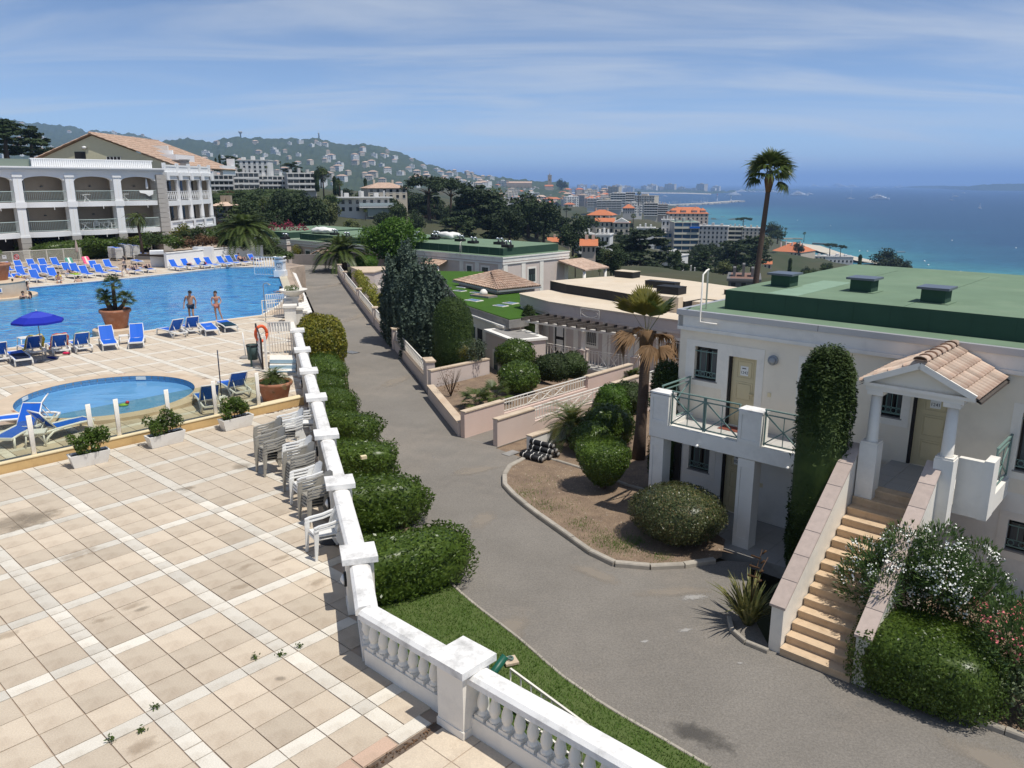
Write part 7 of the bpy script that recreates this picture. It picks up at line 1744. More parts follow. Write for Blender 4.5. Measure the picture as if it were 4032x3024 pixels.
h('wing_slab',HW,lambda m:(wb(m,.6,13.3,-.05,1.6,5.0,5.55),wb(m,.4,13.4,-.1,1.6,7.9,8.35),wb(m,.4,13.5,-.25,1.7,8.35,8.75),wb(m,.6,13.3,.0,1.6,2.1,2.5),wb(m,.5,13.4,-.18,.0,2.2,2.45),wb(m,.5,13.4,-.18,.02,3.15,3.3),wb(m,.6,13.3,-.06,.0,2.45,3.15)))
for i,s in enumerate((.7,4.0,7.1,10.2,13.1)):
 h('wing_column',HW,lambda m:(m.lathe([(.34,3.3),(.30,3.6),(.27,7.6),(.36,7.9)],wtf(s,.15,0),14),wb(m,s-.3,s+.3,-.22,-.181,2.2,3.3),wb(m,s-.32,s+.32,-.45,-.251,7.85,8.72),wb(m,s-.2,s+.2,-.15,.12,8.75,9.75)))
 h('wing_base_pier',HG,lambda m:wb(m,s-.3,s+.3,.0,.9,-.4,2.1))
for i in range(4):
 s0,s1=(.7,4.0,7.1,10.2)[i]+.3,(4.0,7.1,10.2,13.1)[i]-.3
 h('wing_parapet',HW,lambda m:(wb(m,s0,s1,-.08,.05,8.76,8.95),wb(m,s0,s1,-.08,.05,9.35,9.55),wb(m,s0,s1,-.03,.0,8.95,9.35)))
 h('wing_door',GLASS,lambda m:(wb(m,s0+.1,s0+1.0,1.5,1.59,5.6,7.8),wb(m,s0+.1,s0+1.0,1.5,1.59,2.5,4.8)))
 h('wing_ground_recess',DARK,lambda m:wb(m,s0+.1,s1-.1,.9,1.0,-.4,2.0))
 o=thing0('wing_railing',HT)
 h('rail',HW,lambda m:(m.bar(wtf(s0,.05,6.6),wtf(s1,.05,6.6),.06,.06),m.bar(wtf(s0,.05,5.7),wtf(s1,.05,5.7),.05,.05)),o)
 def dz(m):
  for k in range(5):
   a,b=s0+(s1-s0)*k/5,s0+(s1-s0)*(k+1)/5;m.bar(wtf(a,.05,5.7),wtf(b,.05,6.6),.05,.05);m.bar(wtf(a,.05,5.7),wtf(a,.05,6.6),.04,.04);m.bar(wtf(a,.05,6.15),wtf(b,.05,6.15),.03,.03)
 h('rail_lattice',HW,dz,o)
gbo=thing('tiled_gable_house','pale yellow gable with a long brown tiled roof rising behind the white hotel','house',(-50.4,99.4,8.5))
gm=MB(8.5);gY0,gY1=0.0,18.5
GLh,GRh,GAx=(-6.6,10.5),(10.4,9.35),(0,13.2)
op=[(-1.6,-.2,9.4,11.2),(2.2,3.9,9.4,10.7)]
gm.add([(GLh[0],0,8.8),(GRh[0],0,8.8),(GRh[0],0,GRh[1]-.15),(GAx[0],0,GAx[1]-.15),(GLh[0],0,GLh[1]-.15)],[(0,1,2,3,4)]);gm.obj('gable_wall',HY,gbo)
mb=MB(8.5);mb.box(-2.3,-1.0,-.06,-.01,9.4,11.2);mb.obj('dark_doorway',DARK,gbo)
mb=MB(8.5);mb.box(1.5,3.2,-.06,-.01,9.3,10.6);wo_=mb.obj('window',DARK,gbo);mb=MB(8.5)
for i in range(5):mb.bar((1.5+.42*i,-.08,9.3),(1.5+.42*i,-.08,10.6),.05,.05)
mb.bar((1.5,-.08,9.9),(3.2,-.08,9.9),.05,.05);mb.obj('grille',HW,wo_)
mb=MB(8.5);mb.lathe([(0,0),(.25,.05),(.25,.3),(0,.35)],(-1.0,-.15,11.5),8);mb.obj('floodlight',PLASTIC,gbo)
mb=MB(8.5);tiled_face(mb,(GRh[0]+.4,-.4,GRh[1]-.1),(GRh[0]+.4,gY1,GRh[1]-.1),(0,gY1,13.25),(0,-.4,13.25),72,13,.12,seed=4);stuff(mb.obj('roof_tiles',TILEF,gbo))
mb=MB(8.5);tiled_face(mb,(GLh[0]-.4,gY1,GLh[1]-.1),(GLh[0]-.4,-.4,GLh[1]-.1),(0,-.4,13.25),(0,gY1,13.25),40,6,.12,seed=5);stuff(mb.obj('roof_tiles',TILEF,gbo))
mb=MB(8.5);mb.tube([(0,-.5,13.33),(0,gY1,13.33)],.16,8);mb.obj('ridge',TILEF,gbo)
mb=MB(8.5);mb.box(3.0,7.0,6,6.3,9.9,11.6);mb.box(3.0,8.6,3.0,9,9.2,11.0);mb.obj('roof_terrace_wall',HW,gbo)
mb=MB(8.5);mb.box(2.3,5.2,9.01,9.3,11.2,12.3);mb.obj('dormer',GREYW,gbo)
mb=MB(8.5);mb.box(9.6,10.6,gY1-.3,gY1+.2,8.6,10.9);mb.box(10.2,10.6,gY1-5,gY1-.31,8.6,9.9);mb.obj('end_parapet',HW,gbo)
for(x,y,s_)in((9.2,2.2,.5),(10.6,.6,.4)):mb=MB(8.5);mb.box(x-s_,x+s_,y-s_,y+s_,8.8,10.2);mb.box(x-s_-.08,x+s_+.08,y-s_-.08,y+s_+.08,10.2,10.32);mb.obj('chimney',CONC,gbo)
def barred_fence(label,p,q,ht,n,mat,z=0.0):
 p,q=np.array(p,float),np.array(q,float);t=thing('barred_fence',label,'fence',(*p[:2],z));d=q-p;d[2]=0
 mb=MB();mb.bar((0,0,ht),(*d[:2],ht),.07,.05);mb.bar((0,0,.12),(*d[:2],.12),.04,.04);mb.obj('rail',mat,t)
 mb=MB()
 for i in range(n+1):s=d*i/n;mb.bar((*s[:2],.1),(*s[:2],ht),.025,.025)
 stuff(mb.obj('bars',mat,t));
 for i in range(0,n+1,max(1,n//6)):s=d*i/n;m2=MB();m2.bar((*s[:2],0),(*s[:2],ht+.04),.06,.06);m2.obj('post',mat,t)
 return t
CRM=M('cream_fence_paint',(.70,.68,.60),.5)
f1=barred_fence('long cream barred fence behind the far loungers, with a no smoking sign',at(-90,1052,0),at(325,1026,0),1.25,110,CRM)
for k,(px,py,red)in enumerate([(73,1002,True),(25,1005,False)]):
 c=at(px,1048,0);s_=thing('sign','round red no smoking sign on the cream fence' if red else 'small white notice on the cream fence at the left','sign',(c[0],c[1]-.08,.85))
 if red:
  mb=MB();mb.tube([(0,0,0),(0,-.02,0)],.26,20,smooth=False);mb.obj('disc',HW,s_);mb=MB();mb.tube([(.22*math.cos(t),-.03,.22*math.sin(t))for t in np.linspace(0,6.283,24)],.035,5,cap=False);mb.bar((-.16,-.03,.16),(.16,-.03,-.16),.03,.05);mb.obj('red_ring',M('sign_red',(.6,.03,.03),.5),s_)
  mb=MB();mb.bar((-.12,-.026,0),(.1,-.026,0),.01,.05);mb.obj('cigarette',DARK,s_)
 else:mb=MB();mb.box(-.2,.2,-.02,0,-.16,.16);mb.obj('plate',HW,s_);mb=MB();mb.box(-.12,.12,-.025,-.021,.02,.08);mb.obj('print',GREYM,s_)
f2=barred_fence('cream fence above the hedge behind the lounger stacks',at(300,1012,.0),at(515,985,0),1.1,50,CRM,.6)
f3=barred_fence('white barred ramp railing right of the lounger stacks',at(515,992,0),at(600,1000,0),1.2,24,HW,.5)
wpl=thing('planter_wall','white planter wall full of shrubs behind the right row of loungers','planter',at(655,1056,0));wo=np.array(wpl.location)
wp=[at(655,1056,0),at(790,1040,0),at(905,1028,0),at(1035,1018,0)]
for i in range(3):
 a,b=wp[i]-wo,wp[i+1]-wo;mb=MB();seg_box(mb,a,b,.3,0,1.25 if i else 1.3);mb.obj('wall',HW,wpl);mb=MB();seg_box(mb,a,b,.4,1.31,1.38);mb.obj('coping',WHITEC,wpl)
 mb=MB();seg_box(mb,a,b,3.2,1.0,1.15,1.8);mb.obj('soil',BROWNS,wpl)
a=at(595,1052,0)-wo;b=at(650,1050,0)-wo;mb=MB();seg_box(mb,a,b,1.4,0,1.45,.7);mb.obj('left_box',HW,wpl)
a=wp[1]+[.2,.3,0]-wo;mb=MB();mb.box(a[0]-.9,a[0]+.9,a[1]-.1,a[1]+.5,0,1.6);mb.obj('raised_block',HW,wpl)
ep_=thing('emblem_pillar','white square pillar with a carved emblem and a plant bowl at the far pool corner','pillar',at(1106,1088,0))
mb=MB();mb.box(-.45,.45,-.45,.45,0,.5);mb.box(-.36,.36,-.36,.36,.5,1.25);mb.box(-.43,.43,-.43,.43,1.25,1.38);mb.obj('shaft',HW,ep_)
mb=MB();mb.box(-.22,.22,-.385,-.361,.65,1.12);pe=mb.obj('emblem_plate',GREYM,ep_);
mb=MB()
for(p,q)in(((-.16,-.39,.72),(-.12,-.39,1.05)),((-.12,-.39,1.05),(0,-.39,.82)),((0,-.39,.82),(.12,-.39,1.05)),((.12,-.39,1.05),(.16,-.39,.72))):mb.bar(p,q,.02,.04)
mb.bar((-.18,-.39,.69),(.18,-.39,.69),.02,.03);mb.obj('emblem',HW,pe)
bw2=thing('plant_bowl','white plant bowl on top of the emblem pillar','planter',at(1106,1088,0)+[0,0,1.385]);MB().lathe([(.2,0),(.5,.2),(.54,.25),(.46,.25),(.15,.12),(0,.12)],(0,0,0),20).obj('bowl',HW,bw2);link('plants',clumpy('pillar_plants',L_BUSH,[(-.1,0,.3,.16),(.15,.1,.27,.12)],300,.07,4),bw2)
g2=thing('white_gate','white barred gate beside the emblem pillar at the far pool corner','gate',at(1062,1092-6,0));gate_bars(g2,np.array([-1.5,.8,0]),np.array([.4,.4,0]),.05,1.5,7,HW,.03)
f4=barred_fence('white railing with crosses behind the far planter shrubs',at(890,1000,.0),at(1035,985,0),1.1,30,HW,.8)
APW=M('apartment_white',(.70,.69,.66),.8,var=.05,vscale=.3);APG=M('apartment_grey',(.47,.455,.43),.8,var=.08,vscale=.3);APB=M('apartment_beige',(.56,.50,.41),.85,var=.06,vscale=.3);APC=M('cream_balcony_band',(.66,.62,.50),.8)
APK=M('apartment_dark',(.16,.155,.15),.7);APP=M('apartment_pink',(.56,.46,.38),.85,var=.06,vscale=.3);OLDST=M('old_stone',(.40,.33,.255),.9,var=.15,vscale=.2);ROOFG=M('grey_flat_roof',(.42,.41,.39),.9,var=.1,vscale=.3);ROOFB=M('faded_green_roof',(.20,.30,.24),.9,var=.1,vscale=.3)
KEEP=[];LM=[]
def short(lab):
 import re as _r
 return _r.split(r',| (?:with|in|behind|just|above|of|under|left|right|beside|between|at|on|near|touching|below|by|from|showing|half|second|furthest|rising|touching) ',lab)[0]
def where(px,py):
 q=min(LM,key=lambda l:abs(l[0]-px)+1.6*abs(l[1]-py));dx,dy=px-q[0],py-q[1]
 return('left of' if dx<-30 else 'right of' if dx>30 else 'just below' if dy>0 else 'just above')+' the '+q[2]
def ppos(px,py,D):return atd(px,py,D)
def bld(name,label,x0,x1,ytop,ybase,D,depth,wallm,roofm=None,roof='flat',floors=3,bays=5,style='plain',rz=0.0,roofh=None,band=None,group=None,cat='building',pane=None,sink=7,below=0):
 """a building whose front spans pixels x0..x1 at depth D; local front faces -y"""
 c=ppos((x0+x1)/2,ybase,D);W=(x1-x0)*D/FPX;Ht=(ybase-ytop)*D/FPX;va=math.atan2(c[1],c[0])-math.pi/2+R(rz)
 o=thing(name,label,cat,c,va,group);KEEP.append((x0,x1,ytop,ybase-(ybase-ytop)*.4,D));LM.append(((x0+x1)/2,(ytop+ybase)/2,short(label)));pane=pane or GLASS;band=band or wallm;fh=Ht/floors
 mb=MB();mb.box(-W/2,W/2,0,depth,-sink,Ht);mb.obj('wall',wallm,o)
 if roof=='flat':
  mb=MB();mb.box(-W/2-.25,W/2+.25,-.25,depth+.25,Ht,Ht+.35);mb.obj('parapet',band,o);mb=MB();mb.box(-W/2+.2,W/2-.2,.2,depth-.2,Ht+.351,Ht+.37);mb.obj('roof',roofm or ROOFG,o)
  for k in range(3):s=W*(.12+.3*k)-W/2;mb=MB();mb.box(s,s+W*.09,depth*.3,depth*.6,Ht+.37,Ht+1.6+.5*(k%2));mb.obj('roof_box',wallm,o)
 else:
  rh=roofh or W*.16;e=.5;mb=MB();a=(-W/2-e,-e,Ht);b=(W/2+e,-e,Ht);c2=(W/2+e,depth+e,Ht);d=(-W/2-e,depth+e,Ht);ins=min(depth/2,W/2)*(1 if roof=='hip' else 0)*.95
  r0=(-W/2-e+ins,depth/2,Ht+rh);r1=(W/2+e-ins,depth/2,Ht+rh);mb.add([a,b,c2,d,r0,r1],[(0,1,5,4),(1,2,5),(2,3,4,5),(3,0,4),(3,2,1,0)]);rf=mb.obj('roof',roofm or ORANGE,o)
  for s in(-.28,.2):mb=MB();mb.box(W*s,W*s+.7,depth*.45,depth*.45+.7,Ht,Ht+rh+.9);mb.obj('chimney',wallm,rf)
 bw=W/bays
 if style=='balcony':
  for f in range(floors):
   z=f*fh;mb=MB();mb.box(-W/2+.3,W/2-.3,-.02,.0,z+fh*.36,z+fh*.92);mb.obj('window_band',pane,o)
   mb=MB();mb.box(-W/2-.1,W/2+.1,-1.1,-.001,z-.1,z+.08);mb.box(-W/2-.1,W/2+.1,-1.15,-1.05,z+.08,z+fh*.34);mb.obj('balcony',band,o)
  mb=MB()
  for k in range(bays+1):s=-W/2+bw*k;mb.box(s-.12,s+.12,-.9,-.021,0,Ht)
  mb.obj('divider_walls',wallm,o)
 else:
  wm=None
  for f in range(floors):
   for k in range(bays):
    s=-W/2+bw*(k+.5);ww,wh=min(1.3,bw*.42),min(1.7,fh*.55)
    if wm is None:
     m1=MB();m1.box(-ww/2,ww/2,-.05,-.001,0,wh);m1.box(-ww/2-.12,ww/2+.12,-.09,-.001,-.14,-.001,1);wm=m1.mesh('window',[pane,band])
    link('window',wm,o,(s,0,f*fh+fh*.26))
   if style=='shutter':
    mb=MB()
    for k in range(bays):s=-W/2+bw*(k+.5);ww=min(1.3,bw*.42);[mb.box(s+q*ww*.75-.2,s+q*ww*.75+.2,-.07,-.001,f*fh+fh*.26,f*fh+fh*.8)for q in(-1,1)]
    mb.obj('shutters',APC,o)
 return o
bld('apartment_block','terraced flat roofed apartment block with cream bands, just right of the hotel corner',834,922,694,776,300,12,APG,style='balcony',floors=4,bays=5,band=APW,rz=-8)
bld('apartment_block','pale flat roofed apartments with white awnings, second block from the hotel corner',924,1020,684,750,305,12,APG,style='balcony',floors=3,bays=5,band=APW,rz=4)
bld('apartment_block','low pale apartment block between the awnings and the white stair tower',1022,1132,697,752,310,10,APW,style='balcony',floors=3,bays=6,band=APW,rz=-4)
bld('apartment_block','pale apartment block with long balconies at the right end of the hillside row',1136,1246,686,750,300,12,APG,style='balcony',floors=3,bays=5,band=APW,rz=6)
bld('white_apartments','white stepped block among pines above the hillside row',934,1056,634,684,360,12,APW,floors=3,bays=6,rz=-12)
for k,(px,py)in enumerate([(990,708),(1028,707),(1052,707),(943,727),(964,727)]):
 t=tag(MB().box(-1.6,1.6,-1.2,0,0,.14).obj('awning',PLASTIC,None,ppos(px,py,298.2)),['white awning over the second hillside block, left one','white awning over the third hillside block, left','white awning over the third hillside block, right','white awning on the lower floor of the second hillside block, left','white awning on the lower floor of the second hillside block, right'][k],'awning')
wv=bld('modern_villa','white modern villa with a glazed upper floor and wide terrace in the trees',1340,1535,783,838,240,9,APW,floors=2,bays=7,rz=6,band=APW)
mb=MB();mb.box(-8.2,8.2,-2.6,.2,4.4,4.75);mb.obj('roof_slab',APW,wv);mb=MB();mb.box(-2,9,-4.0,-.1,1.6,2.1);mb.obj('terrace_slab',APW,wv);mb=MB();mb.box(-2,9,-4.05,-3.95,2.1,3.0);mb.obj('glass_balustrade',M('pale_glass',(.45,.52,.53),.2),wv);mb=MB();mb.box(.5,8.4,-3.2,-.1,-1,1.58);mb.obj('ground_floor',M('sage_shutters',(.33,.38,.35),.7),wv)
for s in(-6.5,-1.0,6.2):mb=MB();mb.lathe([(.3,4.7),(.3,6.4),(.36,6.5),(0,6.5)],(s,2,0),8);mb.obj('roof_flue',PLASTIC,wv)
tv=bld('tiled_villa','beige villa under a broad tiled hip roof behind the white modern villa',1450,1606,742,786,275,11,APB,TILEF,'hip',2,6,rz=14,roofh=1.9,band=APW)
bhs=bld('blue_glass_house','small stone house with blue windows and tiled roof right of the hotel corner',848,896,812,874,122,4,OLDST,TILE,'hip',1,1,rz=-20,roofh=.6,pane=BLUEG)
mb=MB();mb.box(-.55,.55,-.06,-.002,.2,2.2);mb.obj('blue_window',BLUEG,bhs)
tw_=bld('apartment_tower','blue glazed apartment tower with cream balcony bands and a blue awning',2648,2744,880,1036,390,14,APG,ROOFB,style='balcony',floors=7,bays=3,band=APC,pane=BLUEG,rz=10)
mb=MB();mb.box(1.2,6,-2.2,-1.1,16.9,17.7);mb.obj('blue_awning',M('awning_blue',(.01,.13,.55),.6),tw_)
bld('apartment_slab','long blue glazed apartment wing left of the tower',2535,2647,920,1036,398,12,APG,style='balcony',floors=5,bays=5,band=APC,pane=BLUEG,rz=6)
bld('penthouse','white rooftop pavilion above the long blue glazed wing',2604,2650,868,920,402,7,APW,floors=2,bays=3,sink=1)
bld('apartment_block','grey apartment house with balconies right of the blue tower',2748,2860,893,978,540,14,APG,style='plain',floors=5,bays=7,band=APW,rz=-3)
bld('apartment_block','grey apartment house with red blinds behind the tall palm',2862,2918,897,980,548,14,APG,style='balcony',floors=5,bays=2,band=APC)
bld('apartment_block','pale apartment block touching the tall palm trunk, furthest right of its row',2918,2994,900,950,600,14,APB,floors=4,bays=5,band=APW)
gh=bld('grand_building','beige mansion block with broken orange roofs by the shore road',2632,2786,842,895,650,16,APP,ORANGE,'hip',4,9,rz=10,roofh=5,band=APB)
for s in(-12,-4,5,12):mb=MB();mb.box(s-2,s+2,1,9,9,13.5);q=mb.obj('dormer',APP,gh);mb=MB();mb.add([(s-2.4,.6,13.5),(s+2.4,.6,13.5),(s+2.4,9.4,13.5),(s-2.4,9.4,13.5),(s,5,15.5)],[(0,1,4),(1,2,4),(2,3,4),(3,0,4)]);mb.obj('dormer_roof',ORANGE,q)
ov1=bld('orange_roofed_villa','cream villa with a tall orange hip roof, upper one of the pair',2310,2408,848,878,405,11,APB,ORANGE,'hip',2,5,'shutter',rz=-14,roofh=2.6,band=APW)
ov2=bld('orange_roofed_villa','long cream villa with orange roof and a pediment, lower one of the pair',2345,2415,874,920,372,9,APB,ORANGE,'gable',2,4,'shutter',rz=0,roofh=1.6,band=APW)
pv_=bld('pediment_house','pedimented cream end house of the lower orange roofed villa',2415,2477,878,922,368,9,APB,ORANGE,'gable',2,3,'shutter',band=APW,roofh=.4)
mb=MB();W_=62*368/FPX;mb.add([(-W_/2-.3,-.3,5.2),(W_/2+.3,-.3,5.2),(0,-.3,7.3),(-W_/2-.3,6,5.2),(W_/2+.3,6,5.2),(0,6,7.3)],[(0,1,2),(0,2,5,3),(1,4,5,2)]);mb.obj('pediment',APW,pv_)
bld('red_roofed_house','small grey house with a red hip roof left of the beige balconied block',2452,2497,820,842,700,11,APG,ORANGE,'hip',2,5,roofh=3.2)
for a in[('beige balconied block above the orange villas',2535,2588,802,850,800,APB),('narrow beige block beside the palm avenue',2590,2628,806,846,820,APP),('white balconied block with yellow stripes in the town',2312,2370,783,815,1100,APW),('large white apartment house at the seafront corner',2404,2462,763,806,1200,APW),('tall white block at the water edge of the town',2462,2499,760,806,1210,APB),('long grey balconied block in the middle of the town',2350,2446,792,824,1000,APG)]:
 bld('apartment_block',a[0],a[1],a[2],a[3],a[4],a[5],14,a[6],style='balcony',floors=5,bays=5,band=APW)
bld('white_house','white cubic house below the long blue glazed wing',2508,2578,900,930,362,8,APW,floors=1,bays=3);bld('white_house','white flat houses below the lower orange villa',2280,2340,925,965,240,8,APW,floors=1,bays=3,rz=12);bld('white_house','white flat house with roof clutter right of the grey cedar',2345,2400,928,962,244,8,APW,floors=1,bays=3,rz=-8)
bld('white_house','white angular house half hidden behind the big cedar',2600,2664,1010,1075,262,9,APW,floors=2,bays=3,rz=-25)
bld('low_house','low pale house between the cypress and the green villa roof',2695,2745,1083,1102,200,6,APG,floors=1,bays=3)
bld('flat_roof_house','brown flat roof house with air units just left of the tall palm foot',2868,2985,1108,1140,110,8,APK,M('brown_flat_roof',(.22,.13,.10),.9),floors=1,bays=3)
hb=bld('beach_hotel','large cream hotel with an orange hip roof near the beach',3030,3150,992,1060,600,26,APB,ORANGE,'hip',4,8,'shutter',rz=-24,roofh=6.5,band=APW)
for s in(-9,-5,0,4,8):mb=MB();mb.box(s,s+.9,8,8.9,13,19.5);mb.obj('chimney',APW,hb)
bld('white_annex','white balconied annex at the seaward end of the beach hotel',3150,3246,1010,1056,612,12,APW,floors=3,bays=7,band=APW,rz=8);bld('beach_pavilion','low white flat pavilion on the beach below the umbrella pines',3250,3354,1012,1040,640,16,APW,floors=1,bays=7,band=APW,rz=8)
bld('orange_roofed_house','small orange roof showing left of the tall palm trunk',2960,2996,1032,1050,420,8,APB,ORANGE,'gable',1,2,roofh=2.5);bld('orange_roofed_house','small orange roofed house below the beach hotel, right of the palm trunk',3005,3035,1040,1062,420,8,APB,ORANGE,'gable',1,2,roofh=2.2)
for k,(a,b,c,d,D)in enumerate([(2160,2245,952,975,260),(2290,2345,968,1000,170)]):bld('pink_roofed_house',['low house with pinkish roof showing between the conifers','small orange roofed house behind the grey cedar'][k],a,b,c,d,D,7,APP,ORANGE,'gable',1,3,roofh=1.2)
ch=bld('old_church','long buttressed stone church on the old town hill',1994,2094,722,746,2300,26,OLDST,TILEF,'gable',1,6,roofh=5)
mb=MB()
for k in range(7):s=-34+k*10.5;mb.box(s,s+2.6,-7,0,-4,12)
mb.obj('buttresses',OLDST,ch);mb=MB();mb.box(-37,-30,4,11,0,27);mb.obj('bell_turret',OLDST,ch)
ct=thing('stone_tower','square medieval stone tower rising above the old town','tower',ppos(2164,748,2320));KEEP.append((2150,2180,690,745,2320));mb=MB();mb.box(-5.4,5.4,-5.4,5.4,-5,40);mb.obj('shaft',OLDST,ct);mb=MB();mb.box(-5.8,5.8,-5.8,5.8,40,42.5);mb.box(-1.5,1.5,-1.5,1.5,42.5,46);mb.tube([(0,0,46),(0,0,55)],.25,5);mb.obj('crown',OLDST,ct);mb=MB();mb.box(-1.2,1.2,-5.6,-5.39,26,31);mb.obj('opening',DARK,ct)
bld('old_house','brown stone building with orange roof below the tower',2145,2178,734,755,2280,15,APP,ORANGE,'gable',2,4,roofh=4)
def tiny_house(seed,wallm,roofm,roof,w_,d_,h_,fl,by):
 g_=np.random.default_rng(seed);mb=MB();mb.box(-w_/2,w_/2,0,d_,-12,h_,0)
 if roof=='flat':mb.box(-w_/2-.2,w_/2+.2,-.2,d_+.2,h_,h_+.5,0);mb.box(-w_*.2,w_*.1,d_*.3,d_*.6,h_+.5,h_+2.4,0)
 else:mb.add([(-w_/2-.4,-.4,h_),(w_/2+.4,-.4,h_),(w_/2+.4,d_+.4,h_),(-w_/2-.4,d_+.4,h_),(-w_*.2,d_/2,h_+w_*.17),(w_*.2,d_/2,h_+w_*.17)],[(0,1,5,4),(1,2,5),(2,3,4,5),(3,0,4)],1)
 fh=h_/fl
 for f in range(fl):
  for k in range(by):
   s=-w_/2+w_*(k+.5)/by;ww=w_/by*.45;mb.box(s-ww/2,s+ww/2,-.08,-.002,f*fh+fh*.28,f*fh+fh*.8,2)
   if roof=='flat' and fl>2 and k%2==seed%2:mb.box(s-ww,s+ww,-1.0,-.09,f*fh-.1,f*fh+fh*.25,3)
 return mb.mesh('house',[wallm,roofm or wallm,APK,APW])
HP={'orange':[tiny_house(1,APB,ORANGE,'hip',13,10,7,2,4),tiny_house(2,APP,ORANGE,'hip',17,11,9,3,5),tiny_house(3,APW,TILEF,'hip',12,10,8,3,4),tiny_house(9,APP,TILE,'hip',15,10,11,4,4)],'white':[tiny_house(4,APW,None,'flat',20,12,15,5,6),tiny_house(5,APB,None,'flat',26,13,18,6,8),tiny_house(6,APG,None,'flat',18,12,12,4,5)],'villa':[tiny_house(7,APW,None,'flat',13,9,6,2,4),tiny_house(8,APB,TILE,'hip',12,9,6.5,2,4),tiny_house(10,APW,TILEF,'hip',15,9,6,2,5)]}
g=np.random.default_rng(99)
def place_house(me,px,py,D,label,cat,group,sc=1.0,z=None):
 c=ppos(px,py,D)
 o=link('house' if cat=='house' else 'town_block',me,None,c,math.atan2(c[1],c[0])-math.pi/2+g.normal(0,.5));o.scale=(sc,)*3
 return tag(o,label,cat,group)
n=0
cand=[]
for i in range(150):
 px=g.uniform(1770,2560);t=g.random();D=900+1500*t**.7
 ytop_env=np.interp(px,[1750,1980,2100,2250,2380,2560],[745,745,752,752,752,782]);py=np.interp(D,[900,2400],[np.interp(px,[1750,2200,2560],[815,850,845]),ytop_env+8]);cand.append((D,px,py))
for D,px,py in sorted(cand)[::-1]:
 if D<1250 and px>2300 and g.random()<.3:continue
 k='orange' if(D>1500 and g.random()<.8)or g.random()<.35 else 'white'
 hi=int(g.integers(len(HP[k])));place_house(HP[k][hi],px,py,D,('%s roofed house, %s'%('orange' if hi<2 else 'brown',where(px,py)))if k=='orange' else('pale flat roofed block, %s'%where(px,py)),'house' if k=='orange' else 'building','orange roofed houses of the old town' if k=='orange' else 'pale blocks of the town',g.uniform(.9,1.4))
for i in range(46):
 px=g.uniform(2200,2830);D=g.uniform(6550,6900);py=722+(CAMH-ZS-6)*FPX/D+g.normal(0,.8)
 place_house(HP['white'][g.integers(3)],px,py,D,'pale apartment block on the far shore of the bay','building','blocks on the far shore',g.uniform(1.6,3.4))
for i in range(40):
 px=1560+560*g.random()**.8;D=g.uniform(2300,3000);py=np.interp(px,[1560,1800,2120],[722,742,752])+g.normal(0,9)
 place_house(HP['white' if g.random()<.6 else 'orange'][g.integers(3)],px,py,D,'pale block at the foot of the wooded hill','building','blocks at the foot of the hill',g.uniform(.9,1.6))
bpy.context.view_layer.update();dgr=bpy.context.evaluated_depsgraph_get()
def top_(px):return np.interp(px,[p[0]for p in PROF_MID],[p[1]for p in PROF_MID])
def on_hill(px,py):
 r=ray(px,py);dr=Vector(r).normalized();o_=Vector((0,0,CAMH));start=900.0
 hit,loc,nn,idx,ob,mt=S.ray_cast(dgr,o_+dr*start,dr)
 return(np.array(loc),ob.name)if hit and ob.name.split('.')[0]in('wooded_town_hill','far_wooded_hills')else(None,None)
S_haze=hz.hide_viewport
cnt=0
for i in range(900):
 if cnt>=190:break
 if g.random()<.22:px,py=g.uniform(0,620),g.uniform(490,640)
 else:
  px=640+1300*g.random()**.75;top=np.interp(px,[p[0]for p in PROF_MID],[p[1]for p in PROF_MID]);py=top+5+(735-top)*g.random()**.8
 L_,nm=on_hill(px,py)
 if L_ is None:continue
 k=g.integers(3);o=link('house',HP['villa'][k],None,L_+[0,0,2.5],g.normal(-.1,.6));o.scale=(g.uniform(1.0,1.7),)*3;cnt+=1
 tag(o,['small white flat villa','small beige tiled villa','wide white tiled villa'][k]+' on the wooded hill, '+('on the ridge behind the hotel' if nm.startswith('far')else 'low on the left slope' if px<800 else 'below the water tower' if px<1100 else 'below the thin mast' if px<1330 else 'on the right shoulder' if px<1560 else 'at its right end')+(', near the crest' if py<top_(px)+50 else ', near its foot' if py>690 else ''),'house','villas scattered on the wooded hills')
for k,(px,py,h_,lab)in enumerate([(948,541,26,'water tower with a flared top on the crest of the wooded hill'),(1256,546,30,'thin lattice mast on the crest of the wooded hill')]):
 c=ppos(px,py+2,3290);t=thing('water_tower' if k==0 else 'mast',lab,'tower',c);mb=MB()
 if k==0:mb.lathe([(3.2,-8),(2.6,14),(8,22),(8,26),(0,26)],(0,0,0),12)
 else:mb.lathe([(3.5,-8),(2.4,20),(3.2,21),(3.2,25),(.4,26),(.3,38)],(0,0,0),8)
 mb.obj('shaft',ROOFG,t)
BEACH=M('pale_beach',(.56,.50,.40),.95,var=.1,vscale=.05);ROCKW=M('white_rock_fill',(.60,.57,.51),.95,var=.25,vscale=.15)
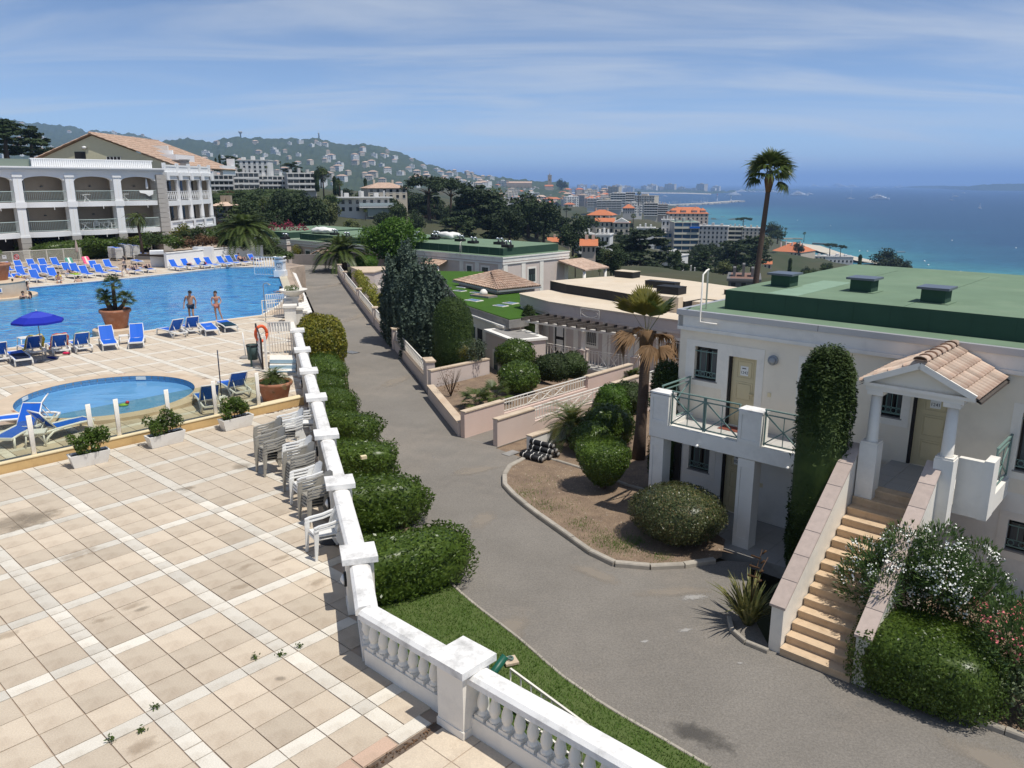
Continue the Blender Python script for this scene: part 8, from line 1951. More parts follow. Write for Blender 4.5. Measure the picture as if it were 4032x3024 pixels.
def quay(name,label,pts,wd,h_,mat,cat='jetty',rocks=None):
 P=[np.array(at(x,y,ZS)[:2])for x,y in pts];o0=P[0];t=thing(name,label,cat,(*o0,ZS));mb=MB(ZS)
 for i in range(len(P)-1):seg_box(mb,P[i]-o0,P[i+1]-o0,wd,ZS-2,ZS+h_+.01*i)
 mb.obj('deck',mat,t)
 if rocks:
  g_=np.random.default_rng(4);mb=MB(ZS)
  for i in range(len(P)-1):
   L=np.linalg.norm(P[i+1]-P[i]);d=(P[i+1]-P[i])/L;nn=np.array([d[1],-d[0]])
   for k in range(int(L/9)):
    q=P[i]-o0+d*k*9+nn*(wd/2+g_.uniform(0,rocks));r_=g_.uniform(3,6);mb.obox((*q,ZS+r_*.3),np.array([r_,g_.normal(0,1),0]),np.array([g_.normal(0,1),r_,0]),(g_.normal(0,.5),0,r_*.6))
  stuff(mb.obj('rock_fill',ROCKW,t))
 return t
quay('harbour_jetty','long pale harbour jetty with white rock fill and two small lighthouses',[(2600,812),(2700,808),(2780,804),(2840,799),(2908,794)],22,5,BEACH,rocks=26)
for k,px in enumerate((2823,2877)):
 c=at(px,791,ZS);t=thing('lighthouse',['small white and red lighthouse on the harbour jetty, taller one','small white and green lighthouse near the jetty tip'][k],'lighthouse',c);mb=MB();mb.lathe([(4,0),(2.8,3),(2.2,22-6*k),(3.2,22.5-6*k),(3.2,24-6*k),(0,24-6*k)],(0,0,0),10);mb.obj('shaft',HW,t);mb=MB();mb.lathe([(1.8,24-6*k),(1.8,28-6*k),(0,31-6*k)],(0,0,0),8);mb.obj('lantern',M('lantern_red',(.4,.05,.04),.5)if k==0 else RAILG,t)
quay('stone_mole','low brown stone mole in the sea beside the tall palm',[(2975,942),(3040,943),(3120,942),(3160,943)],7,1.6,OLDST);quay('wooden_pier','dark wooden pier off the beach near the hotel',[(3200,962),(3262,965)],5,2,APK)
bq=MB();B1=[at(x,y,ZS)[:2]for x,y in[(3130,955),(3230,968),(3330,1002),(3480,1036),(3600,1052)]]
for i in range(4):
 a,b=B1[i],B1[i+1];d=(b-a)/np.linalg.norm(b-a);n2=np.array([-d[1],d[0]]);bq.quad((*(a-n2*26),ZS+2.2),(*(b-n2*26),ZS+2.2),(*b,ZS+.15),(*a,ZS+.15))
struct(bq.obj('beach',BEACH))
bq=MB();B1=[at(x,y,ZS)[:2]for x,y in[(2250,759.5),(2500,760.5),(2700,762.5),(2800,766)]]
for i in range(3):
 a,b=B1[i],B1[i+1];bq.quad((*a,ZS+.4),(*b,ZS+.4),(*(b*1.02),ZS+5),(*(a*1.02),ZS+5))
struct(bq.obj('far_beach',BEACH))
BW=M('boat_white',(.84,.84,.83),.4);BDK=M('boat_windows',(.05,.055,.07),.2)
def hull(mb,L,B_,H_,m=0):
 st=[(-.5,.78,.95),(-.2,1,.95),(.2,.9,1.0),(.42,.45,1.15),(.5,.03,1.25)];V=[]
 for x,b,h_ in st:
  for(yy,zz)in((-1,1),(-.75,0),(0,-.15),(.75,0),(1,1)):V.append((x*L,yy*b*B_/2,zz*h_*H_ if zz>0 else zz*H_))
 F=[(i*5+k,(i+1)*5+k,(i+1)*5+k+1,i*5+k+1)for i in range(4)for k in range(4)]+[(0,1,2,3,4)]+[(i*5,i*5+4,(i+1)*5+4,(i+1)*5)for i in range(4)]
 mb.add(V,F,m)
def motor_yacht():
 t=thing('motor_yacht','x','yacht');mb=MB();hull(mb,50,10,3.6);mb.obj('hull',BW,t)
 mb=MB();mb.prism([(-22,-4),(13,-4),(17,0),(13,4),(-22,4)],3.3,6.0);mb.prism([(-16,-3.6),(7,-3.6),(10,0),(7,3.6),(-16,3.6)],6.6,8.9);mb.prism([(-10,-3),(1,-3),(3,0),(1,3),(-10,3)],9.4,11.2);mb.prism([(-19,-4.1),(10,-4.1),(14,0),(10,4.1),(-19,4.1)],6.0,6.6);mb.prism([(-13,-3.6),(4,-3.6),(6,0),(4,3.6),(-13,3.6)],8.9,9.4);mb.obj('superstructure',BW,t)
 mb=MB();mb.box(-15,8,-4.05,-4.01,4.2,5.3);mb.box(-12,5,-3.65,-3.61,7.2,8.3);mb.obj('window_band',BDK,t);mb=MB();mb.tube([(-4,0,11.2),(-5,0,16)],[.6,.15],6);mb.tube([(-7,0,11.2),(-8,0,14)],[.5,.2],6);mb.obj('mast',BW,t);return t
def sail_yacht(sail=False):
 t=thing('sailing_yacht','x','sailing boat');mb=MB();hull(mb,24,5.4,1.9);mb.obj('hull',BW,t);mb=MB();mb.prism([(-5,-1.6),(4,-1.4),(5,0),(4,1.4),(-5,1.6)],1.6,2.9);mb.obj('cabin',BW,t);mb=MB();mb.tube([(1,0,1.5),(1,0,36)],[.3,.14],6);mb.tube([(1,0,3.6),(-8,0,3.3)],.2,6);mb.obj('mast',PLASTIC,t)
 if sail:mb=MB();mb.add([(.8,0,4),(-7.6,.3,3.8),(.8,0,34)],[(0,1,2)]);mb.add([(1.4,0,30),(1.4,-.4,4),(10,0,2.4)],[(0,1,2)]);mb.obj('sail',BW,t)
 return t
MY=motor_yacht();SY=sail_yacht();SS=sail_yacht(True)
USEDB=set()
def boat(k,px,py,L,label,rz=0,wake=0):
 c=at(px,py,ZS);D=np.linalg.norm(c[:2]);sc=L*D/FPX/(50 if k is MY else 24);a=math.atan2(c[1],c[0])-math.pi/2+R(rz);c=c+[0,0,.2]
 if id(k)in USEDB:o=dup(k,c,a,label,'boats on the bay',sc)
 else:USEDB.add(id(k));KIDS[k.name]=[(q,kids(q))for q in kids(k)];k.location=c;k.rotation_euler=(0,0,a);k.scale=(sc,)*3;k['label']=label;k['group']='boats on the bay';o=k
 if wake:
  mb=MB();l=wake*D/FPX;wq=l*.02
  mb.add([(0,-wq*.4,.3),(-l*.5,-wq,.25),(-l,-wq*1.3,.2),(-l,wq*1.3,.2),(-l*.5,wq,.25),(0,wq*.4,.3)],[(0,5,4,3,2,1)]);w_=mb.obj('wake',M('foam',(.72,.76,.78),.8)if 'foam' not in bpy.data.materials else bpy.data.materials['foam'],None,c,a);struct(w_)
 return o
boat(MY,3461,785,67,'large white motor yacht with a mast, alone in the middle of the bay');boat(SY,3348,783,26,'white sailing yacht with a very tall bare mast');boat(SY,3748,789,15,'small sailing boat with bare mast near the two motor boats');boat(MY,3763,775,17,'small white motor boat with a short wake behind the bare masted sailing boat',0,30);boat(MY,3795,761,13,'speeding white boat with the longest wake on the bay',0,65);boat(SS,3858,821,12,'small sailing boat with white sails, nearest on the right of the bay',180);boat(MY,3980,751,27,'white motor yacht anchored under the wooded island')
boat(MY,3146,771,64,'long low white yacht right of the tall palm trunk',0,20);boat(MY,3188,766,25,'white yacht just beyond the long low one');boat(MY,2888,771,58,'white yacht with a wake beyond the harbour jetty',180,25);boat(MY,2618,774,17,'small white boat crossing in front of the far beach')
for k,(px,py,L)in enumerate([(3207,737,40),(3252,737,22),(3300,736,52),(3318,740,46),(3356,738,42),(3437,741,20),(3459,739,18),(3482,740,16),(3528,740,24),(3545,738,30),(3580,739,26)]):boat(MY,px,py,L,['cruise yacht left of the crowd near the horizon','small yacht second from the left near the horizon','big pale yacht in the horizon crowd behind the sailing mast, left','yacht overlapping the big pale one near the horizon','yacht directly above the tall bare mast near the horizon','first small yacht left of the island tip','second small yacht left of the island tip','third small yacht left of the island tip','pale yacht by the low island tip, left','pale yacht by the low island tip, middle','pale yacht by the low island tip, right'][k],g.normal(0,15))
for k,(px,L)in enumerate([(2905,24),(2923,40),(2952,26),(2968,24),(2990,20),(3016,30),(3045,30),(3070,20)]):boat(MY,px,757+.2*k,L,'white yacht moored along the quay across the bay behind the tall palm',g.normal(0,20))
for i in range(34):
 px=g.uniform(2520,2790);boat(SY if i%3 else MY,px,799-(px-2520)*.014+g.normal(0,2.2),g.uniform(7,13),'small white boat moored in the crowded harbour',g.normal(0,50))
for k,(px,py,L)in enumerate([(3547,993,30),(3064,889,20),(2846,854,16),(2795,844,13)]):
 c=at(px,py,ZS+.1);W_=L*np.linalg.norm(c[:2])/FPX;t=thing('raft',['dark bathing raft on the turquoise sea off the beach','dark low boat on the sea right of the palm','dark low boat off the mole, right one','dark low boat off the mole, left one'][k],'raft',c);MB().box(-W_/2,W_/2,-1.2,1.2,-.2,.5).obj('deck',APK,t);MB().box(-W_/2+.3,W_/2-.3,-.9,.9,.51,.6).obj('top',ROOFG,t)
g_=np.random.default_rng(12)
for i in range(9):
 px,py=[(3384,990),(3415,991),(3640,1030),(3655,1045),(3748,948),(3270,890),(4000,978),(3782,1072),(3140,868)][i];c=at(px,py,ZS);t=tag(MB().lathe([(0,-.3),(.9,.1),(.7,.9),(0,1.3)],(0,0,0),8).obj('buoy',BW,None,c),'small white buoy floating off the beach','buoy','white buoys off the beach')
def plant(name,label,cat,me,loc,rz=0.0,sc=None,group=None):
 o=link(name,me,None,loc,rz)
 if sc is not None:o.scale=(sc,)*3 if np.isscalar(sc)else sc
 return tag(o,label,cat,group)
GH='clipped bushes along the road side of the balustrade'
plant('golden_hedge_dome','big golden green clipped dome at the top of the hedge row','bush',shaped(superell(1.32,1.5,1.5,2.3,None,5,.06),8500,.13,L_YEL,'golden_dome',3,.6,.10),(-10.0,40.9,ZR),.2)
bushm=[shaped(superell(1,1,.62,3.6,.60,20+k,.07),6500,.085,L_BUSH,'clipped_bush',10+k,.42,.16)for k in range(3)]
for k,(x,y,rx,ry,h_,lab)in enumerate([(-9.0,37.2,.95,1.5,1.6,'dark clipped bush just below the golden dome'),(-8.35,34.4,.8,1.25,1.4,'small clipped bush second below the golden dome'),(-7.5,31.9,.8,1.25,1.35,'small clipped bush beside the third balustrade pillar from the gate'),(-6.5,28.6,.8,1.6,1.35,'wide clipped bush level with the last chair stacks'),(-5.4,24.9,.82,1.65,1.4,'clipped bush with the small yellow block on it'),(-4.1,21.2,.75,1.7,1.5,'tall clipped bush beside the front chairs'),(-2.5,17.6,.78,1.6,1.45,'clipped bush with the largest leaves, nearest the camera')]):
 plant('clipped_bush',lab,'bush',bushm[k%3],(x,y,ZR),R(20)+.3*k,(rx,ry,h_/1.22),GH)
vase=lambda D:np.stack([D[:,0]*(.38+.82*np.clip((D[:,2]+1)/2,0,1)**.8)*1.0,D[:,1]*(.38+.82*np.clip((D[:,2]+1)/2,0,1)**.8),np.clip(D[:,2]*1.25,-1,.72)*.72+.95],1)*lump(D,33,4,.05)[:,None]
plant('vase_bush','clipped bush shaped like an upturned cone in the bare bed','bush',shaped(vase,9000,.075,L_BUSH,'vase_bush',4,.45,.10),(2.95,24.0,ZR),.3,(1.0,.95,1.05))
bs_=trunk_mb(.5,.09,.08,3).obj('trunk',BARK,None,(2.95,24.0,ZR));bs_.parent=None
bs_.name='vase_bush_trunk';vb=[o for o in COL.objects if o.name=='vase_bush'][0];bs_.parent=vb;bs_.location=(0,0,0);bs_.name='trunk'
for p in[(.25,.15),(-.18,.2)]:trunk_mb(.6,.06,.05,5,p).obj('trunk',BARK,vb)
L_BALL=LEAF('speckled_leaf',(.040,.058,.020),(.095,.110,.045),3.5,.2,.35,c3=(.20,.15,.07),fine=16)
plant('ball_bush','large rounded clipped bush in front of the villa columns','bush',shaped(superell(1.30,1.15,.74,2.2,.86,8,.03),13000,.055,L_BALL,'ball_bush',5,.6,.08),(4.55,20.25,ZR),R(-42))
colm=lambda rx,ry,h_,top,sd:(lambda D:np.stack([np.sign(D[:,0])*np.abs(D[:,0])**.8*rx*(1-top*np.clip(D[:,2],0,1)**3)*lump(D*[1,1,3],sd,5,.06),np.sign(D[:,1])*np.abs(D[:,1])**.8*ry*(1-top*np.clip(D[:,2],0,1)**3)*lump(D*[1,1,3],sd+1,5,.06),(np.sign(D[:,2])*np.abs(D[:,2])**.35)*h_/2+h_/2],1))
c_=VO+np.array(rot2(3.92,-2.75,VA))
plant('cypress_column','tall flat topped clipped cypress column beside the villa stair','cypress',shaped(colm(.62,.58,6.0,.08,3),30000,.095,L_CYP,'cypress_column',6,.35,.10,.45,.9),(*c_,ZR))
c_=VO+np.array(rot2(-2.05,.1,VA))
plant('cypress_column','dark clipped cypress at the left corner of the villa','cypress',shaped(colm(.5,.5,4.3,.12,5),9000,.10,L_CYP,'cypress_column',7,.35,.10),(*c_,ZR))
V=[];F=[];g_=np.random.default_rng(3)
for i in range(120):
 az=g_.uniform(0,6.28);ln=g_.uniform(.7,1.35);sp=g_.uniform(.12,.75);w_=.030;pts=[np.array([math.cos(az)*(.10+sp*t*ln+.25*sp*t**3),math.sin(az)*(.10+sp*t*ln+.25*sp*t**3),ln*(t-.45*sp*t**3)])for t in(0,.35,.7,1)];sd=np.array([-math.sin(az),math.cos(az),0])
 for j in range(3):
  a,b=pts[j],pts[j+1];wa,wb_=w_*(1,1,.8,.1)[j],w_*(1,1,.8,.1)[j+1];k=len(V);V.extend([a-sd*wa,a+sd*wa,b+sd*wb_,b-sd*wb_]);F.append((k,k+1,k+2,k+3))
L_PHO=LEAF('striped_flax_leaf',(.055,.075,.022),(.21,.20,.075),5,.2,.4,c3=(.33,.28,.10),fine=11)
pc_=at(2945,2455,ZR);ph=plant('flax_plant','spiky striped flax clump at the foot of the stair wall','plant',fastmesh('flax_plant',np.array(V),np.array(F),L_PHO),pc_)
fs=MB()
for k in range(2):
 fs.tube([(0,0,.3),(.10+.1*k,.1,1.2),(.24+.14*k,.16,1.75-.2*k)],[.012,.01,.006],5)
 for j in range(7):t=.55+.07*j;fs.tube([(.16*t+.07,.12*t,1.6*t+.1),(.16*t+.16*(-1)**j,.12*t,1.65*t+.14)],[.014,.028],5)
fs.obj('flower_stalk',L_DRY,ph)
kerb_line('flax_kerb',[tuple(at(2870,2440,ZR)[:2]),tuple(at(2885,2500,ZR)[:2]),tuple(at(2950,2545,ZR)[:2]),tuple(at(3025,2572,ZR)[:2])],.10,.10,ZR,KERB,'small curved kerb round the spiky flax clump',.5)
plant('oleander_hedge','dense dark clipped hedge at the right foot of the stair','hedge',shaped(superell(1.35,1.5,.66,4.5,.64,14,.05),17000,.072,L_BUSH,'oleander_hedge',8,.5,.14),(8.15,13.7,ZR),R(-42),(1.0,.74,1.0))
def oleander(label,loc,blobs,n,flm,nf,seed,leafm=L_OLEA):
 t=thing('oleander',label,'shrub',loc);r=np.random.default_rng(seed);B=np.array(blobs);w_=B[:,3]**2;idx=r.choice(len(B),n,p=w_/w_.sum());D=sph(n,r);P=B[idx,:3]+D*B[idx,3:4]*(1-.45*r.random((n,1)));dirs=D*.7+[0,0,.7]+r.normal(0,.3,(n,3));dirs/=np.linalg.norm(dirs,axis=1)[:,None]
 sd=np.cross(dirs,r.normal(0,1,(n,3)));sd/=np.linalg.norm(sd,axis=1)[:,None];L_=r.uniform(.10,.19,n)[:,None];w2=.017
 V=np.stack([P,P+dirs*L_*.5-sd*w2,P+dirs*L_+[0,0,-.02],P+dirs*L_*.5+sd*w2],1).reshape(-1,3);link('foliage',fastmesh('oleander_leaves',V,np.arange(4*n).reshape(n,4),leafm),t)
 nb=nf//12;idx=r.choice(len(B),nb,p=w_/w_.sum());D=sph(nb,r);D[:,2]=np.abs(D[:,2])*.9-.1;Pc=B[idx,:3]+D*B[idx,3:4]*1.02;P=(Pc[:,None]+r.normal(0,.05,(nb,12,3))).reshape(-1,3);V,F=leaves(P,np.repeat(D,12,0)+[0,0,.4],.042,.9,.7,r);link('flowers',fastmesh('oleander_flowers',V,F,flm),t)
 mb=MB()
 for b in blobs[:8]:mb.tube([(b[0]*.2,b[1]*.2,0),(b[0]*.6,b[1]*.6,b[2]*.6),b[:3]],[.03,.022,.01],5)
 mb.obj('stems',BARK,t);return t
r_=np.random.default_rng(5)
oleander('white flowering oleander spilling over the stair wall',(8.55,14.55,ZR),[(r_.uniform(-1.15,1.1),r_.uniform(-.6,.8),1.35+r_.random()*.95,r_.uniform(.36,.6))for _ in range(20)]+[(-1.0,.2,1.5,.4),(-.5,.4,2.35,.42),(.2,.3,2.5,.45)],12500,FLW,3600,6)
oleander('pink flowering oleander at the right edge of the photo',(10.1,13.2,ZR),[(r_.uniform(-.9,.9),r_.uniform(-.6,.7),1.1+r_.random()*1.0,r_.uniform(.35,.55))for _ in range(14)],6500,FLP,900,7)
plant('variegated_shrub','pale variegated shrub at the right edge below the pink oleander','shrub',clumpy('variegated_shrub',L_VAR,[(r_.uniform(-.5,.5),r_.uniform(-.4,.4),.3+r_.random()*.8,.35)for _ in range(9)],3200,.085,4,.5),(9.45,12.7,ZR))
FE=[feather_mesh('feather_frond',L_PALM,1.75,30,.34,1.0,20+k,.018)for k in range(2)]+[feather_mesh('feather_frond_yellow',L_PALMY,1.7,28,.30,1.1,25,.016)]
fb=at(2252,1742,ZR);fpm=thing('feather_palm','young feather palm with yellowish fronds in front of the white wall','palm',fb)
MB().lathe([(.16,0),(.24,.2),(.22,.5),(.12,.62)],(0,0,0),10).obj('trunk',PALMT,fpm);feather_crown(fpm,FE,(0,0,.5),34,-.05,1.25,8,1.0)
FN=[fan_leaf_mesh('yellow_fan',L_PALMY,.95,22,.25,.9,30+k,1.9)for k in range(2)]+[fan_leaf_mesh('green_fan',L_PALM,.95,22,.2,.9,33,1.9)]
FD=[fan_leaf_mesh('dead_fan',L_PALMB,.8,20,1.1,.8,35+k,2.4)for k in range(2)]
pb=at(2513,1812,ZR);dp_=thing('dying_fan_palm','half dead fan palm with brown hanging fans in front of the pergola villa','palm',pb)
tb_=MB();tb_.tube([(0,0,-.1),(.05,.05,1.2),(.10,.1,2.6),(.12,.1,3.9),(.13,.1,4.6)],[.26,.20,.185,.18,.17],12);tb_.obj('trunk',PALMT,dp_)
g_=np.random.default_rng(8);top=(.13,.1,4.55)
for i in range(9):
 o=link('frond',FN[i%3],dp_,top);o.rotation_euler=(g_.normal(0,.5),-g_.uniform(.85,1.5),i*2.4);o.scale=(g_.uniform(.85,1.05),)*3
for i in range(10):
 o=link('dead_frond',FD[i%2],dp_,(top[0],top[1],top[2]-.1));o.rotation_euler=(g_.normal(0,.3),-g_.uniform(-.35,.35),i*2.4+.5);o.scale=(g_.uniform(.8,1.0),)*3
MB().tube([(0.12,.1,4.0),(.13,.1,4.7)],[.22,.26],10).obj('fibre_collar',L_PALMB,dp_)
FT=[fan_leaf_mesh('tall_fan',L_PALM,1.05,26,.7,.95,40+k,2.9)for k in range(3)]
tc=ppos(3030,690,58);tpb=np.array([ppos(2983,1120,58)[0],tc[1],-8.5]);tall=thing('tall_fan_palm','very tall fan palm rising above the green villa roof against the sea','palm',tpb)
rel_=tc-tpb;tb_=MB();tb_.tube([(0,0,0),rel_*[.3,.3,.35],rel_*[.72,.7,.7],rel_*[1,1,.95],rel_+[0,0,-.35]],[.29,.245,.20,.17,.16],12);tb_.obj('trunk',PALMT,tall)
MB().tube([tuple(rel_+[0,0,-1.2]),tuple(rel_+[0,0,-.3]),tuple(rel_+[0,0,.1])],[.19,.36,.2],10).obj('fibre_collar',L_PALMB,tall)
g_=np.random.default_rng(2)
for i in range(30):
 t=i/30;o=link('frond',FT[i%3],tall,tuple(rel_));o.rotation_euler=(g_.normal(0,.35),-(1.45-1.35*t+g_.normal(0,.1)),i*2.39996);o.scale=(g_.uniform(.9,1.1),)*3
for a,e in((.1,-.45),(3.3,-.25),(5.9,-.55),(2.7,-.1)):o=link('frond',FT[0],tall,tuple(rel_));o.rotation_euler=(0,-e,a);o.scale=(1.05,)*3
sh=[clumpy('garden_shrub',L_BUSH if k!=2 else L_YEL,crown_blobs(1,.8,.85,16,60+k,.42),3200,.10,60+k,.5)for k in range(3)]
shr=[shaped(superell(1,1,.8,2.2,.78,70+k,.10),5200,.11,[L_BUSH,L_MIX,L_TREE][k],'round_shrub',70+k,.5,.16)for k in range(3)]
def gz(x,y):return -1.75 if inpoly([(-3.7,35.6),(-1.85,29.65),(5.5,37.6),(3.0,41.5),(-1.0,39)],x,y)else ZR
for k,(px,py,z,r_1,m_,lab)in enumerate([(2045,1545,-1.72,.95,0,'rounded green bush nearest the fan palm in the raised garden'),(2030,1452,-1.72,1.0,0,'rounded green bush at the back of the raised garden'),(2170,1500,-1.72,.9,1,'rounded bush with pale leaves in the middle of the raised garden'),(2240,1490,-1.72,.85,1,'rounded bush touching the white railing of the raised garden'),(2415,1630,-2.1,.85,2,'rounded bush right of the feather palm'),(2478,1620,-2.1,.85,1,'leafy bush between the dying palm and the villa cypress'),(2390,1745,-2.1,1.0,0,'low spreading bush behind the upturned cone bush'),(2330,1790,-2.1,.8,0,'low bush between the feather palm and the cone bush'),(1510,1265,-2.9,.95,1,'bush behind the road railing left of the blue cypress')]):
 c=at(px,py,z);plant('round_shrub',lab,'bush',shr[m_],c,.7*k,(r_1,r_1,r_1*.95))
c=at(1775,1560,-1.72);plant('bare_shrub','thin half bare shrub at the road end of the raised garden','shrub',clumpy('bare_shrub',L_DRY,[(g_.uniform(-.4,.4),g_.uniform(-.3,.3),.3+g_.random()*.8,.25)for _ in range(9)],500,.05,3),c)
mb=MB()
for i in range(14):a=g_.uniform(0,6.28);mb.tube([(0,0,0),(.25*math.cos(a),.25*math.sin(a),.6),(.5*math.cos(a),.5*math.sin(a),1.1+.3*g_.random())],[.02,.012,.004],4)
bsb=[o for o in COL.objects if o.name=='bare_shrub'][0];mb.obj('twigs',BARK,bsb)
c=at(1880,1480,-1.72);ot=plant('small_olive_tree','small grey leaved tree with thin trunks in the raised garden','tree',clumpy('small_olive_tree',LEAF('grey_olive',(.06,.085,.045),(.11,.14,.08),1.5,.2,.5),crown_blobs(.9,.45,1.35,10,9,.4),1500,.08,9),c);trunk_mb(1.2,.05,.03,3,(.15,.1),6,3,.5,.4).obj('trunk',BARK,ot)
FS=[fan_leaf_mesh('small_fan',L_PALM,.5,16,.3,.45,50+k)for k in range(2)]
for k,(px,py,n_,s_)in enumerate([(1880,1610,20,1.05),(1950,1585,16,1.0)]):
 t=thing('garden_fan_palm',['low fan palm at the corner of the raised garden wall','fan palm beside the pink gate wall railing'][k],'palm',at(px,py,-1.72));fan_palm_crown(t,'frond',FS,(0,0,.25),n_,-.1,1.2,70+k,s_);MB().lathe([(.12,0),(.10,.3)],(0,0,0),8).obj('trunk',PALMT,t)
c=at(1842,1470,-1.72);t=thing('cordyline','thin yellow green spiky plant beside the clipped cone cypress','plant',c);fan_palm_crown(t,'frond',[fan_leaf_mesh('spiky',L_PALMY,.55,9,.6,.05,3,1.2)],(0,0,1.0),16,-.2,1.3,5);MB().tube([(0,0,0),(0,0,1.0)],.04,6).obj('stem',BARK,t)
jm=shaped(lambda D:superell(1.55,1.3,2.95,2.3,None,11,.20,6)(D),15000,.20,L_JUN,'blue_juniper',9,.55,.22,.7,.88)
c=np.array([-5.0,44.5,-2.9]);plant('blue_cypress','broad blue grey cypress behind the road railing, front one','cypress',jm,c,0,(.93,.9,1.0));plant('blue_cypress','broad blue grey cypress behind the road railing, rear left one','cypress',jm,(-6.75,48.2,-3.0),2.1,(1.0,.9,1.12))
dome=lambda rx,h_:(lambda D:np.stack([D[:,0]*rx*np.where(D[:,2]>0,np.sqrt(np.clip(1-.25*D[:,2]**2,0,1)),1.0)*(np.abs(D[:,0])**2+np.abs(D[:,1])**2+1e-6)**-.12,D[:,1]*rx*(np.abs(D[:,0])**2+np.abs(D[:,1])**2+1e-6)**-.12,np.sign(D[:,2])*np.abs(D[:,2])**.7*h_/2+h_/2],1))
dm_=shaped(dome(1.12,4.4),16000,.085,L_CYP2,'clipped_dome_cypress',10,.4,.07,.6,.95)
plant('clipped_cypress','smooth bullet shaped clipped cypress beside the raised garden','cypress',dm_,(-3.15,41.6,-2.7));plant('clipped_cypress','smaller clipped cypress dome by the far pink villa','cypress',dm_,tuple(at(1795,1086,-3.6)),1,(1.05,1.05,.62));plant('clipped_cypress','small dark clipped dome in front of the peach villa porch','cypress',dm_,tuple(at(1306,1010,-2.3)),2,(.9,.9,.66))
c=at(2032,1440,-3.6);plant('thin_cypress','narrow dark cypress against the left corner of the pergola villa','cypress',shaped(colm(.5,.5,4.2,.3,9),5000,.12,L_CYP,'thin_cypress',12,.35,.14),(1.1,52.0,-5.0),0,(1,1,1.12))
plant('blue_shrub','blue grey juniper tip above the turf roof edge','shrub',jm,(1.4,57.5,-3.4),1,(.8,.6,.45))
for k,(x0,y0,x1,y1)in enumerate([(-15.6,77.2,-12.9,67.5),(-12.3,65.3,-10.0,57.2)]):
 bl=[];r_=np.random.default_rng(80+k)
 for i in range(26):t=r_.random();bl.append(((x1-x0)*t+r_.uniform(-.1,.5),(y1-y0)*t,r_.uniform(-1.5,-.75)+2.0,r_.uniform(.25,.5)))
 plant('golden_hedge',['golden leaved hedge behind the far end of the road railing','golden leaved hedge behind the middle of the road railing'][k],'hedge',clumpy('golden_hedge',LEAF('golden_leaf',(.34,.30,.05),(.17,.20,.03),1.2,.3,.5),bl,2600,.16,80+k),(x0+.35,y0,-2.0))
tr_c=at(1552,1094,-3.4);lt_=plant('leafy_tree','bright green leafy tree at the bend behind the road railing','tree',clumpy('leafy_tree',L_TREE,crown_blobs(4.1,2.3,4.7,44,21,.34),16000,.32,21,.6,.8),tr_c)
trunk_mb(3.6,.26,.15,4,(.1,.1),8,6,2.2,1.6).obj('trunk',BARK,lt_)
lt2=plant('leafy_tree','smaller bright green tree right of the big leafy one','tree',clumpy('leafy_tree_small',L_TREE,crown_blobs(1.9,2.0,3.2,18,24,.36),4200,.30,24,.6,.9),tuple(at(1700,1085,-3.8)));trunk_mb(2.4,.12,.08,4).obj('trunk',BARK,lt2)
FQ=[feather_mesh('phoenix_frond',L_PALM,2.5,26,.5,1.0,90+k,.055)for k in range(2)]
def phoenix(label,loc,n_,sc,trunk,seed):
 t=thing('feather_palm',label,'palm',loc);feather_crown(t,FQ,(0,0,trunk),n_,-.15,1.3,seed,sc);MB().lathe([(.34*sc,0),(.30*sc,trunk*.6),(.42*sc,trunk),(.2,trunk+.2)],(0,0,0),9).obj('trunk',PALMT,t);return t
phoenix('feather palm at the bend, its shadow lying on the road',at(1350,1068,ZR),40,1.7,1.3,3);phoenix('big feather palm behind the far white planter wall',at(968,990,.8),54,1.6,1.3,4);phoenix('pale feather palm behind the left column of the old cypress, near the villa corner',at(2487,1560,-2.6),22,.62,.5,6)
plant('round_shrub','low green bush between the bend palm and the road railing','bush',shr[2],tuple(at(1440,1066,ZR)),1,(1.6,1.3,1.1));plant('round_shrub','yellowish bush beside the curved grey end wall','bush',sh[2],tuple(at(1178,1005,-2.0)),1,(1.5,1.2,.9))
far_sh=[clumpy('deck_shrub',m_,crown_blobs(1,.8,.8,14,100+k,.42),1100,.17,100+k,.55)for k,m_ in enumerate([L_MIX,L_BUSH,L_YEL,L_DRY,L_OLIVE])]
FL=[]
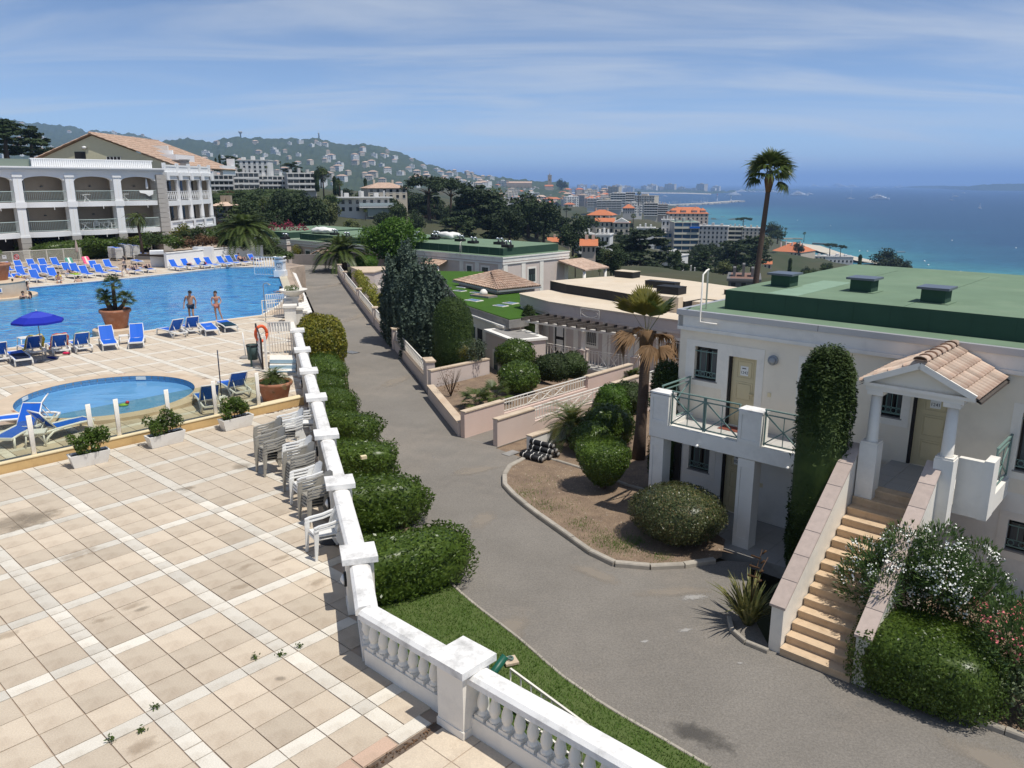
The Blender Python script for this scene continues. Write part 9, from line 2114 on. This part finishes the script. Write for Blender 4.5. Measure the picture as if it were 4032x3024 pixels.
for k,(px,py,z,r_1,h_,m_,lab)in enumerate([(715,982,.9,1.4,2.6,2,'golden topped round bush at the hotel corner'),(662,990,1,1.5,1.6,0,'spreading shrub at the left end of the white planter wall'),(610,998,1,1.2,1.9,0,'palm like shrub beside the hotel end, left of the planter'),(700,1008,1,1.3,1.5,1,'dark shrub in the white planter wall, left part'),(745,1006,1.1,1.2,1.3,3,'reddish shrub in the white planter wall, left part'),(785,995,1.1,1.6,2.5,0,'tall green shrub in the middle of the white planter wall'),(830,1002,1.1,1.4,1.6,3,'reddish low shrub in the middle of the white planter wall'),(860,996,1.1,1.7,2.2,1,'dark shrub right of the middle of the white planter wall'),(905,1000,1,1.3,1.6,1,'dark rounded bush below the big feather palm'),(1030,980,.3,2.0,1.8,0,'green bush right of the big feather palm'),(1075,985,-.2,1.6,1.4,0,'bush behind the white gate at the far pool corner'),(1118,975,-1,1.6,1.3,1,'dark bush behind the emblem pillar'),(20,985,.2,2.2,3.2,0,'tall loose shrub at the left edge before the hotel'),(70,1005,.2,1.8,1.6,1,'round bush left of the second hotel column'),(130,1000,.2,1.8,2.3,2,'yellow green shrub at the foot of the hotel column'),(190,1005,.2,2.2,1.7,1,'bushy shrub between the hotel columns, left bay'),(245,1002,.2,2.0,1.7,1,'dark shrub left of the closed parasol'),(330,985,.3,2.0,2.4,0,'green shrub at the foot of the middle hotel column'),(410,985,.3,2.3,3.0,0,'tall green shrub before the middle hotel bay'),(365,1000,.3,1.9,2.0,1,'dark hedge part behind the cream fence'),(455,1000,.3,2.0,1.8,1,'dark hedge part left of the lounger stacks'),(515,985,.3,1.9,1.8,2,'yellow green shrub behind the lounger stacks'),(575,985,.3,1.8,2.0,1,'dark shrub left of the hotel end pier'),(950,1005,.8,1.2,1.3,1,'dark shrub near the white railing with crosses')]):
 plant('deck_shrub',lab,'shrub',far_sh[m_],tuple(at(px,py+18,0)+[0,0,z]),.9*k,(r_1,r_1,h_/1.7),'shrubs between the pool deck and the hotel')
hg=MB();
plant('clipped_hedge','dark clipped hedge behind the lounger stacks and cream fence','hedge',shaped(superell(4.6,.7,.95,4,.95,3,.03),5200,.18,L_BUSH,'clipped_hedge',15,.5,.1),tuple(at(385,1026,0)+np.array([-2.2,1.8,0])),HA)
thin=thing('slender_palm','slender feather palm in a dark tub beside the lounger stacks','palm',at(566,1020,0));MB().tube([(0,0,.4),(-.1,0,2.2),(-.25,0,4.0)],[.16,.13,.11],8).obj('trunk',PALMT,thin);feather_crown(thin,FQ,(-.25,0,3.95),22,-.9,.9,7,.62);tub=thing('palm_tub','dark square tub of the slender palm beside the lounger stacks','pot',at(566,1020,0));MB().box(-.9,.9,-.5,.5,0,.48).obj('tub',APK,tub)
def cedar_mesh(seed,rx=5.5,h_=9.5,n=5200,mat=None,leaf=.60):
 r=np.random.default_rng(seed);bl=[]
 for i in range(46):
  t=r.random()**.8;z=h_*(.22+.76*t);rad=rx*(1-.55*t)*r.uniform(.25,1.0);a=r.uniform(0,6.28);bl.append((rad*math.cos(a),rad*math.sin(a),z,r.uniform(.9,1.7)*(1.1-.4*t)))
 return clumpy('cedar_crown',mat or L_PINE,bl,n,leaf,seed,.6,.30,.5)
def pine_mesh(seed,n=2600):
 r=np.random.default_rng(seed);bl=[]
 for i in range(26):a=r.uniform(0,6.28);q=r.random()**.5*4.2;bl.append((q*math.cos(a),q*math.sin(a),7.6+1.5*math.sqrt(max(0,1-(q/4.6)**2))+r.normal(0,.25),r.uniform(1.0,1.5)))
 return clumpy('umbrella_pine_crown',L_PINE,bl,n,.5,seed,.6,.55,.5)
CM={'cedar':[cedar_mesh(200+k)for k in range(4)],'pine':[pine_mesh(210+k)for k in range(3)],'round':[clumpy('broadleaf_crown',L_MIX,crown_blobs(3.6,3.0,4.6,26,220+k,.36),2600,.55,220+k,.6,.95)for k in range(3)],'olive':[clumpy('olive_crown',L_OLIVE,crown_blobs(2.8,2.6,3.8,20,230+k,.36),1900,.5,230+k,.6)for k in range(2)],'column':[shaped(colm(1.0,1.0,9,.9,240),1500,.5,L_CYP,'cypress_crown',240,.4,.2)],'dark':[clumpy('evergreen_oak_crown',L_PINE,crown_blobs(4.2,3.8,5.6,30,250+k,.34),3000,.55,250+k,.6,.95)for k in range(2)],'scrub':[clumpy('scrub',L_MIX,crown_blobs(2.4,1.1,1.1,16,260+k,.42),1100,.42,260+k,.6)for k in range(2)]+[clumpy('dry_scrub',L_DRY,crown_blobs(2.4,1.0,1.0,16,264,.42),900,.38,264,.6)]}
TRK={k:trunk_mb(h_,r0,r1,3,(.2,.1),6,lb,sp,up).mesh('trunk',BARK)for k,h_,r0,r1,lb,sp,up in[('cedar',7.5,.45,.12,5,2.5,.6),('pine',7.6,.34,.2,5,2.4,1.2),('round',4.5,.3,.15,4,1.6,1.5),('olive',3.6,.22,.1,4,1.2,1.2),('dark',5.5,.35,.15,4,1.8,1.6)]}
HGT=dict(cedar=9.6,pine=9.6,round=7.6,olive=6.2,column=9.0,dark=9.2,scrub=2.2)
KL=dict(cedar='dark layered cedar',pine='umbrella pine',round='mid green broadleaved tree',olive='pale olive green tree',column='slim dark cypress',dark='dark evergreen oak',scrub='low scrubby bush')
g=np.random.default_rng(42);TN={}
def tree(kind,loc,h_,label=None,group='trees filling the valley and hillside',wide=1.0):
 x_,y_,d_=pj(loc)
 label=label or('%s %s, %s'%('tall' if h_>HGT[kind]*.9 else 'low',KL[kind],where(x_,y_)))
 return tree_(kind,loc,h_,label,group,wide)
def tree_(kind,loc,h_,label=None,group='trees filling the valley and hillside',wide=1.0):
 me=CM[kind][g.integers(len(CM[kind]))];s_=h_/HGT[kind];root=link(dict(cedar='cedar_tree',pine='umbrella_pine',round='broadleaf_tree',olive='olive_tree',column='cypress_tree',dark='evergreen_oak',scrub='scrub_bush')[kind],None,None,loc,g.uniform(0,6.28));root.scale=(s_*wide,s_*wide,s_)
 link('crown',me,root)
 if kind in TRK:link('trunk',TRK[kind],root)
 return tag(root,label or KL[kind]+' among the trees of the wooded valley','tree' if kind!='scrub' else 'bush',group)
def ptree(kind,x,ybase,ytop,D,label,wide=1.0):
 KEEP.append((x-25,x+25,ytop,ybase,D-.1));return tree(kind,atd(x,ybase,D),(ybase-ytop)*D/FPX,label,None,wide)
for a in[('cedar',2525,1092,905,205,'huge spreading cedar in front of the blue glazed apartments',1.55),('cedar',2335,1095,928,195,'grey sparse cedar left of the huge spreading one',.85),('pine',1690,895,705,260,'tall umbrella pine standing above the dark tree mass',1.1),('pine',1775,900,715,250,'second tall pine right of the umbrella pine',.9),('cedar',1862,960,735,240,'tall dark cedar in the middle of the tree mass',1.1),('dark',1930,940,740,250,'broad dark evergreen in the middle of the valley',1.3),('dark',2080,950,760,235,'tall rounded dark evergreen left of the orange villas',1.1),('dark',2140,960,790,230,'dark evergreen at the right end of the tree mass',.9),('dark',2005,980,820,190,'dark cedar like tree behind the green roofs, right',1.0),('cedar',1960,985,840,200,'layered cedar behind the green roofs',1.4),('cedar',1800,985,850,200,'layered cedar behind the white tarpaulin',1.3),('dark',2255,1010,850,210,'evergreen left of the lower orange villa',.9),('dark',2310,935,848,330,'round evergreen below the upper orange villa',1.2),('olive',2846,1092,1028,205,'bright yellow green tree below the grey apartments',1.3),('cedar',2760,1090,985,230,'grey green cedar right of the blue tower foot',1.0),('cedar',2890,1075,950,290,'dark cedar below the grey apartments',1.5),('cedar',2960,1070,930,300,'dark cedar touching the tall palm trunk',1.1),('olive',3000,1010,925,420,'olive green tree behind the tall palm trunk',1.0),('pine',2925,905,857,560,'round pine above the apartment roofs left of the palm',1.3),('dark',3035,940,875,560,'dark pines by the shore right of the palm trunk',1.6),('dark',3060,960,905,520,'dark evergreen by the shore mole',1.5),('pine',3266,1008,960,600,'flat umbrella pine on the beach, left of the two',1.2),('pine',3308,1012,967,600,'small umbrella pine on the beach, right of the two',1.0),('dark',3490,1085,982,420,'big round pine rising behind the villa roof',1.55),('dark',3548,1085,1010,424,'lower round pine right of the big one behind the roof',1.2),('column',3383,1055,1002,400,'dark cypress standing behind the roof edge by the beach',1.3),('column',3108,1075,1016,300,'short dark cypress left of the autumn coloured tree',1.2),('column',2660,1108,985,215,'slim dark cypress right of the huge cedar',1.3),('column',2700,1112,1040,200,'short cypress beside the low pale house',1.2),('round',2650,1075,985,240,'rounded tree above the slim cypress',.8),('cedar',30,640,478,150,'big blue green cedar behind the hotel at the left edge',1.5),('cedar',130,650,500,160,'ragged blue green cedar behind the hotel, right of the first',1.3),('cedar',910,690,615,340,'dark cedar left of the white stepped block',1.3),('cedar',1150,700,640,330,'dark cedar right of the white stepped block',1.6),('column',868,665,610,340,'tall thin cypress beside the hotel roof end',.8),('column',852,665,622,345,'second thin cypress beside the hotel roof end',.8),('dark',1265,740,655,290,'dark pine at the right end of the hillside row',.9),('column',1250,755,680,280,'dark cypress touching the right hillside block',1.1),('column',1320,770,695,270,'pair of thin dark cypresses left of the tiled villa, left one',1.0),('column',1335,770,702,268,'pair of thin dark cypresses left of the tiled villa, right one',1.0),('column',1440,755,703,300,'thin dark cypress above the tiled villa',1.2),('dark',2213,752,706,2250,'huge dome shaped pine beside the old stone tower',1.2),('round',1570,890,800,235,'round tree right of the white modern villa',1.0),('dark',1640,930,830,215,'grey bare looking tree in the middle slope',.9),('olive',1385,935,865,190,'light green tree on the slope below the white modern villa',1.1),('round',1300,840,765,230,'green tree left of the white modern villa',1.3),('olive',1300,905,790,200,'bright leaning tree on the brown slope',.9)]:ptree(*a)
FF=fan_leaf_mesh('far_fan',L_PALM,.95,14,.6,.7,77,2.6);far_used=[None]
def far_palm(px,yb,yt,D,label,group='palms of the hillside and town'):
 loc=atd(px,yb,D);h_=(yb-yt)*D/FPX
 if far_used[0]is None:
  t=thing('far_palm',label,'palm',loc,0,group);MB().tube([(0,0,-1),(.1,0,5),(0,0,8.4)],[.30,.24,.2],7).obj('trunk',PALMT,t);fan_palm_crown(t,'frond',[FF],(0,0,8.4),26,-.6,1.3,3,1.25);far_used[0]=t;KIDS[t.name]=[(q,kids(q))for q in kids(t)]
  t.scale=(h_/9.6,)*3
 else:dup(far_used[0],loc,g.uniform(0,6),label,group,h_/9.6)
for k,(px,yb,yt,D,lab)in enumerate([(1040,900,790,130,'fan palm on the slope right of the hotel corner'),(1180,830,790,200,'small fan palm on the brown slope'),(1275,765,668,270,'tall palm above the right hillside block'),(1105,668,637,330,'palm on the skyline right of the white stepped block'),(940,690,655,320,'palm in front of the white stepped block, left'),(1050,690,655,320,'palm in front of the white stepped block, right'),(1340,800,715,250,'palm beside the thin cypress pair'),(1440,868,826,230,'palm in front of the white modern villa terrace'),(2230,845,808,700,'palm in the town avenue, left one'),(2205,850,812,690,'palm in the town avenue, furthest left'),(2492,905,845,400,'palm right of the lower orange villa'),(2920,930,895,500,'palm left of the tall palm, above the cedars'),(2514,805,756,900,'lone palm silhouetted against the bay'),(2180,850,815,700,'small palm before the town roofs'),(3165,950,915,560,'palm by the shore mole'),(3092,930,897,560,'palm on the shore right of the trunk'),(2265,1085,1010,120,'fan palm behind the loggia of the pink villa'),(2360,1105,1060,130,'small fan palm beyond the sand roof')]):far_palm(px,yb,yt,D,lab)
def blocked(px,yt,yb,D,wpx):
 return any(D<k[4]and px+wpx>k[0]and px-wpx<k[1]and yt<k[3]-3 and yb>k[2]for k in KEEP)
nf=0;tries=0
REG=[(820,1450,115,300,80,'slope'),(1300,2250,120,330,110,'mass'),(2150,3300,110,640,120,'sea'),(1000,2450,320,1000,60,'far')]
for(xa,xb,Da,Db,want,kd)in REG:
 got=0;tries=0
 while got<want and tries<16000:
  tries+=1;px=g.uniform(xa,xb);D=Da+(Db-Da)*g.random()**1.2;r0=ray(px,722);X,Y=r0[0]*D,r0[1]*D;z=tz(X,Y);x_,yb,dd=pj((X,Y,z))
  if kd=='slope':kind=g.choice(['scrub','scrub','scrub','round','olive','dark'],p=[.13,.13,.12,.27,.05,.3])
  elif kd=='mass':kind=g.choice(['cedar','dark','round','pine','scrub'],p=[.3,.34,.16,.08,.12])
  elif kd=='sea':kind=g.choice(['cedar','dark','round','olive','column','pine'],p=[.26,.3,.2,.1,.06,.08])
  else:kind=g.choice(['dark','round','column','pine','cedar'])
  h_=HGT[kind]*g.uniform(.5 if kd=='sea' else .65,1.1)*(1.0 if kind!='scrub' else 1.2);yt=yb-h_*FPX/D;lim=np.interp(px,[800,1250,1500,1700,2150,2300,2700,3000,3300],[735,745,725,715,760,835,855,895,975])
  if yt<lim or yb>1130 or blocked(px,yt,yb,D,3.2*FPX/D*h_/9):continue
  tree(kind,(X,Y,z-.3),h_);got+=1
for k,(px,py,D,L_)in enumerate([(950,772,270,9),(1020,770,272,10),(1090,768,275,10),(980,786,240,12),(1060,790,235,10),(930,800,210,12)]):
 plant('hillside_hedge','clipped hedge %s below the hillside apartments'%['on the top terrace, left','on the top terrace, middle','on the top terrace, right','on the middle terrace, left','on the middle terrace, right','on the lowest terrace'][k],'hedge',shaped(superell(L_,1.2,1.1,3.5,1.0,k,.05),1300,.5,L_MIX,'hillside_hedge',300+k,.5,.15),tuple(atd(px,py,D)),.1)
bg_=plant('bougainvillea','dark red bougainvillea by the far green roofs','shrub',clumpy('bougainvillea',M('bougainvillea_red',(.22,.02,.05),.7),[(-2,0,1.2,1.1),(0,.3,1.3,1.2),(2,0,1.1,1.0)],700,.3,3),tuple(atd(1135,938,116)))
NAVY=M('navy_trunks',(.012,.03,.065),.7,var=.3,vscale=9);BLK=M('black_swimwear',(.012,.012,.014),.6);YELS=M('yellow_shirt',(.62,.50,.04),.8);ORS=M('coral_swimsuit',(.78,.12,.06),.7);PNK=M('pinkish_bikini',(.42,.16,.13),.7);WHT=M('pale_cloth',(.7,.68,.65),.8)
BASE=dict(pelvis=(0,0,.95),belly=(0,-.005,1.08),chest=(0,0,1.28),neck=(0,0,1.47),head=(0,-.015,1.56),crown=(0,-.02,1.68),sL=(.19,0,1.41),eL=(.245,.02,1.13),wL=(.25,-.05,.88),hL=(.25,-.07,.82),sR=(-.19,0,1.41),eR=(-.245,.02,1.13),wR=(-.25,-.05,.88),hR=(-.25,-.07,.82),pL=(.095,0,.90),kL=(.11,-.02,.50),aL=(.11,.02,.09),tL=(.115,-.14,.03),pR=(-.095,0,.90),kR=(-.11,-.02,.50),aR=(-.11,.02,.09),tR=(-.115,-.14,.03))
RAD=dict(pelvis=.125,belly=.112,chest=.135,neck=.055,head=.088,crown=.075,sL=.062,eL=.042,wL=.030,hL=.034,pL=.088,kL=.056,aL=.038,tL=.03)
EDG=[('pelvis','belly'),('belly','chest'),('chest','neck'),('neck','head'),('head','crown')]+[(a+s,b+s)for s in 'LR' for a,b in(('s','e'),('e','w'),('w','h'),('p','k'),('k','a'),('a','t'))]+[('chest','sL'),('chest','sR'),('pelvis','pL'),('pelvis','pR')]
def skin_mesh(P,R_,edges,names,sub=1,root='pelvis'):
 me=bpy.data.meshes.new('body');idx={n_:i for i,n_ in enumerate(names)}
 me.from_pydata([P[n_]for n_ in names],[(idx[a],idx[b])for a,b in edges],[])
 o=bpy.data.objects.new('body',me);COL.objects.link(o);o.modifiers.new('k','SKIN');s_=o.modifiers.new('u','SUBSURF');s_.levels=sub;s_.render_levels=sub
 for n_ in names:
  d=me.skin_vertices[0].data[idx[n_]];r_=R_[n_];d.radius=r_ if isinstance(r_,tuple)else(r_,r_);d.use_root=n_==root
 dg=bpy.context.evaluated_depsgraph_get();m2=bpy.data.meshes.new_from_object(o.evaluated_get(dg));bpy.data.objects.remove(o);return m2
def person(label,loc,rz,pose={},skin=SKIN,sc=1.0,fem=False,trunks=None,top=None,hair=True,drop=(),longhair=False,name='person',tilt=None,headrot=0):
 P={k:np.array(v_,float)for k,v_ in BASE.items()}
 for k,v_ in pose.items():P[k]=np.array(v_,float)
 Rr={n_:RAD.get(n_,RAD.get(n_[0]+'L',.05))for n_ in P}
 if fem:Rr.update(chest=.108,belly=.088,pelvis=.128,pL=.092,pR=.092,sL=.048,sR=.048,eL=.034,eR=.034,kL=.05,kR=.05)
 names=[n_ for n_ in P if n_ not in drop];ed=[(a,b)for a,b in EDG if a in names and b in names]
 me=skin_mesh(P,Rr,ed,names);me.materials.clear();me.materials.append(skin)
 bm=bmesh.new();bm.from_mesh(me);mb=MB()
 for s in 'LR':
  if 'h'+s in drop:continue
  h_,w_=P['h'+s],P['w'+s];d=(h_-w_)/(np.linalg.norm(h_-w_)+1e-6);q=np.cross(d,[0,1,.2]);q/=np.linalg.norm(q)+1e-6;c=np.cross(d,q)
  for k in range(4):b=h_+q*(-.027+.018*k);ln=(.062,.074,.07,.052)[k];mb.tube([b,b+d*ln*.6+c*.006,b+d*ln+c*.022],[.010,.009,.007],5)
  b=w_+(h_-w_)*.5;mb.tube([b,b+q*.035+d*.02,b+q*.045+d*.055],[.011,.010,.008],5)
 hd,cr_=P['head'],P['crown'];up=(cr_-hd)/np.linalg.norm(cr_-hd);fwd=np.array([math.sin(headrot),-math.cos(headrot),0.]);fwd-=up*(fwd@up);nf_=np.linalg.norm(fwd);fwd=fwd/nf_ if nf_>.2 else np.array([0,0,1.]);side=np.cross(up,fwd);mid=(hd+cr_)/2
 mb.tube([mid+fwd*.075+up*.02,mid+fwd*.108-up*.012],[.010,.017],5)
 for s in(-1,1):mb.tube([mid+side*s*.085-up*.01,mid+side*s*.095+up*.025],[.016,.014],5)
 V=np.concatenate(mb.V);vs=[bm.verts.new(q)for q in V]
 for f,sm in zip(mb.F,mb.sm):
  try:bm.faces.new([vs[i]for i in f])
  except ValueError:pass
 bm.to_mesh(me);bm.free();me.polygons.foreach_set('use_smooth',np.ones(len(me.polygons),bool))
 t=link(name,me,None,loc,rz);t.scale=(sc,)*3;tag(t,label,'person')
 eb=MB()
 for s in(-1,1):eb.tube([mid+side*s*.032+fwd*.078+up*.022,mid+side*s*.032+fwd*.088+up*.022],.010,5)
 eb.obj('eyes',HAIR,t);eb=MB();eb.tube([mid-side*.022+fwd*.080-up*.045,mid+side*.022+fwd*.080-up*.045],.008,5);eb.obj('mouth',PNK,t)
 if hair:
  D=sph(1,np.random.default_rng(1));CV,CF=core_mesh(lambda D:D,14,9);keep=[]
  Vh=np.array([mid+(side*v_[0]*.105+fwd*(v_[1]*.108-.012)+up*(v_[2]*.118+.02))for v_ in CV]);F_=[f for f in CF if not any(CV[i][1]>.35 and CV[i][2]<.45 for i in f)and not any(CV[i][2]<-.55 for i in f)]
  hb_=MB();hb_.add(Vh,F_,0,True)
  if longhair:hb_.tube([mid-fwd*.07+up*.03,mid-fwd*.10-up*.12,mid-fwd*.09-up*.30],[.075,.07,.03],8)
  hb_.obj('hair',HAIR,t)
 def shell(nm,nodes,grow,mat):
  n2=[q for q in nodes if q in names or q.startswith('m')];Pq=dict(P);Rq={}
  for s in 'LR':Pq['m'+s]=P['p'+s]*.52+P['k'+s]*.48;Pq['n'+s]=P['s'+s]*.45+P['e'+s]*.55
  for q in nodes:Rq[q]=grow+(Rr[q]if q in Rr else(.078 if q[0]=='m' else .055))
  E_=[(a,b)for a,b in(('pelvis','belly'),('belly','chest'),('pelvis','pL'),('pelvis','pR'),('pL','mL'),('pR','mR'),('chest','sL'),('chest','sR'),('sL','nL'),('sR','nR'))if a in nodes and b in nodes]
  m_=skin_mesh(Pq,Rq,E_,nodes,1,nodes[0]);m_.materials.clear();m_.materials.append(mat);m_.polygons.foreach_set('use_smooth',np.ones(len(m_.polygons),bool));link(nm,m_,t)
 if trunks:shell('swim_trunks' if not fem else 'bikini_bottom',['pelvis','pL','pR']+(['mL','mR']if not fem else[]),.014 if not fem else .008,trunks)
 if top=='shirt':shell('shirt',['belly','chest','sL','sR','nL','nR'],.014,YELS)
 elif top is not None:
  c=P['chest'];ax=P['neck']-P['chest'];ax=ax/np.linalg.norm(ax);b=MB();b.tube([c+ax*-.04,c+ax*.05],[Rr['chest']+.012]*2,12,cap=False);b.obj('bikini_top',top,t)
 return t
person('bathing man in dark blue trunks standing at the near pool edge, head bowed',at(757,1272,-.02),.15,dict(head=(.03,-.06,1.55),crown=(.06,-.13,1.64),eR=(-.30,.06,1.14),wR=(-.33,-.02,.90),hR=(-.33,-.05,.84),eL=(.27,.06,1.14),wL=(.25,.0,.90),hL=(.25,-.02,.84),kL=(.10,-.06,.5),kR=(-.10,.02,.5)),SKIN,1.06,trunks=NAVY)
person('slim woman in a pinkish bikini walking along the near pool edge',at(858,1266,-.02),.5,dict(head=(-.02,-.02,1.56),kL=(.14,-.10,.52),aL=(.26,.02,.12),tL=(.30,-.12,.04),kR=(-.08,.02,.5),aR=(-.04,.08,.09),eL=(.27,-.02,1.14),wL=(.14,-.17,1.0),hL=(.08,-.2,1.0),eR=(-.25,.04,1.13),wR=(-.24,-.12,.95),hR=(-.22,-.18,.93)),SKIN,.99,True,PNK,PNK,longhair=True)
person('woman in a dark bikini walking left along the far pool edge',at(495,1091,0),-1.45,dict(kL=(.10,-.22,.52),aL=(.11,-.20,.12),tL=(.11,-.34,.06),kR=(-.10,.06,.5),aR=(-.10,.36,.13),tR=(-.10,.28,.04),eL=(.24,-.1,1.15),wL=(.2,-.3,1.1),hL=(.18,-.35,1.1)),SKINP,.98,True,BLK,BLK,longhair=True)
LIE=dict(pelvis=(0,0,.12),belly=(0,.14,.13),chest=(0,.36,.17),neck=(0,.56,.2),head=(0,.66,.22),crown=(0,.79,.23),sL=(.18,.5,.16),eL=(.27,.26,.08),wL=(.26,.02,.08),hL=(.26,-.06,.08),sR=(-.18,.5,.16),eR=(-.27,.26,.08),wR=(-.26,.02,.08),hR=(-.26,-.06,.08),pL=(.09,-.05,.11),kL=(.11,-.46,.12),aL=(.11,-.86,.07),tL=(.12,-.93,.2),pR=(-.09,-.05,.11),kR=(-.11,-.46,.12),aR=(-.11,-.86,.07),tR=(-.12,-.93,.2))
KNEES=dict(LIE,kL=(.10,-.38,.46),aL=(.11,-.55,.08),tL=(.11,-.68,.06),kR=(-.12,-.36,.44),aR=(-.11,-.52,.08),tR=(-.11,-.66,.06))
def on_lounger(key,**kw):
 lg_=allL[key];a=lg_.rotation_euler[2];x,y=rot2(0,kw.pop('dy',0.0),a)
 return person(kw.pop('label'),(lg_.location[0]+x,lg_.location[1]+y,kw.pop('z',.34)),a,**kw)
on_lounger('blue lounger under the sunbather in yellow at the far pool edge',label='sunbather in yellow lying on a lounger at the far pool edge, left',pose=LIE,skin=SKIN,fem=True,trunks=YELS,top=YELS)
on_lounger('lounger under the sunbather with raised knees right of the walking woman',label='pale sunbather with raised knees right of the walking woman',pose=KNEES,skin=SKINP,fem=True,trunks=BLK,top=BLK)
on_lounger('lounger under the sunbather in dark trunks beside the potted palm',label='sunbather in dark trunks with raised knees near the slender palm',pose=KNEES,skin=SKINP,trunks=BLK)
on_lounger(rl[6],label='dark haired sunbather propped up in the right row by the white wall',pose=dict(KNEES,chest=(0,.27,.36),belly=(0,.12,.2),neck=(0,.38,.52),head=(0,.40,.61),crown=(0,.40,.73),sL=(.18,.33,.46),sR=(-.18,.33,.46),eL=(.25,.3,.2),eR=(-.25,.3,.2),wL=(.24,.08,.12),wR=(-.24,.08,.12),hL=(.24,0,.12),hR=(-.24,0,.12)),skin=SKIN,trunks=NAVY)
on_lounger(rl[7],label='sunbather lying flat with a coral cloth at the right end of the far row',pose=LIE,skin=SKIN,fem=True,trunks=ORS,top=ORS,z=.36)
on_lounger('blue upright lounger second from left in the back row by the railing' if False else 'flat lounger with a lime towel over its foot end',label='pale woman lying face down with a dark cloth over her head behind the lime towel',pose=LIE,skin=SKINP,fem=True,trunks=BLK,top=BLK,z=.36,dy=.35)
SIT=dict(pelvis=(0,0,.13),belly=(0,-.02,.27),chest=(0,-.05,.46),neck=(0,-.08,.65),head=(0,-.11,.73),crown=(0,-.15,.84),sL=(.17,-.05,.59),eL=(.24,-.12,.36),wL=(.10,-.30,.32),hL=(.04,-.34,.32),sR=(-.17,-.05,.59),eR=(-.24,-.12,.36),wR=(-.10,-.30,.32),hR=(-.04,-.34,.32),pL=(.10,-.04,.11),kL=(.16,-.42,.13),aL=(.15,-.46,-.28),tL=(.15,-.58,-.34),pR=(-.10,-.04,.11),kR=(-.16,-.42,.13),aR=(-.15,-.46,-.28),tR=(-.15,-.58,-.34))
person('boy in a yellow shirt sitting on the far pool edge',at(236,1114,0)+[-.1,.1,0],R(30),SIT,SKIN,.95,trunks=WHT,top='shirt')
BUST=('pL','pR','kL','kR','aL','aR','tL','tR')
person('bare backed boy leaning on the far pool edge in the water',at(310,1115,-.1)+[0,0,-.98],R(215),dict(eL=(.32,-.2,1.22),wL=(.25,-.4,1.18),hL=(.22,-.46,1.18),eR=(-.32,-.2,1.22),wR=(-.25,-.4,1.18),hR=(-.22,-.46,1.18)),SKINP,.9,drop=BUST)
for k,(px,py,dz,rz_,lab,lh)in enumerate([(86,1143,-1.24,1.0,'small boy in the water, left of the far pair',False),(111,1141,-1.14,2.2,'woman bathing with bare shoulders in the far pair of heads',True),(93,1178,-1.22,.6,'dark haired bather in black at the left of the near trio',True),(119,1175,-1.28,-1.0,'dark haired bather at the right of the near trio',True),(100,1163,-1.36,.2,'bather with a pale cap in the middle of the near trio',False)]):
 o=person(lab,at(px,py,-.12)+[0,0,dz+.12],rz_,{},SKIN if k!=4 else SKINP,.95,k!=0,None,BLK if k in(2,3)else None,True,BUST,lh)
 if k==4:[c.data.materials.__setitem__(0,WHT)for c in kids(o)if c.name.startswith('hair')]
person('small child in a coral swimsuit standing on the pool island edge',at(58,1163,.0),R(200),{},SKIN,.66,True,ORS,ORS,longhair=True)
person('swimmer with tied up hair holding the overflow edge at the right of the pool',at(1106,1153,-.12)+[0,0,-1.22],R(250),dict(eL=(.25,-.2,1.3),wL=(.2,-.42,1.34),hL=(.18,-.48,1.34),eR=(-.25,-.2,1.3),wR=(-.2,-.42,1.34),hR=(-.18,-.48,1.34)),SKIN,.97,True,None,None,True,BUST)
